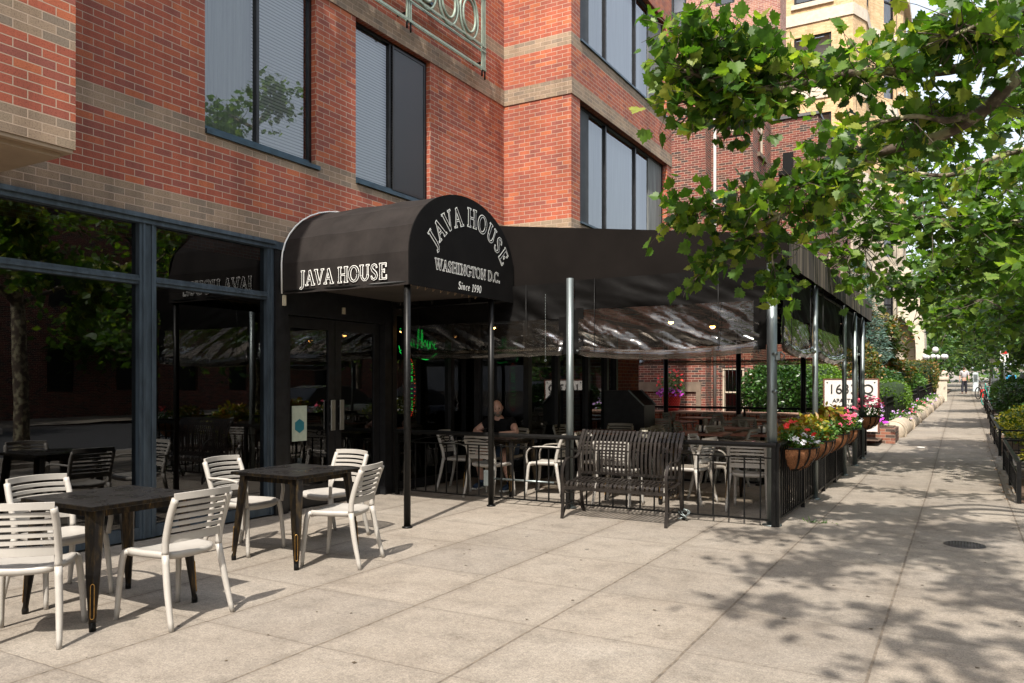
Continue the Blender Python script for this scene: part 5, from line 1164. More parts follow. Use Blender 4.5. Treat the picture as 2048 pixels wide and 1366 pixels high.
# fence-side flowers and ground plants
rng = np.random.default_rng(11)
def plant(lab, c, r, n, lmt, size, shape=OVAL, blo=None, nm='flowering_plant', cat='plant', grp=None, shell=.5, up=.5, parts=True):
    t = thing(nm, lab, cat, (c[0], c[1], c[2] - r[2]), group=grp)
    leaf_mesh('foliage', lmt, sph_pts(rng, n, c, r, shell), size, shape, rng, t, up=up)
    mb = MB()
    for i in range(7): a = i * .9 + c[1]; mb.tube([(c[0], c[1], c[2] - r[2] - .1), (c[0] + r[0] * .35 * math.cos(a), c[1] + r[1] * .35 * math.sin(a), c[2]), (c[0] + r[0] * .6 * math.cos(a), c[1] + r[1] * .6 * math.sin(a), c[2] + r[2] * .6)], [.02 * r[2] + .008, .012 * r[2] + .006, .004], 5)
    mb.build('stems', M_BARK, t)
    if blo: blossoms('blossoms', blo[0], sph_pts(rng, blo[1], (c[0] + .05, c[1] - .05, c[2] + r[2] * .25), [q * .95 for q in r], .9, -.2), blo[2], rng, t)
    return t
for i, (y, mt, nb, ds) in enumerate(((22.4, P_LAV, 150, 'lavender flowered plant behind the brick planter'), (24.6, P_LAV, 60, 'lavender flowered plant by the first fence post'), (26.5, P_PINK, 40, 'pink flowered plant spilling over the concrete edging'), (28.8, P_LAV, 22, 'low green plant with pale flowers on the edging by the nearer fence'), (31.4, P_PINK, 40, 'bushy green plant with pink flowers halfway along the nearer fence'), (34.2, P_LAV, 40, 'lavender flowered plant at the gap between the two fences'), (37.6, P_LAV, 30, 'pale flowered plant by the farther fence'), (41, P_LAV, 24, 'green plant with pale flowers close to the stone pier'))):
    plant(ds, (ex(y) - .35 - (.5 if i == 0 else 0), y, gz(y) + (.48 if i == 0 else .30)), (.34, .8, .38 if i == 0 else .20), 700, L_GREEN, .08, blo=(mt, int(nb * .6), .036), grp='plants along the garden edging')
# ================================================================ SHRUBS BEHIND
plant('glossy round dark green bush behind the low brick wall left of the corner post', (-4.1, 20.9, 1.3), (1.02, .8, .80), 5600, L_BUSH, .095, nm='round_bush', cat='bush', shell=.55, up=.3)
def hedge(lab, c, r, n, mt, size, p=4, nm='clipped_hedge'):
    t = thing(nm, lab, 'hedge', (c[0], c[1], c[2] - r[2])); d = rng.uniform(-1, 1, size=(n * 3, 3)); q = (np.abs(d) ** p).sum(1) ** (1 / p); d = d / q[:, None]; d = d[:n] * (1 - .10 * rng.random(n))[:, None]
    leaf_mesh('foliage', mt, np.array(c) + d * np.array(r), size, QUADL, rng, t, up=.25)
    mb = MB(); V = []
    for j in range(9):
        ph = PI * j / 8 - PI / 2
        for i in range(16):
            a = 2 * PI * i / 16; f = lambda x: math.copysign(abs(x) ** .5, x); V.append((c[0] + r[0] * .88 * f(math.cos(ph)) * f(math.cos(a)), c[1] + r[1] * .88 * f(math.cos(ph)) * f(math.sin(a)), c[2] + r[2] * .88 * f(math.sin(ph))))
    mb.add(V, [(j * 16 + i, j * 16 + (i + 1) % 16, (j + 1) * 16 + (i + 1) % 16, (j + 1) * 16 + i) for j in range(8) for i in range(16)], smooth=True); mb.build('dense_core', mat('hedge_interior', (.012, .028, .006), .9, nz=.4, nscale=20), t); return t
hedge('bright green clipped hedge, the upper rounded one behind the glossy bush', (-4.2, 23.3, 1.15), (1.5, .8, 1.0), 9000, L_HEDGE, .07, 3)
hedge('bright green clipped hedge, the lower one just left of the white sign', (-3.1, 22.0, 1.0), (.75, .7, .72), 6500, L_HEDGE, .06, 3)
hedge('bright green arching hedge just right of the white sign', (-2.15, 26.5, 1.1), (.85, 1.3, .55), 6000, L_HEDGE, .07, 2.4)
plant('dark green bush behind the arching hedge right of the sign', (-2.5, 30, 1.35), (.9, 1.2, .75), 3500, L_BUSH, .10, nm='round_bush', cat='bush', shell=.6)
plant('tall leafy bush with red tips directly above the white sign', (-3.4, 27, 1.9), (1.3, 1.0, 1.15), 6500, L_MAG, .10, nm='leafy_bush', cat='bush', shell=.5)
hedge('flat topped reddish green hedge before the stone pier', (-2.2, 43.5, 1.9), (1.2, 1.6, .75), 5000, L_MAG, .10, 6)
plant('green shrub between the arching hedge and the flat topped hedge', (-2.1, 37.5, 1.5), (.8, 1.5, .7), 3000, L_GREEN, .11, nm='leafy_bush', cat='bush')
# conifer: whorled drooping branches
def spruce(lab, x, y, z, h, rad, n, seed, bot=.15):
    g = np.random.default_rng(seed); t = thing('blue_spruce', lab, 'tree', (x, y, z)); C_ = []; D_ = []
    mb = MB(); mb.tube([(x, y, z - .2), (x, y, z + h)], [.12, .02], 8); mb.build('trunk', M_BARK, t); br = MB()
    for k in range(n):
        u = bot + (1 - bot) * g.random(); zz = z + h * u; L = rad * (1 - u) ** .8 + .12; a = g.random() * 2 * PI; dr = Vector((math.cos(a), math.sin(a), .1 - .35 * (1 - u)))
        br.tube([(x, y, zz), tuple(Vector((x, y, zz)) + dr * L)], [.018, .004], 4)
        for q in range(int(26 * L / rad + 8)):
            s = .25 + .75 * g.random(); p = Vector((x, y, zz)) + dr * L * s; sd = Vector((-dr.y, dr.x, 0)) * g.normal() * .16 * L; C_.append(p + sd + Vector((0, 0, g.normal() * .02))); D_.append(dr + sd * 2 / L)
    br.build('branches', M_BARK, t, fixn=False); leaf_mesh('crown', L_SPRUCE, C_, .17, (np.array([(0, 0, 0), (.10, .4, .0), (0, 1, 0), (-.10, .4, 0), (0, .1, .1), (0, .9, .1)]), [(0, 1, 2, 3), (0, 4, 5)]), g, t, up=.3, dirs=D_)
spruce('blue spruce right of the patio canopy before the stone building', -3.3, 31, .4, 5.6, 1.5, 230, 3)
spruce('dark blue spruce low behind the patio beside the bright hedges', -5.0, 27, .3, 4.3, 1.7, 170, 5)
spruce('blue spruce topping the roof edge of the canopy before the brick building', -5.2, 33, .6, 8.6, 1.6, 240, 7, .3)

# ================================================================ NEIGHBOURING BUILDINGS
nb = thing('brown_brick_building', 'dark red brick building with stepped bays directly behind the patio', 'building', (-8, 24, .2))
mb = MB(); z0, zt = -.2, 10.3
wall_y(mb, 22.0, -12, -6.30, z0, zt); wall_x(mb, -6.30, 22.0, 22.6, z0, zt, [])
BWN = (-6.08, -5.44, 8.72, 9.95); BWB = (-5.98, -5.35, .55, 1.98)
wall_y(mb, 22.6, -6.30, -5.12, z0, zt, [BWN, BWB], .12); wall_x(mb, -5.12, 22.6, 25.0, z0, zt, [(23.2, 24.1, 8.2, 9.7)], .12)
wall_y(mb, 25.0, -5.12, -3.75, z0, 9.6); wall_x(mb, -3.75, 25.0, 33, z0, 9.6, [(27, 28, 4.4, 6.4), (30, 31, 4.4, 6.4), (27, 28, 1.2, 3.2), (30, 31, 1.2, 3.2)], .12); wall_y(mb, 33, -12, -3.75, z0, 9.6)
mb.quad((-12, 22, zt), (-5.12, 22, zt), (-5.12, 25, zt), (-12, 25, zt)); mb.quad((-12, 25, 9.6), (-3.75, 25, 9.6), (-3.75, 33, 9.6), (-12, 33, 9.6)); mb.quad((-12, 25, 9.6), (-5.12, 25, 9.6), (-5.12, 25, zt), (-12, 25, zt)); mb.build('wall', M_BRICK_OLD, nb, fixn=False)
mb = MB(); mb.box(-12, -6.24, 21.94, 22.10, zt, zt + .09); mb.box(-6.36, -5.06, 22.54, 22.7, zt, zt + .088); mb.box(-5.2, -3.69, 24.94, 25.1, 9.6, 9.69); mb.box(-3.80, -3.69, 25.1, 33, 9.6, 9.689); mb.build('coping', M_ZINC, nb)
mb = MB(); mb.box(-8.6, -6.42, 21.95, 21.998, 1.28, 1.56); mb.box(-6.56, -6.42, 21.95, 21.998, .3, 1.279); mb.build('stone_panel', M_BROWNSTONE, nb)
def nwin(x0, x1, z0, z1, Y, frame_mt, bars=False, sill=True):
    f = MB(); k = .07
    f.box(x0, x0 + k, Y + .03, Y + .1, z0, z1); f.box(x1 - k, x1, Y + .03, Y + .1, z0, z1); f.box(x0 + k, x1 - k, Y + .031, Y + .1, z0, z0 + k); f.box(x0 + k, x1 - k, Y + .031, Y + .1, z1 - k, z1); f.box(x0 + k, x1 - k, Y + .04, Y + .09, (z0 + z1) / 2 - .02, (z0 + z1) / 2 + .02)
    o = f.build('window', frame_mt, nb); g = MB(); g.quad((x0 + .05, Y + .08, z0 + .05), (x1 - .05, Y + .08, z0 + .05), (x1 - .05, Y + .08, z1 - .05), (x0 + .05, Y + .08, z1 - .05)); g.build('pane', M_GLASS_UP, o, fixn=False)
    b = MB(); b.quad((x0 + .02, Y + .3, z0), (x1 - .02, Y + .3, z0), (x1 - .02, Y + .3, z1), (x0 + .02, Y + .3, z1)); b.build('dark_backing', M_INT, o, fixn=False)
    if sill: s = MB(); s.box(x0 - .04, x1 + .04, Y - .04, Y + .03, z0 - .12, z0 - .001); s.build('sill', M_BRICK_OLD, o)
    if bars:
        s = MB()
        for i in range(7): x = x0 - .02 + (x1 - x0 + .04) * i / 6; s.tube([(x, Y - .1, z0 - .15), (x, Y - .1, z1 + .3)], .008, 5)
        for z in (z0 + .15, z1 - .1): s.tube([(x0 - .1, Y - .1, z), (x1 + .1, Y - .1, z)], .009, 5)
        s.build('security_bars', M_BLACK, o)
M_CREAM = mat('cream_window_paint', (.5, .42, .32), .7, nz=.1)
nwin(*BWN, 22.6, M_CREAM); nwin(*BWB, 22.6, M_CREAM, bars=True)
for y0, y1, z0_, z1_, X in ((23.2, 24.1, 8.2, 9.7, -5.12), (27, 28, 4.4, 6.4, -3.75), (30, 31, 4.4, 6.4, -3.75), (27, 28, 1.2, 3.2, -3.75), (30, 31, 1.2, 3.2, -3.75)):
    f = MB(); frame_rect(f, X - .05, y0, y1, z0_, z1_, .07, .06, tr=[(z0_ + z1_) / 2]); o = f.build('window', M_CREAM, nb); g = MB(); g.quad((X - .08, y0, z0_), (X - .08, y1, z0_), (X - .08, y1, z1_), (X - .08, y0, z1_)); g.build('pane', M_GLASS_UP, o, fixn=False)
    g = MB(); g.quad((X - .4, y0, z0_), (X - .4, y1, z0_), (X - .4, y1, z1_), (X - .4, y0, z1_)); g.build('pale_shade', M_BLIND, o, fixn=False); s = MB(); s.box(X - .04, X + .08, y0 - .05, y1 + .05, z0_ - .12, z0_ - .002); s.build('sill', M_BROWNSTONE, o)
mb = MB(); mb.tube([(-6.18, 22.53, 0), (-6.18, 22.53, 10.2)], .045, 10); mb.build('downpipe', mat('pale_painted_pipe', (.4, .38, .36), .6, nz=.1), nb)
mb = MB(); mb.box(-4.75, -4.45, 24.9, 24.997, 8.0, 8.55); mb.box(-4.85, -4.35, 24.75, 24.997, 7.85, 7.98); mb.build('wall_lantern', M_BLACK, nb)
# taller pink brick block behind
pk = thing('pink_brick_building', 'pale pink brick block rising behind the dark red brick building', 'building', (-10, 36, .3))
mb = MB(); pw = [(-10.15, -9.5, 15.4, 17.2), (-8.35, -7.6, 16.2, 18.1), (-10.15, -9.5, 19.4, 21.2), (-8.35, -7.6, 20.0, 21.9)]
wall_y(mb, 30.5, -18, -5.9, 8, 24, pw, .15); wall_x(mb, -5.9, 30.5, 31.6, 8, 24, []); mb.quad((-18, 30.5, 24), (-5.9, 30.5, 24), (-5.9, 31.6, 24), (-18, 31.6, 24)); mb.quad((-18, 31.6, 8), (-5.9, 31.6, 8), (-5.9, 31.6, 24), (-18, 31.6, 24)); mb.box(-17.9, -9.0, 33.01, 37.9, -.2, 8); mb.build('wall', M_BRICK_PINK, pk, fixn=False)
mb = MB(); mb.box(-18, -6.0, 30.40, 30.497, 14.85, 15.1); mb.build('string_course', M_BROWNSTONE, pk)
def gen_win(parent, x0, x1, z0, z1, Y, mt=M_FRAME_DK, div=True, back=M_BLIND):
    f = MB(); k = .09; f.box(x0, x0 + k, Y + .06, Y + .14, z0, z1); f.box(x1 - k, x1, Y + .06, Y + .14, z0, z1)
    for z in (z0, (z0 + z1) / 2, z1 - k): f.box(x0 + k, x1 - k, Y + .07, Y + .14, z, z + k)
    if div: f.box((x0 + x1) / 2 - .05, (x0 + x1) / 2 + .05, Y + .065, Y + .14, z0 + k, z1 - k)
    o = f.build('window', mt, parent); g = MB(); g.quad((x0, Y + .12, z0), (x1, Y + .12, z0), (x1, Y + .12, z1), (x0, Y + .12, z1)); g.build('pane', M_GLASS_UP, o, fixn=False)
    b = MB(); b.quad((x0, Y + .4, z0 + (z1 - z0) * .45), (x1, Y + .4, z0 + (z1 - z0) * .45), (x1, Y + .4, z1), (x0, Y + .4, z1)); b.build('shade', back, o, fixn=False)
    b = MB(); b.quad((x0, Y + .6, z0), (x1, Y + .6, z0), (x1, Y + .6, z1), (x0, Y + .6, z1)); b.build('dark_backing', M_INT, o, fixn=False); return o
for q in pw: gen_win(pk, *q, 30.5, div=False)
# tall yellow brick and stone apartment building
ap = thing('apartment_building', 'tall yellow brick and pale stone apartment building with canted bays behind the trees', 'building', (-7, 44, .5))
AX = -4.45; AY = 40.0; fl = 3.9
mb = MB(); st = MB(); aw = []
zbase = 11.2
for z in (12.3, 16.1, 19.9): aw.append((-7.1, -5.4, z, z + 2.2))
wall_y(mb, AY, -16, AX, zbase, 25, aw, .16)
gw = [(-7.0, -6.2, 8.0, 10.2), (-7.0, -6.2, 4.4, 6.8)]
wall_y(st, AY, -16, AX, -.2, zbase, gw, .16)
# canted corner and stepped projecting bays along the street side
def poly_wall(mbx, pts, z0, z1, wins=(), dep=.16):
    """vertical wall panels between plan points, each optionally with window openings (u0,u1,za,zb)"""
    for (a, b), ws in zip(zip(pts[:-1], pts[1:]), wins):
        A, B = Vector((*a, 0)), Vector((*b, 0)); d = B - A; L = d.length; d /= L; nr = Vector((d.y, -d.x, 0)); t = MB(); wall_x(t, 0, 0, L, z0, z1, [(u0 * L, u1 * L, za, zb) for u0, u1, za, zb in ws], dep)
        mbx.join(MB().add([tuple(A + d * v[1] + nr * v[0] + Vector((0, 0, v[2]))) for v in t.v], t.f))
        for u0, u1, za, zb in ws:
            P = lambda u, off, z: tuple(A + d * (u * L) + nr * off + Vector((0, 0, z))); f = MB()
            f.sweep([P(u0, -dep * .6, za), P(u1, -dep * .6, za), P(u1, -dep * .6, zb), P(u0, -dep * .6, zb)], [(-.05, -.04), (.05, -.04), (.05, .04), (-.05, .04)], closed=True, side=tuple(nr)); f.bar(P(u0, -dep * .6, (za + zb) / 2), P(u1, -dep * .6, (za + zb) / 2), .08, .08, tuple(nr)); o = f.build('window', M_FRAME_DK, ap)
            g = MB(); g.quad(P(u0, -dep * .7, za), P(u1, -dep * .7, za), P(u1, -dep * .7, zb), P(u0, -dep * .7, zb)); g.build('pane', M_GLASS_UP, o, fixn=False); g = MB(); g.quad(P(u0, -dep - .3, za), P(u1, -dep - .3, za), P(u1, -dep - .3, zb), P(u0, -dep - .3, zb)); g.build('shade', M_BLIND, o, fixn=False)
plan = [(AX, AY), (AX + .45, AY + 1.2), (AX + .45, AY + 3.2), (AX + .9, AY + 4.0), (AX + 1.5, AY + 4.9), (AX + 1.5, AY + 6.4), (AX + .5, AY + 7.6), (AX + .5, AY + 13), (AX + 1.3, AY + 14), (AX + 1.3, AY + 17), (AX, AY + 18), (AX, AY + 24)]
def wn(z): return [[], [(.2, .8, z, z + 2.2)], [], [(.15, .85, z, z + 2.3)], [(.15, .85, z, z + 2.3)], [(.2, .8, z, z + 2.3)], [(.1, .3, z, z + 2.2), (.6, .8, z, z + 2.2)], [], [(.3, .7, z, z + 2.2)], [], []]
def wall_levels(mbx, z0, z1, zs):
    W_ = [[] for _ in range(11)]
    for z in zs:
        for i, q in enumerate(wn(z)): W_[i] += q
    poly_wall(mbx, plan, z0, z1, W_)
wall_levels(mb, zbase, 25, (12.3, 16.1, 19.9)); wall_levels(st, -.2, zbase, (4.4, 8.0))
mb.add([(-16, AY, 25)] + [(x, y, 25) for x, y in plan] + [(-16, AY + 24, 25)], [tuple(range(13))])
mb.build('upper_wall', M_BRICK_YEL, ap, fixn=False); st.build('stone_base', M_STONE, ap, fixn=False)
for q in aw: gen_win(ap, *q, AY)
for q in gw: gen_win(ap, *q, AY, div=False)
sc_ = MB()
for z, hh, pj in ((zbase - .1, .5, .10), (15.2, .55, .06), (18.9, .55, .06), (22.6, .5, .06), (24.8, .5, .35), (7.2, .35, .08)):
    path = [(-16, AY)] + plan
    for (a, b) in zip(path[:-1], path[1:]):
        A, B = Vector((*a, z)), Vector((*b, z)); d = (B - A).normalized(); nr = Vector((d.y, -d.x, 0)); sc_.add([tuple(p + q) for q in (Vector(), Vector((0, 0, hh))) for p in (A - d * pj * .3, B + d * pj * .3, B + d * pj * .3 + nr * pj, A - d * pj * .3 + nr * pj)], [(0, 1, 2, 3), (7, 6, 5, 4), (0, 4, 5, 1), (1, 5, 6, 2), (2, 6, 7, 3), (3, 7, 4, 0)])
for q in aw + gw: sc_.box(q[0] - .12, q[1] + .12, AY - .1, AY - .003, q[2] - .22, q[2])
sc_.build('stone_bands', M_STONE2, ap)
# rounded balcony, gothic porch
mb = MB(); mb.prism([(AX + .5, 48.0), (AX + 1.9, 48.2), (AX + 2.1, 49.4), (AX + 1.9, 50.6), (AX + .5, 50.8)], 'z', 6.9, 7.15); mb.prism([(AX + .5, 48.1), (AX + 1.75, 48.3), (AX + 1.9, 49.4), (AX + 1.75, 50.5), (AX + .5, 50.7)], 'z', 6.4, 6.899); mb.box(AX + 1.9, AX + 2.02, 48.3, 50.5, 7.151, 7.95); mb.box(AX + .5, AX + 1.9, 48.2, 48.3, 7.151, 7.95); mb.build('balcony', M_STONE2, ap)
gp = MB(); pts = []
def gothic(w_, h, z0): 
    P = [(-w_ / 2, z0)]; 
    for i in range(11): a = PI - (PI / 3) * i / 10; P.append((w_ / 2 + w_ * math.cos(a), z0 + h + w_ * math.sin(a)))
    return P + [(-x, z) for x, z in P[-2::-1]]
for w_, h, mt_ in ((3.2, 4.0, 0), ): pass
t = MB(); yc = 47.5; px0, px1 = AX + .5, AX + 1.7
O = gothic(1.9, 3.0, .6); 
# porch front facing the camera side with a pointed opening, built as a ring of quads
outer = [(-1.3, .6), (-1.3, 4.0), (-1.2, 4.9), (-.9, 5.6), (-.5, 6.0), (0, 6.3), (.5, 6.0), (.9, 5.6), (1.2, 4.9), (1.3, 4.0), (1.3, .6)]; inner = [(-.85, .6), (-.85, 3.3), (-.8, 3.9), (-.6, 4.4), (-.3, 4.85), (0, 5.15), (.3, 4.85), (.6, 4.4), (.8, 3.9), (.85, 3.3), (.85, .6)]
for Yp, rev in ((AY + 7.0, 0),):
    xc = AX + 1.55
    for i in range(10):
        for dy0, dy1, A_, B_ in ((0, 0, outer, inner),):
            t.add([(xc + A_[i][0] * .9, Yp, A_[i][1]), (xc + A_[i + 1][0] * .9, Yp, A_[i + 1][1]), (xc + B_[i + 1][0] * .9, Yp, B_[i + 1][1]), (xc + B_[i][0] * .9, Yp, B_[i][1])], [(0, 1, 2, 3)])
        t.add([(xc + inner[i][0] * .9, Yp, inner[i][1]), (xc + inner[i + 1][0] * .9, Yp, inner[i + 1][1]), (xc + inner[i + 1][0] * .9, Yp + 1.2, inner[i + 1][1]), (xc + inner[i][0] * .9, Yp + 1.2, inner[i][1])], [(0, 1, 2, 3)])
        t.add([(xc + outer[i][0] * .9, Yp, outer[i][1]), (xc + outer[i + 1][0] * .9, Yp, outer[i + 1][1]), (xc + outer[i + 1][0] * .9, Yp + 3, outer[i + 1][1]), (xc + outer[i][0] * .9, Yp + 3, outer[i][1])], [(0, 1, 2, 3)])
t.box(xc - .9, xc + .9, Yp + 1.21, Yp + 1.3, .5, 6.2); t.build('gothic_porch', M_STONE2, ap, fixn=False)

# ================================================================ RIGHT SIDE TREE PITS WITH LOW FENCES AND SHRUBS
pits = [(.62, 11.7, 15.6, 'gold', 'nearest tree pit fence at the right photo edge'), (.64, 18.0, 23.3, 'gold', 'second tree pit fence from the camera'), (.75, 25.7, 30.5, 'dark', 'third tree pit fence, before the dark clipped hedge'), (.8, 33.5, 38, 'dark', 'fourth tree pit fence near the turquoise bicycle')]
for i, (x, y0, y1, kd, lab) in enumerate(pits):
    t = thing('tree_pit_fence', 'low black metal ' + lab, 'fence', (x, y0, gz(y0)), group='low fences round the tree pits'); zz = lambda y: gz(y)
    for a, b in (((x, y0), (x, y1)), ((x, y0), (2.7, y0)), ((x, y1), (2.7, y1))):
        for h in (.50, .34, .06):
            mb = MB(); mb.bar((*a, zz(a[1]) + h), (*b, zz(b[1]) + h), .03 if h > .4 else .018, .045 if h > .4 else .018, (0, 0, 1) if h > .4 else (0, 0, 1)); mb.build('rail', M_BLACK, t)
    for px, py in ((x, y0), (x, (y0 + y1) / 2), (x, y1), (2.7, y0), (2.7, y1)): mb = MB(); mb.bar((px, py, zz(py)), (px, py, zz(py) + .53), .05, .05); mb.build('post', M_BLACK, t)
    mb = MB(); n = int((y1 - y0) / .1)
    for k in range(1, n): y = y0 + (y1 - y0) * k / n; mb.bar((x, y, zz(y) + .06), (x, y, zz(y) + .34), .012, .012)
    for k in range(1, 20): xx = x + (2.7 - x) * k / 20; mb.bar((xx, y0, zz(y0) + .06), (xx, y0, zz(y0) + .34), .012, .012)
    mb.build('pickets', M_BLACK, t)
    mb = MB(); mb.quad((x + .03, y0 + .03, gz(y0) + .012), (2.68, y0 + .03, gz(y0) + .012), (2.68, y1 - .03, gz(y1) + .012), (x + .03, y1 - .03, gz(y1) + .012)); tag(mb.build('mulch', M_SOIL, fixn=False), kind='structure')
plant('gold and green variegated shrub in the nearest tree pit at the right edge', (1.55, 13.6, .42), (.78, 1.7, .42), 4200, L_YEL, .085, nm='variegated_shrub', cat='shrub', shell=.5)
plant('gold flecked green shrub in the second tree pit', (1.60, 20.4, .62), (.95, 2.3, .50), 5200, L_YEL, .085, nm='variegated_shrub', cat='shrub', shell=.5)
hedge('dark clipped box hedge filling the third tree pit', (1.9, 27.6, .95), (1.0, 2.2, .62), 7000, L_BUSH, .085, 3); hedge('clipped box hedge in the fourth tree pit, lighter green', (1.85, 35.5, 1.05), (.9, 2.0, .65), 5000, L_GREEN, .09, 3)
leaf_mesh_o = leaf_mesh('leaf_litter', mat('dry_leaf_litter', (.2, .12, .06), .9, nz=.4, nscale=20), np.stack([rng.uniform(.45, 1.0, 260), rng.uniform(11.3, 24, 260), np.zeros(260)], 1) + np.array([0, 0, .008]) + np.array([[0, 0, 1]]) * np.maximum(0, rng.uniform(0, 0, (260, 1))), .05, OVAL, rng, up=4)
for v in leaf_mesh_o.data.vertices: v.co.z += gz(v.co.y)
tag(leaf_mesh_o, kind='stuff', label='dry brown leaf litter along the tree pit fences', cat='leaf litter')

# manhole, litter, bits on the paving
mh = thing('manhole_cover', 'small round dark iron utility cover set in the sidewalk at the right', 'manhole cover', (.02, 8.44, 0))
mb = MB(); mb.lathe([(0, .004), (.17, .004), (.175, 0)], (.02, 8.44, .002), 32); mb.build('plate', mat('dark_cast_iron', (.05, .045, .045), .6, .3, nz=.3), mh)
mb = MB()
for i in range(-6, 7):
    for j in range(-6, 7):
        if i * i + j * j < 36: mb.box(.02 + i * .025 - .007, .02 + i * .025 + .007, 8.44 + j * .025 - .007, 8.44 + j * .025 + .007, .006, .010)
mb.build('studs', mat('dark_cast_iron', (.05, .045, .045)), mh)
mb = MB(); mb.lathe([(0, .006), (.07, .006), (.08, .001)], (-.77, 19.2, gz(19.2) + .003), 16); tag(mb.build('paper_disc', M_WHITE), 'flat white disc lying on the sidewalk by the brick planter', 'litter')

def grass_tuft(x, y, lab):
    g = np.random.default_rng(int(abs(x * 100))); t = leaf_mesh('grass_tuft', L_GREEN, np.stack([x + g.normal(size=60) * .10, y + g.normal(size=60) * .04, np.full(60, .0)], 1), .05, SLIM, g, up=.1); tag(t, label=lab, cat='weeds', kind='stuff')
grass_tuft(-1.34, 9.0, 'green weeds growing in the paving joint near the corner post'); 
g_ = np.random.default_rng(77); pts = []
mb = MB()
for i in range(150):
    x, y = g_.uniform(-4.5, .8), g_.uniform(2.3, 12); s = g_.uniform(.005, .018); a = g_.random() * 6
    mb.add([(x + s * math.cos(a + q), y + s * .8 * math.sin(a + q), .003 + .002 * (k % 2)) for k, q in enumerate((0, 1.6, 3.1, 4.7))], [(0, 1, 2, 3)])
tag(mb.build('leaf_crumbs', mat('dark_debris', (.07, .05, .03), .9, nz=.5, nscale=60), fixn=False), label='tiny dark leaf crumbs scattered over the sidewalk', cat='debris', kind='stuff')

# ================================================================ STREET LAMP, PEOPLE, BICYCLES AND BINS FAR ALONG
zl = gz(47); sl_ = thing('street_lamp', 'black post lamp with a cluster of white globes above the stone pier', 'street lamp', (-1.22, 47, zl))
lx, ly = -1.22, 47.0
mb = MB(); mb.lathe([(0, 0), (.22, 0), (.22, .2), (.13, .35), (.13, .8), (.09, .9), (.06, 1.1), (.05, 2.1), (.08, 2.15), (.05, 2.25), (.03, 2.4)], (lx, ly, zl), 14); mb.build('post', M_BLACK, sl_)
mb = MB(); gl = [(0, 0, 2.62, .16)] + [(.50 * math.cos(R(a)), .50 * math.sin(R(a)), 2.25, .135) for a in (20, 80, 140, 200, 260, 320)]
for x, y, z, r in gl[1:]: mb.tube(smooth_path([(lx, ly, zl + 1.95), (lx + x * .6, ly + y * .6, zl + 1.85), (lx + x, ly + y, zl + 2.08)], 4), .022, 6)
mb.build('arms', M_BLACK, sl_)
M_GLOBE = mat('white_opal_globe', (.62, .62, .62), .25, nz=.02)
for x, y, z, r in gl: mb = MB(); mb.lathe([(r * math.cos(p), r * math.sin(p)) for p in [PI * i / 12 - PI / 2 for i in range(13)]], (lx + x, ly + y, zl + z), 18); mb.build('globe', M_GLOBE, sl_)
def walker(lab, x, y, shirt, trou, stride=.16, ph=1, bag=False):
    z = gz(y); t = thing('person', lab, 'person', (x, y, z)); q = lambda a, b, c: (x + a, y + b, z + c)
    n_ = {'pel': (q(0, 0, .95), (.13, .10)), 'ch': (q(0, 0, 1.28), (.15, .11)), 'nk': (q(0, 0, 1.50), .055), 'sl': (q(-.19, 0, 1.42), .06), 'sr': (q(.19, 0, 1.42), .06), 'el': (q(-.24, .05, 1.14), .042), 'er': (q(.24, -.03, 1.14), .042), 'wl': (q(-.24, -.04, .90), .03), 'wr': (q(.25, -.14, .92), .03),
          'kl': (q(-.1, -.04 * ph, .50), .065), 'kr': (q(.1, .08 * ph, .50), .065), 'al': (q(-.1, -stride * ph, .07), .042), 'ar': (q(.1, stride * ph, .07), .042), 'tl': (q(-.11, -(stride) * ph + .14, .03), .035), 'tr': (q(.11, stride * ph + .14, .03), .035)}
    b = skin(n_, [('pel', 'ch'), ('ch', 'nk'), ('ch', 'sl'), ('ch', 'sr'), ('sl', 'el'), ('sr', 'er'), ('el', 'wl'), ('er', 'wr'), ('pel', 'kl'), ('pel', 'kr'), ('kl', 'al'), ('kr', 'ar'), ('al', 'tl'), ('ar', 'tr')], 'pel', 1)
    h, M = head_mb(Vector(q(0, .01, 1.64)), yaw=PI); b.join(h); hand(b, q(-.24, -.05, .88), (0, .1, -1), (1, 0, 0)); hand(b, q(.25, -.15, .90), (0, .1, -1), (-1, 0, 0)); b.build('body', M_SKIN, t)
    gr_ = lambda k, a: (n_[k][0], tuple(v + a for v in n_[k][1]) if isinstance(n_[k][1], tuple) else n_[k][1] + a)
    skin({k: gr_(k, .02) for k in ('pel', 'ch', 'sl', 'sr', 'el', 'er')}, [('pel', 'ch'), ('ch', 'sl'), ('ch', 'sr'), ('sl', 'el'), ('sr', 'er')], 'pel', 1).build('shirt', shirt, t)
    skin({k: gr_(k, .022) for k in ('pel', 'kl', 'kr', 'al', 'ar')}, [('pel', 'kl'), ('pel', 'kr'), ('kl', 'al'), ('kr', 'ar')], 'pel', 1).build('trousers', trou, t)
    c = MB(); s, _ = head_mb(Vector((0, 0, 0)))
    for f in s.f:
        cc = sum((Vector(s.v[i]) for i in f), Vector()) / len(f)
        if cc.z > .03 or (cc.y > .0 and cc.z > -.03): c.add([Vector(s.v[i]) * 1.06 for i in f], [tuple(range(len(f)))], smooth=True)
    c.xf(M).build('hair', M_BARK, t, fixn=False); return t
walker('man walking away along the sidewalk in a pale grey shirt and dark trousers', .12, 57.0, mat('pale_grey_shirt', (.45, .42, .44), .8, nz=.1), mat('dark_trousers', (.02, .02, .03), .8, nz=.2))
walker('person in a cream top standing beside the fence beyond the stone pier', -1.0, 56.0, mat('cream_top', (.5, .45, .38), .8, nz=.1), mat('brown_trousers', (.09, .06, .04), .8, nz=.2), .05)
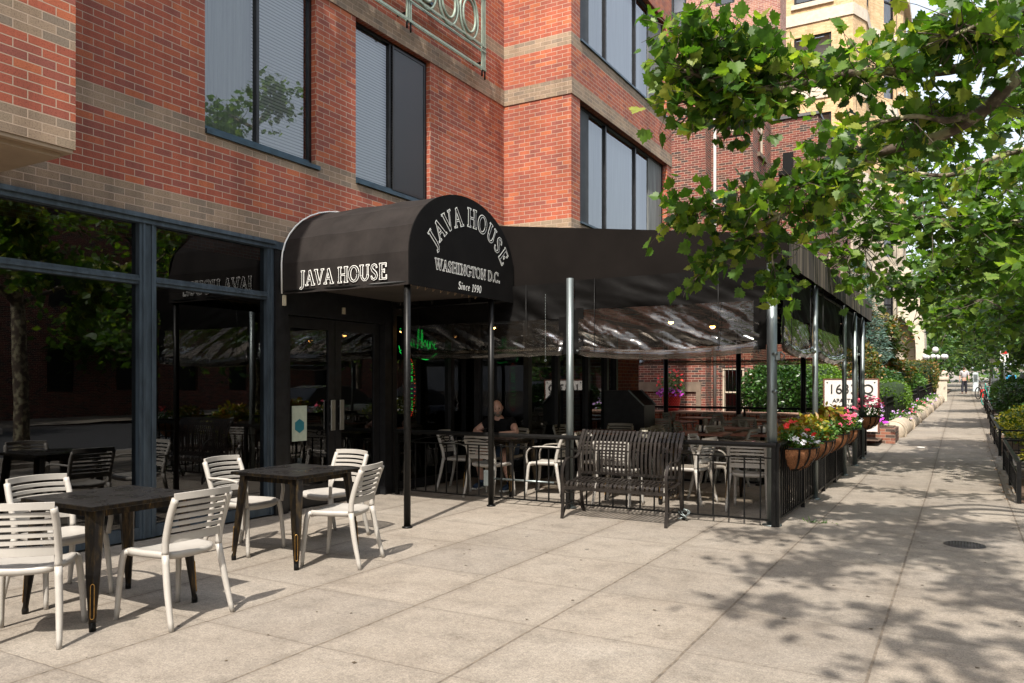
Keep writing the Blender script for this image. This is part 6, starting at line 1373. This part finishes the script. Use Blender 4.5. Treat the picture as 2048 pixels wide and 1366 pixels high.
def bicycle(lab, x, y, rz, fm, grp=None):
    z = gz(y); t = thing('bicycle', lab, 'bicycle', (x, y, z), rz, grp)
    for wy in (-.52, .52):
        w_ = MB(); w_.tube([(0, wy + .31 * math.cos(a), .33 + .31 * math.sin(a)) for a in [2 * PI * i / 24 for i in range(24)]], .022, 7, closed=True); o = w_.build('wheel', M_BLACK, t, world=False)
        s = MB(); s.tube([(0, wy + .285 * math.cos(a), .33 + .285 * math.sin(a)) for a in [2 * PI * i / 24 for i in range(24)]], .012, 6, closed=True)
        for k in range(12): a = 2 * PI * k / 12; s.tube([(0, wy, .33), (0, wy + .28 * math.cos(a), .33 + .28 * math.sin(a))], .003, 4)
        s.build('rim', fm, o, world=False)
    f = MB(); bb, st_, hd, rr_, ft = (0, -.08, .30), (0, -.2, .82), (0, .36, .86), (0, -.52, .33), (0, .52, .33)
    for a, b, r in ((bb, st_, .018), (st_, hd, .018), (bb, hd, .022), (bb, rr_, .012), (st_, rr_, .01), (hd, ft, .016), (hd, (0, .33, 1.0), .014)): f.tube([a, b], r, 8)
    f.build('frame', fm, t, world=False); f = MB(); f.tube(smooth_path([(-.28, .22, 1.02), (-.12, .34, 1.03), (.12, .34, 1.03), (.28, .22, 1.02)], 4), .013, 6); f.build('handlebar', M_BLACK, t, world=False)
    f = MB(); f.lathe([(0, 0), (.07, .01), (.06, .05), (0, .06)], (0, -.22, .88), 10); f.box(-.03, .03, -.2, -.06, .885, .92, bev=.01); f.build('saddle', M_BLACK, t, world=False); return t
M_TEAL = mat('turquoise_paint', (.02, .42, .34), .35, nz=.1)
bicycle('turquoise bicycle parked by the hedge at the kerb side of the sidewalk', 1.0, 40.0, R(18), M_TEAL, 'bicycles parked by the kerb'); bicycle('white bicycle parked just beyond the turquoise one', 1.15, 43.6, R(-10), mat('white_bike_paint', (.5, .5, .5), .35, nz=.1), 'bicycles parked by the kerb')
bicycle('dark bicycle parked farthest along by the kerb', .95, 47.2, R(25), M_FRAME_DK, 'bicycles parked by the kerb')
def tagbuild(mb, nm, mt, lab, cat): return tag(mb.build(nm, mt), lab, cat)
z = gz(50); mb = MB(); mb.lathe([(0, 0), (.12, 0), (.14, .06), (.15, .40), (.12, .46), (0, .47)], (1.0, 50, z), 16); tagbuild(mb, 'litter_bin', mat('bright_red_plastic', (.6, .02, .015), .4, nz=.1), 'small bright red bin at the kerb side far along the sidewalk', 'bin')
for x, y, h, lab in ((1.35, 44, 1.15, 'pale utility box among the bicycles'), (-.05 + .85, 62, 1.3, 'pale slim post box far behind the walking man')):
    t = thing('utility_box', lab, 'box', (x, y, gz(y))); mb = MB(); mb.box(x - .16, x + .16, y - .12, y + .12, gz(y), gz(y) + h, bev=.03); mb.build('cabinet', mat('pale_blue_grey_metal', (.5, .56, .6), .5, nz=.1), t); mb = MB(); mb.box(x - .12, x + .12, y - .128, y - .121, gz(y) + h * .5, gz(y) + h * .9); mb.build('front_plate', M_GALV, t)
t = thing('newspaper_box', 'bright blue newspaper box beyond the clipped hedges', 'box', (2.2, 48, gz(48))); mb = MB(); z = gz(48); mb.box(1.98, 2.42, 47.8, 48.2, z + .35, z + 1.25, bev=.03); mb.build('cabinet', mat('bright_blue_paint', (.03, .32, .6), .4, nz=.1), t); mb = MB(); mb.box(2.1, 2.3, 47.9, 48.1, z, z + .35); mb.build('pedestal', M_BLACK, t); mb = MB(); mb.box(2.04, 2.36, 47.79, 47.8, z + .8, z + 1.15); mb.build('window', M_GLASS, t)
for i, (x, y) in enumerate(((1.55, 39.2), (1.5, 52.0))):
    t = thing('parking_sign', ['thin street sign pole with a red and white plate near the turquoise bicycle', 'thin street sign pole with a red and white plate beyond the bicycles'][i], 'sign', (x, y, gz(y))); mb = MB(); mb.tube([(x, y, gz(y)), (x, y, gz(y) + 2.6)], .03, 8); mb.build('pole', M_GALV, t); mb = MB(); mb.box(x - .15, x + .15, y - .05, y - .035, gz(y) + 1.9, gz(y) + 2.4); mb.build('plate', M_WHITE, t); mb = MB(); mb.box(x - .12, x + .12, y - .055, y - .051, gz(y) + 2.25, gz(y) + 2.36); mb.build('red_bar', P_RED, t)

# ================================================================ PARKED CARS (seen in the shop glass and at the right edge)
def car_proto():
    t = thing('parked_car', 'x', 'car'); L, W_ = 4.6, 1.8
    st_ = [(-2.3, .45, .62, .55), (-2.2, .30, .80, .80), (-1.7, .20, .90, .88), (-1.0, .18, .93, .9), (0, .18, .93, .9), (1.0, .18, .92, .9), (1.7, .20, .84, .87), (2.15, .28, .70, .78), (2.3, .42, .58, .6)]
    mb = MB(); V = []; n = 14
    for y, z0, z1, hw in st_:
        for i in range(n):
            a = 2 * PI * i / n; f = lambda v, e: math.copysign(abs(v) ** e, v); V.append((hw * f(math.cos(a), .45), y, (z0 + z1) / 2 + (z1 - z0) / 2 * f(math.sin(a), .5)))
    mb.add(V, [(j * n + i, j * n + (i + 1) % n, (j + 1) * n + (i + 1) % n, (j + 1) * n + i) for j in range(8) for i in range(n)] + [tuple(range(n)), tuple(range(8 * n, 9 * n))], smooth=True)
    b = mb.build('body', None or M_SIGNW, t)
    mb = MB(); cb = [(-1.95, .86, .92, .70), (-1.2, .86, 1.36, .60), (-.6, .86, 1.44, .58), (.2, .86, 1.43, .58), (.7, .86, 1.32, .62), (1.35, .86, .90, .72)]
    for (y0, z0, z1, h0), (y1, z2, z3, h1) in zip(cb[:-1], cb[1:]):
        mb.quad((-h0, y0, z1), (h0, y0, z1), (h1, y1, z3), (-h1, y1, z3))
        for s in (-1, 1): mb.quad((s * .8, y0, z0), (s * .8, y1, z2), (s * h1, y1, z3), (s * h0, y0, z1), 1)
    mb.build('cabin_glass', [M_FRAME_DK, M_FRAME_DK], t, fixn=False)
    mb = MB(); mb.prism([(-1.15, 1.375), (-.6, 1.45), (.2, 1.44), (.66, 1.345), (.6, 1.33), (.2, 1.425), (-.6, 1.435), (-1.1, 1.36)], 'x', -.6, .6); mb.build('roof', M_SIGNW, t)
    for s in (-1, 1):
        for y in (-1.4, 1.4):
            w_ = MB(); w_.lathe([(0, -.11), (.31, -.11), (.33, -.06), (.33, .06), (.31, .11), (0, .11)], (s * .8, y, .33), 20, ax='x'); o = w_.build('wheel', M_BLACK, t); h = MB(); h.lathe([(0, -.02), (.2, -.02), (.2, .02), (0, .02)], (s * .905, y, .33), 12, ax='x'); h.build('rim', M_GALV, o)
        h = MB(); h.box(s * .45, s * .75, 2.2, 2.28, .58, .70, bev=.02); h.build('headlight', M_GLOBE, t); h = MB(); h.box(s * .45, s * .75, -2.26, -2.18, .66, .76, bev=.02); h.build('tail_light', P_RED, t); h = MB(); h.box(s * .86, s * 1.0, .85, .97, .92, 1.03, bev=.02); h.build('mirror', M_BLACK, t)
    return t
cp, ucp = car_proto(), [False]
paints = {'silver': mat('silver_car_paint', (.45, .47, .48), .25, .6, nz=.03, coat=1), 'black': mat('black_car_paint', (.012, .012, .014), .2, .3, nz=.1, coat=1), 'white': mat('white_car_paint', (.75, .75, .74), .25, nz=.02, coat=1), 'blue': mat('dark_blue_car_paint', (.015, .025, .06), .22, .4, nz=.1, coat=1)}
for k, (y, c) in enumerate(((-2.0, 'blue'), (6.5, 'black'), (19.3, 'silver'), (25.0, 'white'), (30.6, 'black'), (52, 'white'), (58, 'silver'), (64.5, 'white'))):
    o = place(cp, ucp, (4.15, y, gz(y) - .12), 0, c + ' car parked at the kerb, ' + ['behind the camera', 'level with the second sidewalk table', 'level with the low brick wall', 'second beyond the white sign', 'third beyond the white sign', 'nearest one beyond the tree tunnel start', 'second one beyond the clipped hedges', 'farthest along the kerb'][k], 'cars parked along the kerb')
    for ch in o.children:
        if ch.name.split('.')[0] in ('body', 'roof'): ch.data = ch.data.copy(); ch.data.materials[0] = paints[c]
# terrace across the street (seen only in the shop glass)
fb = thing('terrace_building', 'brown brick terrace across the street, mirrored in the shop glass', 'building', (18, 20, 0)); mb = MB(); ops = [(y, y + 1.1, z, z + 1.9) for y in range(-18, 70, 3) for z in (1.2, 4.6, 8.0)]
wall_x(mb, 18, -20, 75, -.2, 11, ops, .2, sgn=-1); mb.quad((18, -20, 11), (18, 75, 11), (26, 75, 11), (26, -20, 11)); mb.build('wall', M_BRICK_OLD, fb, fixn=False)
mb = MB()
for a, b, c, d in ops: mb.quad((18.18, a, c), (18.18, b, c), (18.18, b, d), (18.18, a, d))
mb.build('window_panes', M_FRAME_DK, fb, fixn=False); mb = MB(); mb.box(17.7, 17.999, -20, 75, 10.7, 11.2); mb.build('cornice', M_STONE2, fb)

# ================================================================ TREES
def twigs(limbs, rng, n_tw, L, per, spread=.35, flat=.45, start=.0, wood=None, droop=.15, r0=.008, biasdown=0.0, away=False):
    """side twigs along limbs; returns leaf centres and directions"""
    segs = []; 
    for P in limbs:
        for a, b in zip(P[:-1], P[1:]): segs.append((Vector(a), Vector(b), (Vector(b) - Vector(a)).length))
    w_ = np.array([s[2] for s in segs]); w_ /= w_.sum(); Cn = []; Dn = []
    for k in rng.choice(len(segs), n_tw, p=w_):
        a, b, l = segs[k]; p = a.lerp(b, rng.random()); d0 = (b - a).normalized(); q = Vector(rng.normal(size=3)); q.z *= flat; q.z -= biasdown; q.normalize(); vd = p.normalized()
        if away and q.dot(vd) < .15: q = q - vd * (2 * q.dot(vd)) + vd * .2
        q = (q + d0 * .7).normalized()
        LL = L * (.5 + .8 * rng.random()); P = [p]; c = p.copy(); d = q.copy()
        for s in range(4):
            d = (d + Vector(rng.normal(size=3)) * .22 + Vector((0, 0, -droop * .5))).normalized(); c = c + d * LL / 4; P.append(c.copy())
        if wood is not None: wood.tube(P, [r0 * (1 - .18 * i) for i in range(5)], 5)
        for m in range(per):
            u = .25 + .75 * rng.random(); i = min(3, int(u * 4)); pp = P[i].lerp(P[i + 1], u * 4 - i); dv = Vector(rng.normal(size=3)) * .7 + d; Cn.append(pp + Vector(rng.normal(size=3)) * spread * L * .28); Dn.append(dv)
    return Cn, Dn
def limb_path(P, rs, mb, n=6):
    S = smooth_path(P, n); m = len(S); R_ = [rs[0] + (rs[1] - rs[0]) * (i / (m - 1)) ** .8 for i in range(m)]; mb.tube(S, R_, 10); return S

# --- overhanging street plane tree, trunk just outside the right edge
rng = np.random.default_rng(21)
T1 = thing('plane_tree', 'nearest plane tree, its maple like leaves hanging over the patio corner from the right', 'tree', (1.95, 8.4, 0))
wood = MB(); S0 = limb_path([(1.95, 8.4, -.05), (1.9, 8.35, 1.6), (1.95, 8.3, 3.2), (1.8, 8.1, 4.6), (1.6, 8.0, 6.5)], (.17, .07), wood); wood.build('trunk', M_SYC, T1)
top = Vector((1.93, 8.3, 3.0))
Ls = []; lm = MB()
A1 = [top, at(2230, 120, 6.3), at(2048, 150, 6.2), at(1975, 215, 6.3), at(1880, 272, 6.5), at(1740, 312, 6.8), at(1645, 378, 7.1), at(1560, 430, 7.3), at(1500, 470, 7.4)]
Ls.append(limb_path(A1, (.085, .014), lm)); 
A2 = [at(1975, 215, 6.3), at(1900, 240, 6.2), at(1845, 232, 6.1), at(1800, 236, 6.1), at(1760, 245, 6.1)]; Ls.append(limb_path(A2, (.035, .01), lm))
A3 = [at(2230, 60, 6.4), at(2048, 100, 6.4), at(1900, 140, 6.4), at(1800, 143, 6.4), at(1700, 146, 6.4), at(1610, 168, 6.4), at(1560, 178, 6.4), at(1490, 172, 6.3), at(1420, 160, 6.2), at(1370, 140, 6.1)]; Ls.append(limb_path([top] + A3, (.06, .008), lm))
A4 = [at(1610, 168, 6.4), at(1560, 145, 6.4), at(1500, 120, 6.3), at(1430, 80, 6.2), at(1350, 50, 6.1)]; Ls.append(limb_path(A4, (.014, .005), lm))
A5 = [at(1560, 430, 7.3), at(1490, 415, 7.3), at(1420, 418, 7.2), at(1355, 425, 7.2)]; Ls.append(limb_path(A5, (.018, .006), lm))
A6 = [at(1560, 178, 6.4), at(1480, 200, 6.4), at(1400, 200, 6.3), at(1375, 200, 6.3)]; Ls.append(limb_path(A6, (.012, .005), lm))
A7 = [at(1500, 470, 7.4), at(1455, 490, 7.3), at(1420, 520, 7.2), at(1390, 560, 7.2)]; Ls.append(limb_path(A7, (.012, .004), lm))
A8 = [at(1560, 430, 7.3), at(1545, 500, 7.2), at(1550, 550, 7.2), at(1560, 585, 7.1)]; Ls.append(limb_path(A8, (.012, .004), lm))
A9 = [at(1740, 312, 6.8), at(1680, 350, 6.6), at(1600, 370, 6.5), at(1540, 395, 6.5)]; Ls.append(limb_path(A9, (.02, .006), lm))
A10 = [at(2230, 40, 5.9), at(2080, 20, 5.9), at(1990, 40, 5.8), at(1930, 60, 5.7), at(1890, 80, 5.7)]; Ls.append(limb_path([top] + A10, (.05, .008), lm))
A11 = [top, at(2300, 300, 7.6), at(2048, 300, 7.8), at(1900, 350, 8.2), at(1780, 330, 8.6), at(1680, 270, 8.8)]; Ls.append(limb_path(A11, (.05, .01), lm))
A12 = [top, (1.6, 6.9, 4.2), (1.2, 5.6, 5.0), (.7, 4.4, 5.4), (.2, 3.2, 5.4), (-.3, 2.4, 5.2)]; A13 = [(1.2, 5.6, 5.0), (.3, 5.2, 5.1), (-.6, 4.6, 4.9), (-1.1, 4.2, 4.7)]; A14 = [(.7, 4.4, 5.4), (1.1, 3.4, 5.4), (1.0, 2.4, 5.2)]
for q, r in ((A12, (.07, .012)), (A13, (.03, .008)), (A14, (.03, .008))): Ls.append(limb_path(q, r, lm))
A15 = [(1.85, 8.1, 4.6), (1.0, 7.6, 5.6), (.0, 7.4, 6.0)]; A16 = [(1.6, 8.0, 6.5), (2.6, 9.4, 7.2), (3.4, 10, 7.2)]; A17 = [(1.8, 8.2, 5.0), (3.0, 7.6, 6.0), (4.2, 7.2, 6.4)]
for q in (A16, A17): Ls.append(limb_path(q, (.05, .012), lm))
lm.build('limbs', M_SYC, T1)
tw = MB(); cen = []; dr = []
for i, (n_, L) in enumerate(((120, .50), (30, .36), (165, .44), (88, .38), (50, .36), (66, .36), (26, .30), (24, .26), (44, .36), (140, .45), (80, .5), (300, .55), (110, .42), (100, .42), (120, .8), (120, .8))):
    P = Ls[i]; k0 = int(len(P) * (.34 if i in (0, 2, 9, 10, 11) else .08)); c, d = twigs([P[k0:]], rng, n_, L, 5, spread=.42, wood=tw, r0=.0055, biasdown=.35 if i in (6, 7) else (-.25 if i in (0, 2) else .0), away=i in (0, 1, 2, 9, 11)); cen += c; dr += d
tw.build('twigs', M_BARK, T1, fixn=False)
leaf_mesh('crown', L_SYC, cen, .098, SYC, rng, T1, up=.22, dirs=dr, droop=.35, tone=rng.random(len(cen)) ** 1.25)

# --- second plane tree with a long low limb
def street_tree(lab, x, y, h, spread, nl, ntw, leafs, size, lmt, shape, seed, low=2.6, lean=(0, 0), extra=(), trunk=.17, bark=None, nm='street_tree', grp='street trees along the kerb', L=1.0, zsq=.8):
    rng = np.random.default_rng(seed); z0 = gz(y); t = thing(nm, lab, 'tree', (x, y, z0), group=grp); bark = bark or M_BARK
    tr_ = MB(); T = limb_path([(x, y, z0 - .1), (x + .05, y, z0 + low * .6), (x + lean[0] * .4, y + lean[1] * .4, z0 + low + .6), (x + lean[0], y + lean[1], z0 + h * .8)], (trunk, trunk * .25), tr_); tr_.build('trunk', bark, t)
    lb = MB(); LS = []
    for k in range(nl):
        a = 2 * PI * (k * .618 + rng.random() * .15); u = rng.random(); b = T[int((len(T) - 1) * (.42 + .55 * u))]; d = Vector((math.cos(a), math.sin(a), .30 + .5 * rng.random() * u)); LL = spread * (1 - .35 * u) * (.7 + .4 * rng.random())
        P = [b, b + d * LL * .35 + Vector((0, 0, .15)), b + Vector((d.x, d.y, d.z * .7)) * LL * .7, b + Vector((d.x, d.y, d.z * zsq * .5)) * LL]; P = [Vector(p) + Vector(rng.normal(size=3)) * (.12 if i else 0) for i, p in enumerate(P)]; LS.append(limb_path(P, (trunk * .35, .01), lb, 4))
    for P, r in extra: LS.append(limb_path(P, r, lb, 6))
    lb.build('limbs', bark, t, fixn=False)
    tw = MB(); c, d = twigs([p[2:] for p in LS], rng, ntw, L, leafs, spread=.45, wood=tw, r0=.008); tw.build('twigs', M_BARK, t, fixn=False)
    leaf_mesh('crown', lmt, c, size, shape, rng, t, up=.5, dirs=d, droop=.25, tone=rng.random(len(c)) ** 1.2); return t
B1 = [at(2250, 470, 11.5), at(2048, 447, 11.3), at(1900, 443, 11.2), at(1820, 436, 11.1), at(1790, 455, 11.1), at(1740, 425, 11.0), at(1690, 420, 11.0), at(1640, 440, 10.9)]
B2 = [at(1740, 425, 11.0), at(1735, 470, 10.9), at(1725, 495, 10.8), at(1680, 515, 10.8)]; B3 = [at(2250, 330, 11.5), at(2048, 330, 11.5), at(1920, 380, 11.5), at(1830, 330, 11.6)]; B4 = [at(2250, 500, 12), at(2100, 560, 12.5), at(1950, 500, 13), at(1860, 560, 13.2), at(1780, 570, 13.3)]
B5 = [at(2250, 500, 12), at(2048, 620, 14), at(1960, 600, 15), at(1880, 640, 16)]
street_tree('second plane tree with a long low limb reaching in from the right edge', 2.4, 14.6, 11.5, 3.1, 13, 1700, 6, .13, L_SYC2, SYC, 31, low=3.0, extra=((B1, (.06, .01)), (B2, (.015, .005)), (B3, (.03, .008)), (B4, (.04, .008)), (B5, (.04, .008))), bark=M_SYC, nm='plane_tree', grp=None, L=.75)
street_tree('plane tree behind the camera whose crown shades the paving', 2.3, -.6, 9.0, 3.4, 12, 500, 5, .15, L_SYC2, SYC, 33, low=5.0, bark=M_SYC, nm='plane_tree', grp=None, L=.8)
names3 = ['third tree along the kerb, with fine dark compound leaves', 'fourth tree along the kerb, above the clipped hedges', 'fifth tree along the kerb, near the bicycles', 'sixth tree along the kerb, arching over the walking man', 'seventh tree along the kerb in the far tunnel of green', 'eighth tree along the kerb in the far tunnel of green, farther back']
for i, (x, y, h, s, sh) in enumerate(((2.7, 24, 8, 3.5, 0), (3.2, 33.5, 7.5, 3.2, 1), (3.3, 42, 8, 3.3, 1), (3.0, 51, 8, 3.6, 1), (2.4, 64, 9, 4.8, 1), (2.1, 78, 10, 6, 1))):
    street_tree(names3[i], x, y, h, s, 16, 1250 if i < 2 else 1000, 8, .19 if i else .16, L_SYC2 if i == 0 else L_DARK, SYC if i == 0 else OVAL, 50 + i, low=2.6 if i else 3.2, L=1.1, zsq=.5, trunk=.16)
# trees on the garden side
street_tree('magnolia like tree with bronze tipped leaves left of the globe lamp', -3.3, 36, 6.0, 1.5, 15, 900, 8, .19, L_MAG, OVAL, 71, low=1.0, L=.8, trunk=.12, nm='magnolia_tree', grp=None)
street_tree('dense dark tree just behind the globe lamp', -4.2, 53, 8.5, 4.4, 16, 1200, 8, .22, L_DARK, OVAL, 72, low=1.6, L=1.1, nm='garden_tree', grp='garden trees beyond the lamp')
street_tree('tree farther along the garden fence, meeting the kerb trees overhead', -3.4, 61, 10, 5.2, 16, 1200, 8, .25, L_DARK, OVAL, 73, low=1.8, L=1.2, nm='garden_tree', grp='garden trees beyond the lamp')
street_tree('farthest garden tree closing the end of the sidewalk view', -3.2, 76, 11, 6, 16, 1200, 8, .3, L_DARK, OVAL, 74, low=1.8, L=1.3, nm='garden_tree', grp='garden trees beyond the lamp')
for i, (x, y, s) in enumerate(((14.8, -4, 81), (14.9, 8, 82), (15, 20, 83), (14.8, 33, 84), (15, 48, 85))):
    street_tree('%s tree across the street, mirrored in the shop glass' % ['first', 'second', 'third', 'fourth', 'fifth'][i], x, y, 10, 4.8, 12, 420, 7, .34, L_SYC2, QUADL, s, low=3, L=1.3, grp='street trees across the road')
rng = np.random.default_rng(99); ct = np.stack([rng.uniform(-14, 12, 9000), rng.uniform(92, 104, 9000), rng.random(9000) ** .8 * 15 + 1.2], 1)
tag(leaf_mesh('distant_foliage', L_DARK, ct, .7, QUADL, rng, up=.4), label='hazy green mass of distant street trees closing the view', cat='distant trees', kind='stuff')
